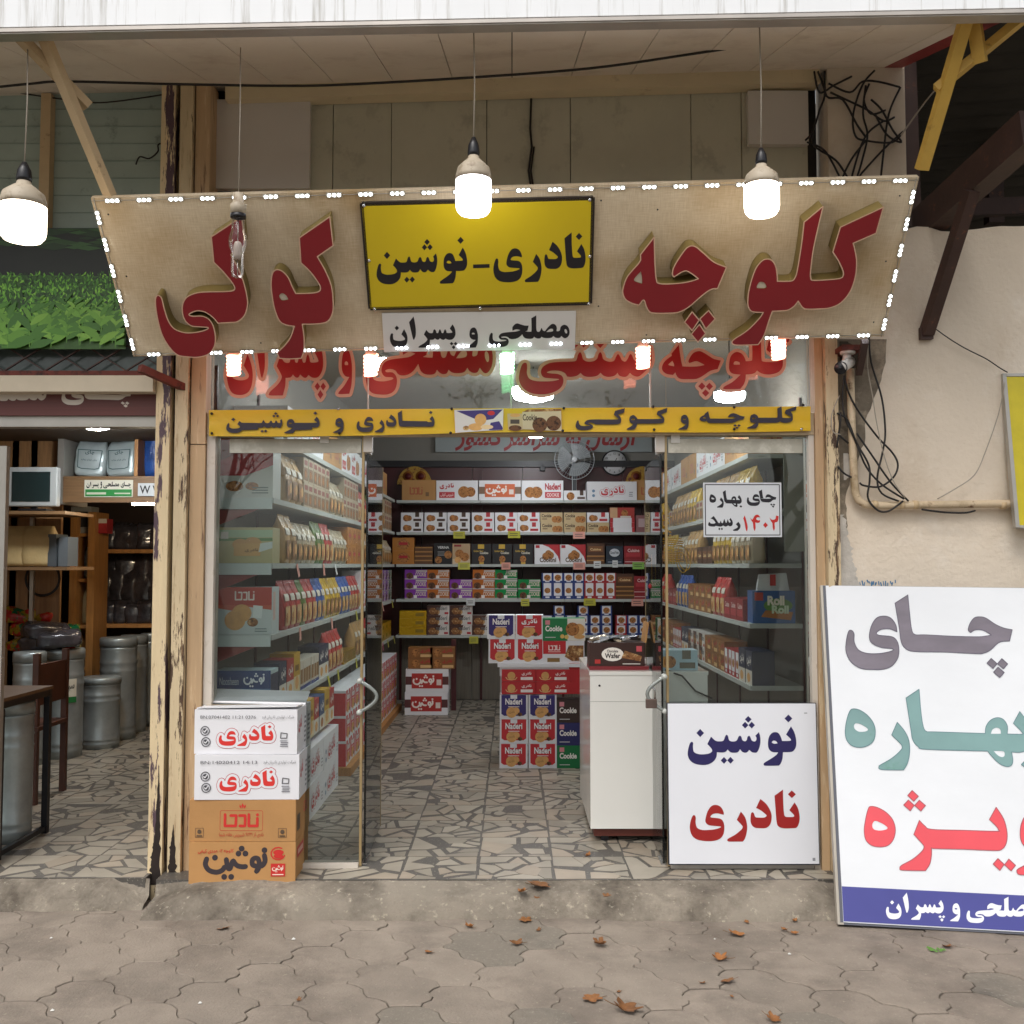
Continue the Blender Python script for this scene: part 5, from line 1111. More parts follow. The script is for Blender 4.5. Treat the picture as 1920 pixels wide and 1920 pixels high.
o2 = carton(bm1, 'brown carton with red lettering in a rounded frame on the doorstep stack', 455, 1540, yb0 + .005, .190, -.006, zb0 + .192)
o3 = carton(wm2, 'white carton with red lettering, directly on the brown cartons of the doorstep stack', 461, 1460, yb0 + .0, .208, .02, zb0 + .384)
o4 = carton(wm1, 'white carton with red lettering and loose flaps, topmost of the doorstep stack', 461, 1370, yb0 + .01, .206, -.012, zb0 + .594)
for q, ang in ((((-.26, .05), (.27, .05), (.27, .18), (-.26, .18)), 18),):
    B = MB(); B.box(-.235, .0, 0, .24, .12, .004, 'whitebox'); f = B.build('flap', o4, (0, .03, .2075), (math.radians(26), math.radians(1.5), 0))
B = MB(); B.box(-.235, -.115, 0, .24, 0, .004, 'whitebox'); B.build('flap', o4, (0, -.03, .2085), (math.radians(-3), math.radians(-1), 0))

# ------------------------------------------------------------ shop fittings
LV = [.84, 1.22, 1.59, 1.93, 2.27]
XL0, XL1, XR0, XR1 = -1.545, -1.24, 1.46, 1.785
m_sw = 'shelf_white'
def shelving(label, x0, y0, x1, y1, front, levels, unit=.9):
    t = thing('wall_shelving', label, 'shelves', ((x0 + x1) / 2, (y0 + y1) / 2, ZF)); off = (-(x0 + x1) / 2, -(y0 + y1) / 2, -ZF)
    along = 'x' if front == 'y' else 'y'
    a0, a1 = (x0, x1) if along == 'x' else (y0, y1); n = max(1, round((a1 - a0) / unit)); du = (a1 - a0) / n
    for z in levels:
        for i in range(n):
            B = MB(); p, q = a0 + i * du + .002, a0 + (i + 1) * du - .002
            if along == 'x': B.box(p, y0, z - .028, q, y1, z, m_sw)
            elif front == 'r': B.box(x0, p, z - .028, x1, q, z, m_sw)
            else: B.box(x0, p, z - .028, x1, q, z, m_sw)
            B.build('shelf', t, off)
    for i in range(n + 1):
        B = MB(); p = min(a1 - .012, max(a0 + .012, a0 + i * du))
        if along == 'x': B.box(p - .012, y1 + .001, ZF, p + .012, y1 + .03, 2.62, 'maroon')
        elif front == 'r': B.box(x0 - .012, p - .012, ZF, x0 - .001, p + .012, 2.62, 'maroon')
        else: B.box(x1 + .001, p - .012, ZF, x1 + .012, p + .012, 2.62, 'maroon')
        B.build('upright', t, off)
    return t, off
YBK = 5.76
shelving('white back wall shelves on maroon uprights facing the doors', -1.23, YBK, 1.45, 6.13, 'y', LV)
lt, loff = shelving('white shelves along the left wall behind the window pane', XL0, .26, XL1, 5.70, 'r', LV)
rt, roff = shelving('white shelves along the right wall behind the counter', XR0, 1.25, XR1, 5.70, 'l', LV)
B = MB(); B.box(XL0 - .005, .235, ZF, XL0 + .012, .255, 2.62, 'maroon'); B.build('end_post', lt, loff)
B = MB(); B.box(XL0, .2585, ZF, XL1, .2595, 2.6, mat('end_red', '#8a3a34', .5)) ; 
for z in LV:      # sloping red end brackets under each shelf
    B = MB(); B.raw([(XL0, .262, z - .03), (XL1, .262, z - .03), (XL0, .262, z - .15), (XL0, .268, z - .03), (XL1, .268, z - .03), (XL0, .268, z - .15)], [(0, 2, 1), (3, 4, 5), (0, 1, 4, 3), (1, 2, 5, 4), (2, 0, 3, 5)], mat('end_red', '#a3352d', .5)); B.build('end_bracket', lt, loff)

# ------------------------------------------------------------ product meshes (front faces -y)
WB = 'whitebox'
def cook(cx, cz, r, mt='cookie', q=1.0): return [('d', cx, cz, r, mt, q)]
def type_(n, w_, d_, h_, body, pr, sides=None, top=None): return box_mesh(n, w_, d_, h_, body, pr, sides, top)
nad = lambda c: [('r', .06, .14, .94, 1.0, c), ('p', [(.06, .14), (.16, .14), (.06, .22)], WB), ('p', [(.94, .14), (.84, .14), (.94, .22)], WB), ('r', .38, .84, .62, 1.0, WB), ('t', 'Naderi', .2, .60, .80, .86, '#5b2a35' if c != '#35286e' else '#241a52', .07), ('t', 'Naderi', .2, .60, .80, .86, '#f3eeee', .03), ('r', .3, .50, .7, .53, '#e8d9d9')] + cook(.58, .34, .13, 'biscuit', 1.0) + cook(.42, .28, .19, 'biscuit') + [('t', 'نادری', .31, .23, .53, .35, '#9a6a3c', .02)] + cook(.72, .2, .085, 'darkcookie', .8)
T_ = {}
T_['naderi_red'] = type_('biscuit_box', .203, .16, .174, WB, nad('#c42b33'), [('r', 0, 0, 1, .9, '#c42b33')])
T_['naderi_purple'] = type_('biscuit_box', .203, .16, .174, WB, nad('#35286e'), [('r', 0, 0, 1, .9, '#35286e')])
nfa = nad('#c42b33'); nfa = [p for p in nfa if not (p[0] == 't' and p[1] == 'Naderi')] + [('w', 'naderi', .22, .6, .78, .86, '#f3eeee')]
T_['naderi_fa'] = type_('biscuit_box', .203, .16, .174, WB, nfa, [('r', 0, 0, 1, .9, '#c42b33')])
ck = lambda c: [('r', .06, .72, .17, .92, '#d98a94'), ('t', 'Cookie', .06, .42, .46, .68, '#f0ece6', .04), ('r', .06, .14, .3, .17, '#d8d8d8')]
T_['cookie_green'] = type_('cookie_carton', .31, .17, .162, '#1d7a45', [('r', .58, 0, 1, 1, '#e5e0d6')] + ck(0) + cook(.85, .5, .14, 'biscuit') + cook(.70, .52, .16, 'cookie') + cook(.46, .2, .05, '#e2c06a') + cook(.56, .17, .05, '#e2c06a') + cook(.86, .18, .13, 'biscuit', .4))
T_['cookie_brown'] = type_('cookie_carton', .31, .17, .162, '#3a2a26', ck(0) + cook(.75, .25, .12, 'darkcookie'))
T_['cookie_navy'] = type_('cookie_carton', .31, .17, .162, '#2a2a63', ck(0) + cook(.72, .25, .12, '#d8d6d6', .5))
T_['cookie_green2'] = type_('cookie_carton', .31, .17, .162, '#10733f', ck(0) + cook(.74, .25, .10, '#e2c06a'))
T_['nadi_red'] = type_('biscuit_carton', .30, .17, .162, WB, [('r', 0, .42, .55, 1, '#c4272d'), ('nd', .12, .58, .42, .82, '#f2e6e2'), ('r', .12, .5, .42, .53, '#e8c9c6'), ('p', [(.52, .3), (.62, .8), (.98, .8), (.98, .12), (.7, .1)], 'nuts'), ('r', .1, .06, .4, .24, '#8a6a36')], [('r', 0, .4, 1, 1, '#c4272d')])
T_['wheat_red'] = type_('wheat_carton', .25, .2, .088, '#b8242a', [('s', [(.12, .35), (.16, .2), (.28, .14), (.4, .2), (.44, .35)], .012, '#d9b07a')] + cook(.28, .48, .115, 'biscuit') + [('w', 'naderi', .58, .5, .86, .82, '#f0dcd8'), ('r', .55, .14, .9, .38, '#efe6e2')], None, '#d8a79f')
T_['sb_brown'] = type_('cookie_box', .236, .16, .104, WB, cook(.36, .42, .13) + cook(.24, .42, .15) + [('r', .64, .55, .82, 1, '#4a3326'), ('r', .56, .12, .92, .36, '#4a3326')])
T_['sb_red'] = type_('cookie_box', .236, .16, .104, WB, cook(.36, .42, .13) + cook(.24, .42, .15) + [('r', .64, .55, .82, 1, '#b3262f'), ('r', .56, .12, .92, .36, '#b3262f')])
T_['sb_cream'] = type_('cookie_box', .236, .16, .104, '#c2ab82', [('t', 'Cookie', .06, .5, .5, .85, '#3d2816', .03), ('r', .08, .3, .3, .38, '#5a3d22')] + cook(.82, .3, .16) + cook(.66, .3, .15) )
foil = lambda c: [('r', 0, .0, 1, .12, '#b9b0b0'), ('r', .5, .78, 1, .95, '#c9c0bc'), ('t', 'COOKIE', .48, .3, .96, .74, '#d9c9bc', .03)] + cook(.22, .38, .16, 'darkcookie', .9) + [('r', .4, .1, .55, .4, '#e9e3e0')]
for c in ('purple', 'orange', 'green'): T_['foil_' + c] = type_('foil_cookie_box', .236, .16, .103, K('f_' + c), foil(K('f_' + c)))
bw = lambda c: [('r', .12, .2, .88, .98, WB), ('d', .5, .52, .3, 'cookie', .9), ('r', .3, .06, .7, .16, WB)]
T_['bw_blue'] = type_('cake_box', .108, .12, .172, '#20397e', bw(0)); T_['bw_red'] = type_('cake_box', .108, .12, .172, '#a8242c', bw(0))
T_['bs_blue'] = type_('cake_box', .118, .12, .102, '#20397e', bw(0)); T_['bs_red'] = type_('cake_box', .118, .12, .102, '#a8242c', bw(0))
T_['nutty'] = type_('nut_biscuit_box', .236, .16, .104, '#d8d2cc', [('p', [(0, 0), (.5, 0), (.62, 1), (0, 1)], '#4d2c20'), ('t', 'naderi', .42, .5, .9, .9, '#6a6a6a', .02)] + cook(.25, .4, .17, 'nuts', .9) + cook(.45, .3, .12, 'nuts', .8) + [('r', .78, .1, .95, .3, '#b3262f')])
T_['brown_row'] = type_('brown_biscuit_box', .24, .16, .104, '#8a5a2c', cook(.3, .5, .16, 'cookie') + [('w', 'naderi', .5, .5, .9, .9, '#b3262f'), ('r', .5, .1, .95, .35, '#d8b27a')])
T_['gold'] = type_('gold_foil_pack', .285, .17, .085, K('goldfoil'), [('r', .6, .3, .9, .7, '#8f7414')])
T_['verna'] = type_('black_gift_box', .188, .12, .222, '#17161a', [('t', 'VERNA', .2, .74, .85, .86, '#d8d8d8', .03)] + lines(.2, .6, .4, 4, .06, '#8a8a8a') + cook(.25, .2, .2, 'cookie') + cook(.8, .45, .22, 'cookie'))
T_['tanbag'] = type_('cookie_gift_box', .188, .12, .218, '#b59a78', [('r', .0, .0, 1, .25, '#cdb99c')] + cook(.4, .5, .25, 'cookie') + cook(.7, .35, .25, 'cookie') + cook(.3, .2, .18, 'biscuit') + [('r', .1, .85, .5, .95, '#8a2a2a')])
T_['blackgold'] = type_('black_gift_box', .208, .12, .214, '#1a181a', [('r', .32, .76, .64, .98, '#c9a53a'), ('t', 'Golden Hour', .1, .6, .6, .7, '#c9a53a', .02), ('t', 'Cookies', .42, .5, .85, .62, '#d8d2c2', .03), ('r', .4, .0, .62, .1, '#c9a53a')] + cook(.5, .25, .16, 'cookie', 1.1))
T_['cookini'] = type_('white_cookie_box', .268, .16, .208, WB, [('p', [(.3, 1), (1, 1), (1, .1), (.92, .4), (.75, .68), (.55, .88)], '#b3262f'), ('r', .04, .82, .2, .97, '#b3262f')] + cook(.62, .45, .15) + cook(.45, .4, .15) + cook(.55, .55, .13) + [('t', 'Cookini', .2, .1, .85, .34, '#5a4632', .03)])
T_['choc_brown'] = type_('chocolate_box', .19, .15, .13, '#4f2f1c', [('r', .1, .3, .9, .75, '#7a4d28'), ('t', 'Cuisine', .2, .4, .8, .6, '#e0c08a', .03)]); T_['choc_thin'] = type_('chocolate_box', .19, .15, .045, '#5e3a1e', [('r', .0, .7, 1, 1, '#a8793e')])
T_['choc_red'] = type_('chocolate_box', .19, .15, .14, '#8f1c24', [('r', .1, .2, .9, .5, '#b03038'), ('t', 'Cuisine', .2, .55, .85, .8, '#e8c9c6', .02)]); T_['red_thin'] = type_('chocolate_box', .19, .15, .05, '#8f1c24', [('r', .0, .4, 1, .6, '#c9a0a0')])
T_['choc_blue'] = type_('chocolate_box', .18, .15, .14, '#1e2c3c', [('d', .5, .5, .3, '#c9cfd6', .8), ('t', 'Grand Petit', .25, .4, .75, .62, '#1e2c3c', .02)]); T_['blue_thin'] = type_('chocolate_box', .18, .15, .05, '#1e2c3c', [('r', .1, .3, .9, .6, '#6a7684')])
T_['orange_pack'] = type_('snack_pack', .23, .14, .14, '#b5742c', cook(.5, .5, .3, 'cookie', .8) + [('r', .3, .45, .7, .65, '#b3262f')])
T_['thin_white'] = type_('flat_biscuit_box', .26, .16, .05, WB, [('r', .0, .0, .12, 1, '#b3262f'), ('r', .88, .0, 1, 1, '#b3262f')]); T_['red_top'] = type_('red_biscuit_box', .26, .16, .11, '#a83028', [('r', 0, 0, .3, 1, '#c9a07a')] + cook(.6, .45, .14, 'cookie') + [('r', .42, .0, .85, .18, '#d8d2c8')]); T_['pinkish'] = type_('pale_biscuit_box', .26, .16, .18, '#8a5a5c', [('r', .1, .3, .9, .8, '#b9a0a2')])
# cartons on the top shelf
T_['c_naderi_ck'] = type_('white_carton', .445, .3, .212, WB, cook(.82, .42, .12) + cook(.66, .42, .14) + [('w', 'naderi', .08, .56, .42, .88, '#b3262f'), ('r', .07, .12, .44, .42, '#c0303a'), ('t', 'شیرینی کوکی', .1, .18, .41, .36, '#f0dcd8', .02)])
T_['c_naderi_en'] = type_('white_carton', .445, .3, .212, WB, cook(.2, .4, .13) + cook(.36, .4, .14) + [('t', 'Naderi', .56, .52, .94, .86, '#b3262f', .04), ('r', .56, .12, .94, .42, '#c0303a'), ('t', 'COOKIE', .6, .18, .9, .36, '#f0dcd8', .03)])
nos_c = lambda a, b: [('r', .0, .32, 1, .68, b), ('r', .14, .16, .86, .82, a), ('ns', .18, .22, .68, .76, '#f3e9e2'), ('r', .72, .3, .83, .55, '#e8d8d0')]
T_['c_noshin_or'] = type_('white_carton', .445, .3, .212, WB, nos_c('#d0602a', '#7a5a42')); T_['c_noshin_red'] = type_('white_carton', .42, .3, .222, WB, nos_c('#b5302c', '#5a3030'))
T_['c_naderi_wh'] = type_('white_carton', .53, .3, .2, WB, [('o', 'naderi', .28, .25, .74, .76, '#b8474f', .03), ('o', 'naderi', .28, .25, .74, .76, WB, .024), ('w', 'naderi', .28, .25, .74, .76, '#c0303a')] + cook(.13, .5, .03, '#6a8aa8') + cook(.13, .25, .03, '#6a8aa8') + lines(.84, .92, .2, 3, .1, '#8a8a92'))
T_['c_brown'] = type_('brown_carton', .36, .3, .217, CR, [('nd', .22, .28, .62, .66, '#a8452f'), ('r', .7, .2, .8, .4, '#7a5a3a')], [('nd', .3, .3, .8, .6, '#a8452f')])
T_['c_small'] = type_('cookie_box', .236, .16, .104, WB, cook(.3, .42, .18) + [('r', .72, .5, .88, 1, '#4a3326'), ('r', .6, .12, .95, .36, '#6a5a52')])
PN = {'naderi_red': 'red square biscuit box', 'naderi_purple': 'purple square biscuit box'}
def prod(key, x, y, z, rz=0, label='', group='', name=None, jit=0.0):
    me = T_[key]; o = put(name or me.name.split('.')[0], me, None, (x + R.uniform(-jit, jit), y, z + .0006), (0, 0, rz + R.uniform(-jit, jit) * 3)); tag(o, label, 'carton' if 'carton' in me.name else 'box', group); return o
def hgt(key): return max(v.co.z for v in T_[key].vertices)
def dep(key): return max(v.co.y for v in T_[key].vertices)
KB = (YBK + .06 + 5) / F
def bx(zx): return (640 + zx / 3 - 960) * KB     # column of the 3x close-up to x on the back shelf
def back(level, items, label, group, yo=0.0):
    for it in items:
        key, zx0, zx1, stack = it; x = bx((zx0 + zx1) / 2); z = LV[level]
        keys = key if isinstance(key, list) else [key] * stack
        for kq in keys:
            lab = label.get(kq, None) if isinstance(label, dict) else label
            prod(kq, x, YBK + .03 + dep(kq) + yo, z, 0, lab, 'set of the ' + lab, jit=.003); z += hgt(kq) + .001
D_ = {'c_brown': 'brown carton with red lettering on the top back shelf', 'c_naderi_ck': 'white carton with cookies and red Persian logo on the top back shelf', 'c_noshin_or': 'white carton with orange logo panel on the top back shelf', 'c_naderi_en': 'white carton with cookies and red Latin logo on the top back shelf', 'c_small': 'small white cookie box beside the fan on the top back shelf', 'c_naderi_wh': 'white carton with outlined red logo below the wall clock'}
back(4, [('c_brown', 340, 530, 1), ('c_naderi_ck', 533, 770, 1), ('c_noshin_or', 773, 1010, 1), ('c_naderi_en', 1013, 1247, 1), ('c_small', 1252, 1378, 1), ('c_naderi_wh', 1382, 1665, 1)], D_, '')
prod('c_brown', bx(1740), YBK + .2, LV[4], 0, 'brown carton beyond the white carton under the wall clock', None)
D_ = {'sb_brown': 'small white cookie box with brown panels on the back shelf', 'sb_red': 'small white cookie box with red panels on the back shelf', 'sb_cream': 'small cream cookie box on the back shelf', 'thin_white': 'flat white and red biscuit box under the red biscuit box', 'red_top': 'red biscuit box on flat white boxes', 'pinkish': 'dull pink biscuit box at the end of the back shelf'}
back(3, [('sb_brown', 335, 460, 2), ('sb_brown', 467, 595, 2), ('sb_brown', 597, 722, 2), ('sb_red', 735, 860, 2), ('sb_red', 863, 990, 2), ('sb_red', 992, 1115, 2), ('sb_cream', 1118, 1247, 2), ('sb_cream', 1249, 1377, 2), (['sb_cream', 'sb_red'], 1380, 1508, 2), (['thin_white', 'thin_white', 'thin_white', 'red_top'], 1512, 1648, 4), ('pinkish', 1660, 1790, 1)], D_, '')
D_ = {'orange_pack': 'orange snack pack on the back shelf', 'choc_thin': 'thin brown chocolate box in a stack on the back shelf', 'verna': 'black gift box with white title and cookies', 'tanbag': 'tan gift box printed with cookies beside the black boxes', 'blackgold': 'black gift box with gold label on the back shelf', 'cookini': 'white cookie box with red corner sweep on the back shelf', 'choc_brown': 'brown chocolate box atop its stack on the back shelf', 'blue_thin': 'thin dark blue chocolate box on the back shelf', 'choc_blue': 'dark blue chocolate box with silver oval on the back shelf', 'red_thin': 'thin red chocolate box on the back shelf', 'choc_red': 'red chocolate box on the back shelf'}
back(2, [('orange_pack', 290, 410, 2), ('choc_thin', 415, 515, 4), ('verna', 523, 622, 1), ('tanbag', 625, 725, 1), ('blackgold', 733, 845, 1), ('blackgold', 850, 960, 1), ('blackgold', 965, 1080, 1), ('cookini', 1085, 1228, 1), ('cookini', 1231, 1375, 1), (['choc_thin', 'choc_thin', 'choc_brown'], 1378, 1480, 3), (['blue_thin', 'choc_blue'], 1487, 1585, 2), (['red_thin', 'choc_red'], 1590, 1690, 2), (['red_thin', 'choc_red'], 1695, 1790, 2)], D_, '')
D_ = {'foil_purple': 'shiny purple foil cookie box on the back shelf', 'foil_orange': 'shiny orange foil cookie box on the back shelf', 'foil_green': 'shiny green foil cookie box on the back shelf', 'bw_blue': 'tall blue and white cake box on the back shelf', 'bw_red': 'tall red and white cake box on the back shelf', 'bs_blue': 'small blue and white cake box on the back shelf', 'bs_red': 'small red and white cake box on the back shelf', 'choc_thin': D_['choc_thin'], 'choc_brown': D_['choc_brown'], 'red_thin': D_['red_thin'], 'choc_red': D_['choc_red']}
back(1, [('foil_purple', 358, 483, 3), ('foil_orange', 485, 607, 3), ('foil_purple', 613, 737, 2), ('foil_orange', 740, 863, 3), ('foil_green', 867, 990, 3), ('foil_green', 993, 1118, 2)] + [(['bw_blue', 'bs_blue'], 1130 + 59 * i, 1185 + 59 * i, 2) for i in range(4)] + [(['bw_red', 'bs_red'], 1366 + 59 * i, 1421 + 59 * i, 2) for i in range(3)] + [(['choc_thin'] * 3 + ['choc_brown'], 1545, 1640, 4), (['red_thin', 'red_thin', 'choc_red'], 1648, 1740, 3)], D_, '')
D_ = {'gold': 'crinkled gold foil pack in a stack on the lowest back shelf', 'nutty': 'white and brown nut biscuit box on the lowest back shelf', 'brown_row': 'brown biscuit box on the lowest back shelf', 'bs_blue': 'small blue and white cake box on the lowest back shelf', 'bs_red': 'small red and white cake box on the lowest back shelf'}
back(0, [('gold', 330, 483, 3), ('nutty', 487, 607, 3), ('nutty', 613, 737, 3), ('nutty', 740, 860, 2), ('brown_row', 870, 990, 2), ('brown_row', 993, 1115, 2)] + [('bs_blue', 1128 + 66 * i, 1190 + 66 * i, 2 + (i % 2)) for i in range(6)] + [('bs_red', 1540, 1600, 2), ('bs_blue', 1605, 1665, 2), ('bs_blue', 1668, 1728, 2)], D_, '')
# floor stack at the back left
yq = 5.0; kq = (yq + 5) / F
for i in range(2): prod('c_noshin_red', (802 - 960) * kq - .008 * (1 - i), yq + .15, ZF + .223 * i, 0, ('white carton with red logo panel standing on the floor by the maroon column', 'white carton with red logo panel stacked under the brown boxes')[i], None)
for i in range(2):
    for j in range(2): prod('brown_row', (789 + 41 * i - 960) * kq, yq + .1, ZF + .447 + .105 * j, 0, 'brown biscuit box on top of the white floor cartons', 'brown boxes on the floor cartons')
B = MB(); x = (848 - 960) * kq; B.box(x - .025, 5.30, ZF, x + .025, 5.36, .83, 'maroon'); tag(B.build('support_column'), 'short maroon support column under the back shelves', 'column')

# ------------------------------------------------------------ stack of boxes by the counter and its white table
yt = 2.40; kt = (yt + 5) / F; ux = lambda u: (u - 960) * kt
cx = [ux(963), ux(1016.5)]
G1 = 'boxes stacked on the floor beside the counter'
for j in range(2):
    col_ = ('outer column of the floor stack', 'inner column of the floor stack')[j]
    for r_, key in enumerate(('naderi_red', 'naderi_red', 'naderi_purple')):
        prod(key, cx[j], yt + .08, ZF + .1755 * r_, 0, ('red square biscuit box lowest in the ', 'red square biscuit box between red and purple in the ', 'purple square biscuit box topping the ')[r_] + col_, None, jit=.002)
for r_, key in enumerate(('cookie_green2', 'cookie_navy', 'cookie_brown')):
    prod(key, cx[1] + .105 + .155, yt + .085, ZF + .163 * r_, 0, {'cookie_green2': 'green', 'cookie_navy': 'navy', 'cookie_brown': 'dark brown'}[key] + ' cookie carton in the floor stack against the counter', None)
zw = ZF + .53
for i in range(2):
    for j in range(2): prod('wheat_red', ux(973 + 63 * i), yt + .11, zw + .0895 * j, 0, ('lower', 'upper')[j] + ' red carton with wheat ears ' + ('at the free end of its row', 'next to the upright red carton')[i], None)
B = MB(); B.box(-.045, -.1, 0, .045, .1, .22, '#b8242a'); o = B.build('wheat_carton', None, (ux(1078), yt + .12, zw)); tag(o, 'red carton standing upright beside the wheat cartons', 'carton')
ztab = P(1000, 1244, yt + .03).z
tbl = thing('display_table', 'white display table carrying the upper biscuit boxes by the counter', 'table', (.35, yt + .3, ZF))
B = MB(); B.box(ux(933) - .35, -.29, ztab - ZF - .025, .55, .25, ztab - ZF, WB); B.build('table_top', tbl)
B = MB(); B.box(ux(937) - .35, -.275, ztab - ZF - .09, .55, -.26, ztab - ZF - .0255, WB); B.build('apron', tbl)
for (a_, b_) in ((ux(936) - .33, -.05), (.53, -.05), (ux(936) - .33, .22), (.53, .22)): B = MB(); B.box(a_ - .015, b_ - .015, 0, a_ + .015, b_ + .015, ztab - ZF - .0255, WB); B.build('leg', tbl)
y2 = yt + .12
prod('naderi_red', ux(942), y2, ztab, 0, 'red square biscuit box on the white table under the purple one', None); prod('naderi_red', ux(994), y2, ztab, 0, 'red square biscuit box on the white table under the Persian titled one', None); prod('nadi_red', ux(1057), y2, ztab, 0, 'red and white biscuit carton on the white table', None)
prod('naderi_purple', ux(939), y2, ztab + .1755, 0.02, 'purple square biscuit box on top of the white table stack', None); prod('naderi_fa', ux(993), y2, ztab + .1755, -.02, 'red square biscuit box with Persian title on top of the table stack', None); prod('cookie_green', ux(1057.5), y2, ztab + .1635, 0, 'green cookie carton on top of the white table stack', None)

# ------------------------------------------------------------ counter
x0, x1, y0, y1 = .415, 1.04, .43, 1.26; zc = 1.015
ct = thing('shop_counter', 'glossy white shop counter on a reddish wooden plinth by the right door', 'counter', ((x0 + x1) / 2, (y0 + y1) / 2, ZF)); co = (-(x0 + x1) / 2, -(y0 + y1) / 2, -ZF)
m_gw = mat('gloss_white', '#e6e5df', .18, var=.02, vs=3, dirt=('#b5b2a8', 20, .7, .76), coat=.4)
B = MB(); B.box(x0, y0, ZF + .075, x1, y0 + .018, zc - .16, m_gw); B.build('front_panel', ct, co)
B = MB(); B.box(x0, y0, zc - .1585, x1, y0 + .018, zc - .02, m_gw); B.build('front_panel', ct, co)
B = MB(); B.box(x0, y0 + .0185, ZF + .075, x0 + .018, y1, zc - .02, m_gw); B.build('side_panel', ct, co)
B = MB(); B.box(x1 - .018, y0 + .0185, ZF + .075, x1, y1, zc - .02, m_gw); B.build('side_panel', ct, co)
B = MB(); B.box(x0 - .004, y0 - .004, zc - .0195, x1 + .004, y1, zc, m_gw); B.build('counter_top', ct, co)
B = MB(); B.box(x0 + .02, y0 + .03, ZF + .03, x1 - .02, y1 - .02, ZF + .0745, mat('plinth_wood', '#6b3326', .6, var=.25, vs=8, stretch=(1, 4, 8))); B.build('plinth', ct, co)
for xx in (x0 + .08, x1 - .08): B = MB(); B.box(xx - .02, y0 + .06, ZF, xx + .02, y1 - .06, ZF + .0295, 'black'); B.build('foot', ct, co)
B = MB(); B.lathe([(.006, -.001), (.006, .001)], (x0 + .05, y0 - .001, zc - .075), 'black', 10, 'y'); B.build('lock_hole', ct, co)
wx = P(1157, 1250, .52)
waf = thing('wafer_display', 'dark brown open wafer box full of wrapped bars on the counter', 'box', (wx.x, .60, zc + .02))
w_, d_, h_ = .30, .16, .125; B = MB()
me = box_mesh('tray', w_, d_, h_, '#3a221c', [('d', .42, .5, .2, '#efe9e0', .62), ('t', 'Wafer', .28, .33, .56, .55, '#2a1a16', .03), ('t', 'Chocolate', .32, .58, .52, .7, '#2a1a16', .02), ('p', [(.58, .35), (.92, .2), (.95, .42), (.64, .66)], 'nuts'), ('r', .85, .62, .95, .86, '#c9525a'), ('r', .1, .1, .2, .28, '#b3302c'), ('r', .6, .07, .92, .11, '#d8d2ca')])
put('tray', me, waf)
B = MB(); B.box(-.005, -.08, 0, .005, .08, .11, CR); B.build('flap', waf, (.155, 0, .125), (0, math.radians(8), 0))
rr = random.Random(31)
for i in range(12):
    B = MB(); c = rr.choice(['#cfd2d6', '#8a8f96', '#3a3a44', '#c9b9a0', '#d9dde2']); B.box(-.05, -.014, -.006, .05, .014, .006, mat('wrap_' + c, H(c), .22, .5, bump=.6, bs=40)); B.build('wrapped_bar', waf, (rr.uniform(-.1, .1), rr.uniform(-.05, .05), .132 + rr.uniform(-.004, .016)), (rr.uniform(-.4, .4), rr.uniform(-.35, .35), rr.uniform(-.8, .8)))
B = MB(); B.box(-.15, -.09, 0, .17, .1, .0195, '#7a2026'); tag(B.build('flat_box', None, (wx.x, .59, zc + .0005)), 'flat maroon box under the wafer display on the counter', 'box')
ckx = P(1268, 1256, .50); bc = box_mesh('cookie_box', .235, .15, .105, '#a9c3cf', cook(.24, .4, .13, 'biscuit') + cook(.36, .4, .14, 'cookie') + [('r', .64, .55, .84, 1, '#6a6456'), ('r', .58, .08, .94, .38, '#6a6456'), ('d', .1, .82, .035, '#4a6a80')])
tag(put('cookie_box', bc, None, (ckx.x, .58, zc + .0005)), 'pale blue cookie box at the end of the counter', 'box')
B = MB(); B.tube([Vector((.82, .46, zc + .004)), Vector((.9, .40, zc - .02)), Vector((.97, .40, zc - .1)), Vector((1.06, .42, zc - .14))], .005, 'cable', 6); tag(B.build('power_cord'), 'black power cord trailing over the counter edge', 'cord')
# padlock on the right door handle
pk = P(1221, 1318, -.03); t = thing('padlock', 'steel padlock hanging from the right glass door handle', 'padlock', pk)
B = MB(); B.box(-.027, -.011, -.025, .027, .011, .02, mat('lock_body', '#6f5f58', .4, .6, var=.2, vs=20)); B.build('lock_body', t, fix=True, bevel=.003)
B = MB(); B.tube([(-.018, 0, .02)] + [(.018 * -math.cos(math.pi * k / 8), 0, .055 + .018 * math.sin(math.pi * k / 8)) for k in range(9)] + [(.018, 0, .02)], .005, 'chrome', 8); B.build('shackle', t)
# clock, fan, wall banner, other wall things
ck_ = P(1152, 868, 6.15); t = thing('wall_clock', 'round white wall clock with black rim and numerals', 'clock', ck_); r = .142
B = MB(); B.lathe([(r * .9, .0), (r, .015), (r, -.02), (r * .93, -.026), (r * .9, -.018), (r * .9, -.0)], (0, 0, 0), 'black', 32, 'y', True, False); B.build('rim', t)
B = MB(); B.lathe([(r * .905, -.012), (r * .905, -.0165)], (0, 0, 0), '#dfe0e2', 32, 'y'); B.build('dial', t)
B = MB(); fc = lambda x, z, d: (x, -.0172 - d, z)
for i in range(12):
    an = math.radians(90 - 30 * (i + 1)); s_ = str(i + 1); hw = .012 if len(s_) > 1 else .007
    text(B, s_, math.cos(an) * r * .72 - hw, math.cos(an) * r * .72 + hw, math.sin(an) * r * .72 - .011, math.sin(an) * r * .72 + .011, '#1c1c20', fc, .0, .01)
B.build('numerals', t)
B = MB()
for an, l, w2, d in ((math.radians(64), .055, .004, .0008), (math.radians(173), .10, .003, .0014)):
    stroke(B, [(-.015 * math.cos(an), -.015 * math.sin(an)), (l * math.cos(an), l * math.sin(an))], w2, '#1c1c20', fc, d)
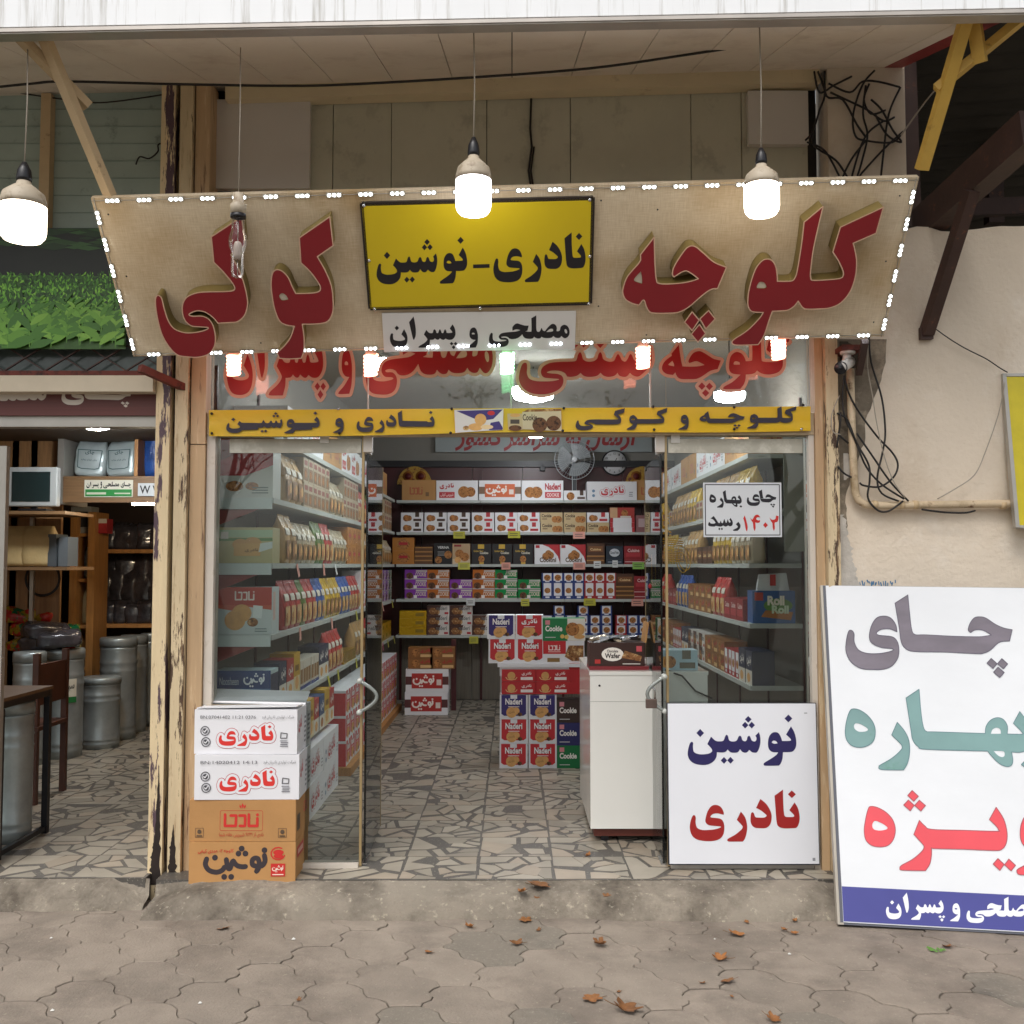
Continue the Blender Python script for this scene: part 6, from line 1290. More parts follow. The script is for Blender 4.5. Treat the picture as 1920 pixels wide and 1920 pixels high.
B.build('hands', t)
fc_ = P(1077, 862, 5.82); t = thing('desk_fan', 'white desk fan with wire cage on the top back shelf', 'fan', (fc_.x, 5.86, LV[4] + .002)); zc0 = fc_.z - LV[4] - .002; r = .212
B = MB(); n = 44
for i in range(n):
    a_ = 2 * math.pi * i / n; B.tube([(math.cos(a_) * .05, -.09, zc0 + math.sin(a_) * .05), (math.cos(a_) * r * .7, -.085, zc0 + math.sin(a_) * r * .7), (math.cos(a_) * r, -.04, zc0 + math.sin(a_) * r)], .0012, '#b9bcc0', 3, False)
B.build('front_cage', t)
for yy, rr2 in ((-.04, r), (-.078, r * .8), (-.088, r * .5)):
    B = MB(); B.tube([(math.cos(2 * math.pi * k / 40) * rr2, yy, zc0 + math.sin(2 * math.pi * k / 40) * rr2) for k in range(41)], .004 if yy > -.05 else .0015, '#a9adb2', 5, False); B.build('cage_ring', t)
for k in range(3):
    B = MB(); a_ = 2 * math.pi * k / 3; vs = []
    for i in range(7):
        for s_, rad in ((0, .03), (1, r * .85)):
            b_ = a_ + (i / 6) * 1.7 + s_ * .15; vs.append((math.cos(b_) * rad, -.05 + .03 * (i / 6), zc0 + math.sin(b_) * rad))
    B.raw(vs, [(2 * i, 2 * i + 1, 2 * i + 3, 2 * i + 2) for i in range(6)], mat('fan_blade', '#8a8f92', .35, .0), True); B.build('blade', t)
B = MB(); B.lathe([(.028, -.094), (.03, -.088), (.03, -.06)], (0, 0, zc0), '#c9ccd0', 16, 'y'); B.build('hub', t)
B = MB(); B.lathe([(.05, -.02), (.05, .05), (.02, .07)], (0, 0, zc0), '#c2c4c6', 14, 'y'); B.build('motor', t)
B = MB(); B.box(-.022, -.03, .0, .022, .02, zc0 - .05, '#c9ccd0'); B.box(-.02, -.034, .03, .02, -.0305, zc0 - .22 + .1, '#3a3d42'); B.build('neck', t)
t = thing('wall_banner', 'pale wall banner with slanted red lettering above the back shelves', 'banner'); a, b = P(817, 772, 6.15), P(1222, 848, 6.15)
B = MB(); B.box(a.x, 6.13, b.z, b.x, 6.14, a.z, mat('pale_banner', '#9aa3a4', .35)); B.build('vinyl', t)
q0, q1 = P(853, 862, 6.1), P(1195, 816, 6.1); B = MB(); text(B, 'ارسال به سراسر کشور', q0.x, q1.x, b.z + .01, q1.z + .10, '#9c2428', lambda x, z, d: (x, 6.128 - d, z), 0, .03, shear=.25); B.build('lettering', t)
for (u, lab) in ((777, 'yellow cake shaped cutout with two red circles behind the brown carton'), (1205, 'yellow cake shaped cutout with two red circles beside the wall clock')):
    c = P(u, 905, 6.1); t = thing('cake_cutout', lab, 'decoration', c); B = MB(); pts = [(math.cos(math.pi * k / 20) * .19, 0, math.sin(math.pi * k / 20) * .2 - .02) for k in range(21)]
    n = len(pts); B.raw([(p[0], 0, p[2]) for p in pts] + [(p[0], .02, p[2]) for p in pts], [tuple(range(n))[::-1], tuple(range(n, 2 * n))] + [(i, (i + 1) % n, n + (i + 1) % n, n + i) for i in range(n)], mat('cake_yellow', '#b08a2a', .5, dirt=('#6a2a1a', 18, .5, .6))); B.build('board', t)
    for s_ in (-1, 1): B = MB(); B.lathe([(.058, -.003), (.058, -.001)], (s_ * .07, 0, .07), '#8f5a22', 18, 'y'); B.lathe([(.036, -.006), (.036, -.0035)], (s_ * .07, 0, .07), '#5a1218', 18, 'y'); B.build('circle', t)
B = MB(); c = P(1017, 875, 6.14); B.box(-.03, -.02, -.05, .03, .02, .05, 'black'); o = B.build('wall_phone', None, c, fix=True, bevel=.008); tag(o, 'small black wall device between the panels above the shelves', 'wall device')
# price tags on shelf fronts
TG = {'y': '#b9b53a', 'p': '#d89a8c', 'w': '#cfd2d2', 'g': '#7fb04a', 'm': '#b04a6a'}
for (zx, zy, wz, c) in ((663, 1085, 65, 'y'), (972, 1083, 68, 'y'), (1337, 1087, 66, 'p'), (690, 1260, 66, 'y'), (926, 1260, 50, 'p'), (1338, 1260, 66, 'p'), (1440, 1252, 40, 'w'), (1540, 1248, 30, 'w'), (1671, 1258, 66, 'g'), (727, 1462, 48, 'w'), (1034, 1465, 46, 'y'), (1397, 1463, 66, 'y'), (1665, 1465, 66, 'p'), (745, 1676, 50, 'y')):
    p = P(640 + zx / 3, 640 + zy / 3, YBK - .006); B = MB(); wv = wz / 3 * KB / 2; B.box(-wv, -.001, -.045, wv, .001, .03, TG[c])
    for l in range(2): B.box(-wv * .7, -.0016, -.02 + l * .02, wv * .6, -.0011, -.014 + l * .02, '#3a3a3a')
    o = B.build('price_tag', None, p, (R.uniform(-.1, .05), 0, R.uniform(-.04, .04))); tag(o, {'y': 'yellow', 'p': 'pink', 'w': 'white', 'g': 'green', 'm': 'magenta'}[c] + ' paper price tag on the back shelf edge', 'price tag', 'price tags on the back shelves ' + c)
# lamps inside
def ceiling_lamp(label, x, y, z, r, es):
    t = thing('ceiling_lamp', label, 'lamp', (x, y, z), 0, 'lamps inside the shops'); B = MB(); B.lathe([(r * .5, 0), (r * .9, r * .12), (r, r * .35), (r, r * .6)], (0, 0, 0), mat('lamp_on_%d' % es, '#ffffff', .4, emit=(.93, .97, 1.0), es=es), 24); B.build('diffuser', t)
    B = MB(); B.lathe([(r, r * .601), (r * .7, r * .9), (r * .25, r * 1.1), (r * .2, r * 1.5)], (0, 0, 0), '#c9c9c9', 20); B.build('housing', t)
    B = MB(); B.tube([(0, 0, r * 1.48), (0, 0, max(r * 1.5 + .01, 3.08 - z if y < 6 and x > -1.6 else 2.55 - z))], .004, 'cable', 5); B.build('cord', t)
LE = 58
c = P(1000, 742, 2.6); ceiling_lamp('big round lamp glowing behind the transom glass', c.x, 2.6, c.z - .04, .16, LE)
c = P(1368, 742, 1.5); ceiling_lamp('round lamp glowing behind the transom above the yellow banner end', c.x, 1.5, c.z - .04, .10, LE)
c = P(1005, 815, 4.9); ceiling_lamp('small lamp glowing below the banner near the wall banner', c.x, 4.9, c.z - .03, .10, LE)
ceiling_lamp('lamp glowing near the left shelves under the shop ceiling', -.8, 1.4, 2.82, .10, LE)
# ------------------------------------------------------------ goods on the left and right wall shelves
def pouch(name, w_, d_, h_, body, prints):
    mb = MB(); rr = random.Random(name + body.name); prof = [(0, .82, .94), (.12, 1.0, 1.0), (.45, 1.0, 1.0), (.68, .82, .98), (.84, .42, .96), (.93, .12, .98), (1.0, .06, .99)]
    def bz(z):
        f = z / h_
        for (z0, d0, _), (z1, d1, _) in zip(prof, prof[1:]):
            if f <= z1: return (d0 + (d1 - d0) * (f - z0) / (z1 - z0)) * d_ / 2
        return .003
    n = 16; vs = []
    for (f, dd, ww) in prof:
        for i in range(n):
            a_ = 2 * math.pi * i / n; c_, s_ = math.cos(a_), math.sin(a_); j = 1 + rr.uniform(-.04, .04) * (f > .05)
            vs.append((math.copysign(abs(c_) ** .35, c_) * w_ / 2 * ww * j, math.copysign(abs(s_) ** .6, s_) * d_ / 2 * dd * j, f * h_ + rr.uniform(-.004, .004) * (f > .6)))
    k = len(prof); mb.raw(vs, [(q * n + i, q * n + (i + 1) % n, (q + 1) * n + (i + 1) % n, (q + 1) * n + i) for q in range(k - 1) for i in range(n)] + [tuple(range(n))[::-1], tuple(range((k - 1) * n, k * n))], body, True)
    fn = lambda x, z, dp: (x - w_ / 2, -bz(z) * 1.03 - .001 - dp, z); t = h_ * .8
    for i, p in enumerate(prints):
        dp = .0008 + i * 2.5e-4
        if p[0] == 'r':
            _, x0, z0, x1, z1, mt = p; m_ = 4
            for q in range(m_):
                za, zb2 = z0 + (z1 - z0) * q / m_, z0 + (z1 - z0) * (q + 1) / m_
                mb.raw([fn(x0 * w_, za * t, dp), fn(x1 * w_, za * t, dp), fn(x1 * w_, zb2 * t, dp), fn(x0 * w_, zb2 * t, dp)], [(0, 1, 2, 3)], mt)
        if p[0] == 'd': _, cx, cz, r, mt = p[:5]; mb.raw([fn(cx * w_ + r * w_ * math.cos(2 * math.pi * j / 14), cz * t + r * w_ * math.sin(2 * math.pi * j / 14), dp) for j in range(14)], [tuple(range(14))], mt)
    return mb.mesh(name)
def win(c): return [('r', .12, .1, .88, .6, c), ('d', .35, .3, .2, 'cookie'), ('d', .66, .38, .2, 'biscuit'), ('r', .15, .74, .85, .92, '#d9d2c4')]
T_['p_tan'] = pouch('cookie_pouch', .15, .10, .27, mat('pouch_tan', '#b9925a', .35, bump=.4, bs=25, rnd=.1), win('#8a6236'))
T_['p_red'] = pouch('cookie_pouch', .15, .10, .27, mat('pouch_red', '#b83632', .35, bump=.4, bs=25, rnd=.1), win('#c9a574'))
T_['p_blue'] = pouch('cookie_pouch', .15, .10, .27, mat('pouch_blue', '#3058a4', .35, bump=.4, bs=25, rnd=.1), win('#b79a6c'))
T_['p_green'] = pouch('cookie_pouch', .15, .10, .27, mat('pouch_green', '#5f7a34', .35, bump=.4, bs=25, rnd=.1), win('#b79a6c'))
T_['p_yellow'] = pouch('cookie_pouch', .15, .10, .27, mat('pouch_yellow', '#cfa934', .35, bump=.4, bs=25, rnd=.1), win('#8a6236'))
T_['p_clear'] = pouch('biscuit_pouch', .14, .10, .24, mat('pouch_clear', '#b5a68a', .3, bump=.4, bs=25, rnd=.1), win('#9a7648'))
T_['l_white'] = type_('wafer_box', .14, .1, .15, mat('box_beige', '#b3a38a', .45, rnd=.1), [('r', .08, .08, .92, .6, '#7d5c3c'), ('r', .15, .7, .85, .9, '#8c4a40')] + cook(.45, .35, .2, 'cookie'))
T_['l_navy'] = type_('biscuit_box', .17, .14, .21, '#232c48', [('r', 0, 0, 1, .42, '#d8d2c6'), ('ns', .25, .52, .85, .85, '#e8e4de')] + cook(.5, .2, .25, 'biscuit', .7)); T_['l_red'] = type_('biscuit_box', .17, .14, .21, '#a8302c', [('r', 0, 0, 1, .42, '#d8d2c6'), ('ns', .25, .52, .85, .85, '#e8e4de')] + cook(.5, .2, .25, 'biscuit', .7)); T_['l_yellow'] = type_('biscuit_box', .17, .14, .23, '#c29a2a', [('r', 0, 0, 1, .42, '#d8c79a'), ('r', .2, .55, .8, .7, '#7a5a1a')] + cook(.5, .25, .28, 'biscuit', .8))
T_['l_blue'] = type_('biscuit_box', .17, .14, .21, '#2b4a78', [('r', 0, 0, 1, .42, '#d8d2c6'), ('ns', .25, .52, .85, .85, '#e8e4de')] + cook(.5, .2, .25, 'cookie', .7))
T_['l_pack'] = type_('cracker_box', .08, .1, .17, '#c9c2b4', [('r', .1, .2, .9, .7, '#8f6a3a'), ('r', .0, .0, 1, .12, '#2b3f80')])
NMC = {'p_tan': 'tan cookie pouch', 'p_red': 'red cookie pouch', 'p_blue': 'blue cookie pouch', 'p_green': 'olive cookie pouch', 'p_yellow': 'yellow cookie pouch', 'p_clear': 'clear biscuit pouch', 'l_white': 'white wafer box', 'l_navy': 'navy biscuit box', 'l_red': 'red biscuit box', 'l_yellow': 'yellow biscuit box', 'l_blue': 'blue biscuit box', 'l_pack': 'narrow cracker box', 'sb_red': 'white cookie box with red panels', 'foil_purple': 'purple foil cookie box', 'foil_green': 'green foil cookie box', 'naderi_red': 'red square biscuit box', 'naderi_purple': 'purple square biscuit box', 'c_naderi_wh': 'white carton with outlined red logo', 'c_brown': 'brown carton with red lettering', 'gold': 'gold foil pack', 'c_noshin_red': 'white carton with red logo panel', 'choc_brown': 'brown chocolate box', 'choc_red': 'red chocolate box', 'brown_row': 'brown biscuit box', 'nutty': 'nut biscuit box', 'c_naderi_ck': 'white carton with cookies', 'orange_pack': 'orange snack pack', 'bw_red': 'red and white cake box'}
LVN = ['lowest', 'second lowest', 'middle', 'second highest', 'top']
def wid(key): return 2 * max(v.co.x for v in T_[key].vertices)
def run(side, level, seq, ystart, yend, z=None, xoff=0.0, where=None):
    y = ystart; i = 0
    while y < yend:
        key, n, stack = seq[i % len(seq)]; i += 1
        for k_ in range(n):
            w2 = wid(key); y += w2 + .004
            if y > yend: break
            zz = LV[level] if z is None else z
            for s_ in range(stack):
                place_ = where or ('on the %s shelf of the %s wall' % (LVN[level], 'left' if side < 0 else 'right'))
                x = (XL1 - .012 - dep(key) + xoff) if side < 0 else (XR0 + .012 + dep(key) - xoff)
                o = prod(key, x, y - w2 / 2, zz, math.pi / 2 if side < 0 else -math.pi / 2, NMC[key] + ' ' + place_, NMC[key] + 's ' + place_, jit=.0022)
                if key.startswith('p_'): o['category'] = 'pouch'
                zz += hgt(key) + .001
run(-1, 4, [('c_naderi_wh', 2, 1), ('c_brown', 2, 1), ('c_naderi_ck', 2, 1)], .62, 5.5)
run(-1, 3, [('p_tan', 3, 1), ('l_white', 6, 2), ('p_clear', 4, 1), ('l_white', 5, 2), ('p_red', 4, 1), ('p_green', 4, 1)], .60, 5.55)
run(-1, 2, [('p_tan', 2, 1), ('p_clear', 4, 1), ('p_green', 2, 1), ('p_red', 2, 1), ('p_clear', 4, 1), ('orange_pack', 3, 2), ('p_tan', 4, 1), ('p_yellow', 4, 1)], .60, 5.55)
run(-1, 1, [('p_red', 3, 1), ('p_green', 1, 1), ('p_red', 2, 1), ('p_blue', 2, 1), ('p_yellow', 4, 1), ('p_blue', 3, 1), ('p_red', 3, 1), ('sb_red', 4, 3), ('foil_purple', 4, 3), ('foil_green', 2, 3)], .60, 5.6)
run(-1, 0, [('l_navy', 1, 1), ('l_red', 1, 1), ('l_yellow', 1, 1), ('l_pack', 7, 1), ('l_navy', 2, 1), ('p_red', 4, 1), ('gold', 2, 1), ('p_tan', 4, 1), ('p_red', 4, 1), ('gold', 4, 2)], .50, 5.6)
# floor cartons along the left wall
FL = 'on the floor along the left wall'
run(-1, 0, [('c_brown', 1, 2), ('c_naderi_wh', 2, 2)], .42, 2.1, ZF, .09, FL)
run(-1, 0, [('l_blue', 1, 1), ('l_yellow', 1, 1), ('l_red', 1, 1)], .80, 2.0, ZF + .44, .06, 'on the floor cartons along the left wall')
run(-1, 0, [('naderi_red', 5, 3), ('naderi_purple', 1, 3), ('naderi_red', 6, 3)], 2.15, 5.3, ZF + .06, .09, FL)
B = MB(); B.box(-1.54, 2.12, ZF + .001, -1.12, 5.4, ZF + .058, 'pine'); tag(B.build('low_platform'), 'low wooden base board under the red biscuit boxes along the left wall', 'base board')
# street-facing boxes at the shelf end
xe = (XL0 + XL1) / 2 + .003
def endbox(key, me, z, label):
    tag(put(key, me, None, (xe, .355, z + .0008), (0, 0, R.uniform(-.015, .015))), label, 'box')
endbox('gift_box', box_mesh('gift_box', .286, .17, .275, '#c9cdc9', [('r', 0, .42, 1, 1, '#b5323a'), ('p', [(0, .42), (.5, .42), (1, .62), (1, .42)], '#c9cdc9')] + cook(.3, .22, .16, 'cookie', .6) + cook(.62, .22, .12, 'cookie', .6) + lines(.62, .92, .08, 3, .05, '#6a7a78')), LV[3], 'white and red gift box facing the street on the upper window shelf')
bre = box_mesh('bread_biscuit_box', .286, .17, .185, '#b9b084', [('r', 0, .72, 1, .93, '#a9c2a0'), ('r', 0, .62, 1, .7, '#5f8a52'), ('d', .42, .52, .15, '#c99a62', .7), ('d', .64, .52, .17, '#c99a62', .8), ('p', [(.3, .2), (.78, .2), (.8, .55), (.3, .55)], '#d0a468'), ('w', 'naderi', .5, .3, .74, .42, '#7a5a30'), ('r', .06, .68, .2, .88, '#d8d2ca'), ('p', [(.75, .3), (1, .42), (1, .6), (.78, .55)], '#cfd9d6')], None, '#b5822f')
endbox('bread_biscuit_box', bre, LV[2], 'green and tan rusk box with bread picture facing the street')
endbox('biscuit_gift_box', box_mesh('biscuit_gift_box', .286, .17, .245, '#c5cfd0', [('r', 0, .62, 1, 1, '#b5352a'), ('p', [(0, .62), (1, .62), (1, .52), (.6, .58), (.3, .5), (0, .56)], '#c2563c'), ('nd', .32, .72, .7, .92, '#e8dcd6'), ('d', .46, .45, .18, 'biscuit', .9), ('d', .34, .3, .19, 'biscuit', .95), ('d', .66, .26, .1, 'nuts', .8), ('p', [(.66, .36), (.82, .34), (.84, .6), (.67, .62)], '#dfe6e6')] + lines(.7, .92, .06, 2, .05, '#7a8a8a'), [('r', .2, .3, .5, .9, '#d9b9b0')]), LV[1], 'red and white biscuit gift box facing the street')
endbox('noosheen_box', box_mesh('biscuit_gift_box', .286, .17, .195, '#b9cfd4', [('r', 0, .52, 1, 1, '#24427a'), ('r', 0, .48, 1, .52, '#5c86b0'), ('t', 'Noosheen', .08, .62, .42, .82, '#dfe6ee', .0), ('ns', .52, .56, .9, .94, '#eef2f6'), ('d', .44, .24, .2, 'biscuit', .5), ('d', .3, .28, .1, '#d6b254', .8), ('d', .74, .36, .16, 'darkcookie', .45), ('d', .8, .2, .12, '#c26a4a', .4)], [('r', 0, 0, 1, .9, '#22304e')]), LV[0], 'blue and white biscuit gift box facing the street on the lowest window shelf')
bpy.data.objects['noosheen_box'].name = 'biscuit_gift_box'
for z, lab in ((LV[3], 'second highest'), (LV[2], 'middle'), (LV[1], 'second lowest')):
    B = MB(); B.box(XL0 + .01, .245, z - .06, XL1 - .005, .257, z - .001, mat('ledge_white', '#c2cccb', .35)); B.build('end_ledge', lt, loff)
# hanging price tags along the left wall
for (u, v, lev, c) in ((557, 1068, 2, 'p'), (607, 1070, 2, 'p'), (628, 1068, 2, 'w'), (563, 1188, 1, 'p'), (622, 1168, 1, 'p'), (668, 1152, 1, 'y'), (690, 1148, 1, 'y'), (562, 1300, 0, 'y'), (615, 1275, 0, 'y'), (634, 1262, 0, 'y'), (668, 1248, 0, 'y'), (718, 1224, 0, 'm'), (727, 1212, 0, 'y'), (738, 1204, 0, 'y'), (717, 1140, 1, 'p'), (735, 1130, 1, 'y')):
    d = ray(u, v); tt = (XL1 + .004 - CAM.x) / d.x; p = CAM + d * tt
    B = MB(); B.box(-.001, -.025, -.075, .001, .025, .0, TG[c]); o = B.build('price_tag', None, (XL1 + .003, p.y, LV[lev] - .004), (R.uniform(-.2, .2), R.uniform(-.25, 0), 0)); tag(o, {'y': 'yellow', 'p': 'pink', 'w': 'white', 'm': 'magenta'}[c] + ' paper price tag hanging from the %s left wall shelf' % LVN[lev], 'price tag', 'left wall price tags %s %d' % (c, lev))
# right wall goods
run(1, 4, [('c_brown', 2, 1), ('c_naderi_wh', 2, 1)], 1.26, 5.5)
run(1, 3, [('p_yellow', 3, 1), ('p_tan', 5, 1), ('l_white', 4, 1)], 1.26, 5.5)
run(1, 2, [('p_clear', 4, 1), ('p_yellow', 4, 1), ('choc_brown', 3, 1), ('p_tan', 4, 1)], 1.26, 5.5)
run(1, 1, [('choc_red', 3, 1), ('p_red', 3, 1), ('brown_row', 4, 2), ('p_blue', 4, 1)], 1.47, 5.5)
run(1, 0, [('l_navy', 2, 1), ('bw_red', 4, 1), ('brown_row', 3, 2), ('nutty', 3, 2)], 1.26, 5.5)
ro = box_mesh('wafer_roll_box', .26, .17, .2, '#2a5a96', [('d', .6, .55, .34, '#5a8a3a', .5), ('p', [(.2, .2), (.9, .1), (.95, .35), (.3, .4)], '#b3702c'), ('t', 'Roll', .35, .55, .75, .85, '#f0e8d8', .05), ('t', 'Roll', .45, .3, .85, .55, '#d8e8c8', .05), ('r', .05, .7, .25, .95, '#b33a2c')])
tag(put('wafer_roll_box', ro, None, (1.62, 1.36, LV[1] + .001), (0, 0, -.05)), 'blue wafer roll box facing the street on the right wall shelf', 'box')
B = MB(); B.raw([(-.1, 0, 0), (.1, 0, 0), (.1, .04, 0), (-.1, .04, 0), (-.085, .01, .1), (.085, .01, .11), (.085, .03, .11), (-.085, .03, .1)], [(0, 1, 5, 4), (1, 2, 6, 5), (2, 3, 7, 6), (3, 0, 4, 7), (4, 5, 6, 7), (3, 2, 1, 0)], mat('bag_white', '#d5d8da', .4, bump=.5, bs=20)); B.box(-.02, -.003, .03, .015, -.0005, .1, '#c0302c'); tag(B.build('carrier_bag', None, (1.62, 1.3, LV[1] + .202)), 'white carrier bag with red print on the wafer roll box', 'bag')
B = MB(); B.box(1.60, .95, 1.66, 1.785, .955, 2.5, mat('paper_grey', '#8f9288', .6)); tag(B.build('wall_chart'), 'pale grey sheet hanging at the right wall behind the notice', 'sheet')
# gold bangles hung behind the right pane
g0 = P(1262, 1030, .12); t = thing('bangle_rack', 'gold wire bangles hanging in a bunch behind the right window pane', 'decoration', g0)
rr = random.Random(9)
for i in range(12):
    B = MB(); r = .047 + rr.uniform(-.004, .005); tilt = rr.uniform(-.12, .12)
    B.tube([(math.cos(2 * math.pi * k / 28) * r, math.sin(2 * math.pi * k / 28) * r * .6, math.cos(2 * math.pi * k / 28) * tilt * r) for k in range(29)], .0022, 'gold', 5, False); B.build('bangle', t, (rr.uniform(-.004, .004), 0, .055 - i * .0105))
for (dx, dz, rx, rot) in ((.055, -.045, .05, .5), (.045, -.065, .042, .35)):
    B = MB(); B.tube([(math.cos(2 * math.pi * k / 28) * rx * .6, .01, math.sin(2 * math.pi * k / 28) * rx * 1.25) for k in range(29)], .0022, 'gold', 5, False); B.build('bangle', t, (dx, 0, dz), (0, rot * -.5, 0))
for i in range(26):
    B = MB(); B.lathe([(.002, -.006), (.007, 0), (.002, .006)], (0, 0, 0), 'gold', 6); B.build('bead', t, (-.03 + rr.uniform(-.018, .018), rr.uniform(-.012, .012), .07 + i * .0055))
B = MB(); B.tube([(-.03, 0, .06), (-.03, 0, .9)], .0012, 'gold', 4); B.build('hanging_wire', t)
g1 = P(1222, 1095, .5); t = thing('red_pendant', 'small red pendant on a gold chain near the right door leaf', 'pendant', g1); B = MB(); B.lathe([(.004, -.03), (.018, -.02), (.02, -.008), (.004, .012)], (0, 0, 0), '#b3202a', 10); B.build('pendant_drop', t); B = MB(); B.tube([(0, 0, .012), (0, 0, .16)], .0025, 'gold', 5); B.build('chain', t)

# ------------------------------------------------------------ tea shop interior
def bag_mesh(name, w_, d_, h_, mt, seed, nu=16, nv=9, crump=.09):
    mb = MB(); vs = []
    for j in range(nv + 1):
        t_ = j / nv; z = h_ * t_; pin = 1.0 if t_ < .7 else 1 - ((t_ - .7) / .3) ** 1.5 * .75; base = min(1, .85 + t_ * 1.5)
        for i in range(nu):
            a_ = 2 * math.pi * i / nu; c_, s_ = math.cos(a_), math.sin(a_); e = .55
            x = math.copysign(abs(c_) ** e, c_) * w_ / 2 * base * (1 if t_ < .7 else .75 + .25 * pin); y = math.copysign(abs(s_) ** e, s_) * d_ / 2 * base * pin
            nn = mnoise.noise(Vector((x * 14 + seed, y * 14, z * 14))) * crump * w_; vs.append((x + nn * c_, y + nn * s_, z + (nn * .6 if j else 0)))
    fs = [(j * nu + i, j * nu + (i + 1) % nu, (j + 1) * nu + (i + 1) % nu, (j + 1) * nu + i) for j in range(nv) for i in range(nu)] + [tuple(range(nu))[::-1], tuple(range(nv * nu, (nv + 1) * nu))]
    mb.raw(vs, fs, mt, True); return mb.mesh(name)
def bin_(u0, u1, vt, vb, label, sticker=None, name='tea_bin'):
    um = (u0 + u1) / 2; c = PZ(um, vb, ZF); y = c.y; k_ = (y + 5) / F; r = (u1 - u0) / 2 * k_; h_ = (vb - vt) * k_ * 1.0
    t = thing(name, label, 'bin', (c.x, y + r, ZF), 0, 'galvanised tea bins'); k2 = h_
    prof = [(r * .97, 0), (r * .97, k2 * .06), (r * 1.0, k2 * .07), (r * .97, k2 * .085), (r * .97, k2 * .12), (r, k2 * .13), (r * .97, k2 * .145), (r * .97, k2 * .66), (r, k2 * .675), (r * .97, k2 * .69), (r * .97, k2 * .74), (r, k2 * .755), (r * .97, k2 * .77), (r * .97, k2 * .88), (r, k2 * .89), (r * .97, k2 * .91)]
    B = MB(); B.lathe(prof, (0, 0, 0), 'galv', 28); B.build('drum', t)
    B = MB(); B.lathe([(r * 1.02, k2 * .911), (r * 1.02, k2 * .985), (r * .96, k2)], (0, 0, 0), 'galv', 28); B.build('lid', t)
    if sticker:
        s_, an, zc_ = sticker; B = MB(); pts = []
        for i in range(7):
            a_ = an - .32 + .64 * i / 6
            for z in (-.09, -.045, .09): pts.append((math.sin(a_) * r * 1.012, -math.cos(a_) * r * 1.012, zc_ * k2 + z))
        B.raw(pts, [(3 * i, 3 * i + 3, 3 * i + 4, 3 * i + 1) for i in range(6)], '#1f6a35'); B.raw(pts, [(3 * i + 1, 3 * i + 4, 3 * i + 5, 3 * i + 2) for i in range(6)], '#c9c3b2')
        text(B, s_, -.2, .2, .0, .06, '#1c1c1c', lambda x, z, d: (math.sin(an + x) * r * 1.016, -math.cos(an + x) * r * 1.016, zc_ * k2 + z), 0, .03); B.build('sticker', t)
    return t
bin_(62, 136, 1222, 1425, 'tall galvanised bin with green and white sticker behind the black table', ('سبز', .75, .62)); bin_(135, 208, 1275, 1407, 'short dented galvanised bin in front of the taller ones'); bin_(172, 240, 1200, 1390, 'tall galvanised bin behind the short dented bin'); bin_(214, 264, 1195, 1375, 'galvanised bin with cream sticker reading a tea grade', ('ممتاز', .25, .7)); bin_(255, 290, 1190, 1362, 'farthest galvanised bin near the door jamb'); bin_(8, 66, 1228, 1440, 'galvanised bin under the black tea bags behind the table')
bin_(-45, 36, 1325, 1585, 'pale grey ribbed bin beneath the black framed table')
# table
tc = PZ(84, 1562, ZF); t = thing('metal_table', 'black metal framed table with wooden top inside the tea shop', 'table', (tc.x, tc.y, ZF)); h_ = .765
B = MB(); B.bar((-.95, 0, h_), (.015, 0, h_), .035, .035, 'black'); B.build('top_rail', t); B = MB(); B.bar((0, -.02, h_), (0, -.53, h_), .03, .035, 'black'); B.build('top_rail', t)
B = MB(); B.box(-.95, -.54, h_ + .018, .02, .02, h_ + .035, mat('table_wood', '#6e5138', .45, var=.25, vs=8, stretch=(1, 8, 8))); B.build('table_top', t)
for (a_, b_) in ((0, 0.0), (0, -.52), (-.93, 0.0), (-.93, -.52)): B = MB(); B.box(a_ - .016, b_ - .016, 0, a_ + .016, b_ + .016, h_ - .02, 'black'); B.build('leg', t)
B = MB(); B.bar((0, -.5, .03), (0, -.02, .03), .025, .025, 'black'); B.build('foot_rail', t)
# chair
cc = PZ(63, 1510, ZF); t = thing('wooden_chair', 'dark wooden chair tucked behind the black table', 'chair', (cc.x, cc.y, ZF)); mw = mat('chair_wood', '#4f2a1c', .45, var=.25, vs=9)
for (a_, b_, hh) in ((0, 0, .92), (-.38, 0, .45), (0, .4, .92), (-.38, .4, .45)): B = MB(); B.box(a_ - .018, b_ - .018, 0, a_ + .018, b_ + .018, hh, mw); B.build('leg', t)
B = MB(); B.box(-.41, -.03, .4505, .03, .38, .475, mw); B.build('seat', t)
B = MB(); B.box(-.36, -.012, .2, -.02, .012, .235, mw); B.build('stretcher', t); B = MB(); B.box(-.012, .02, .6, .012, .38, .85, mw); B.build('backrest', t)
# shelves and bags at the back
yb_ = 4.25
ts = thing('tea_shelves', 'pine shelves of bagged tea at the back of the tea shop', 'shelves', (-2.6, 4.5, ZF))
def pl(nm, u0, v0, u1, v1, y, th, mt, par, off):
    a, b = P(u0, v0, y), P(u1, v1, y); B = MB(); B.box(a.x, y, b.z, b.x, y + th, a.z, mt); return B.build(nm, par, off)
of = (2.6, -4.5, -ZF)
for v in (1030, 1170): pl('shelf', 170, v, 312, v + 7, yb_, .5, 'pine', ts, of)
pl('shelf', 100, 916, 320, 922, yb_ - 1.2, .3, 'pine', ts, of)
for (u0, u1) in ((133, 138), (166, 172)): pl('upright', u0, 960, u1, 1290, yb_ - .3, .3, 'pine', ts, of)
for v in (1000, 1085, 1172, 1252): pl('cubby_shelf', 138, v, 166, v + 6, yb_ - .25, .25, 'pine', ts, of)
pl('cubby_back', 138, 960, 166, 1290, yb_ - .02, .02, mat('cubby_wood', '#6b4522', .6, var=.2, vs=6), ts, of)
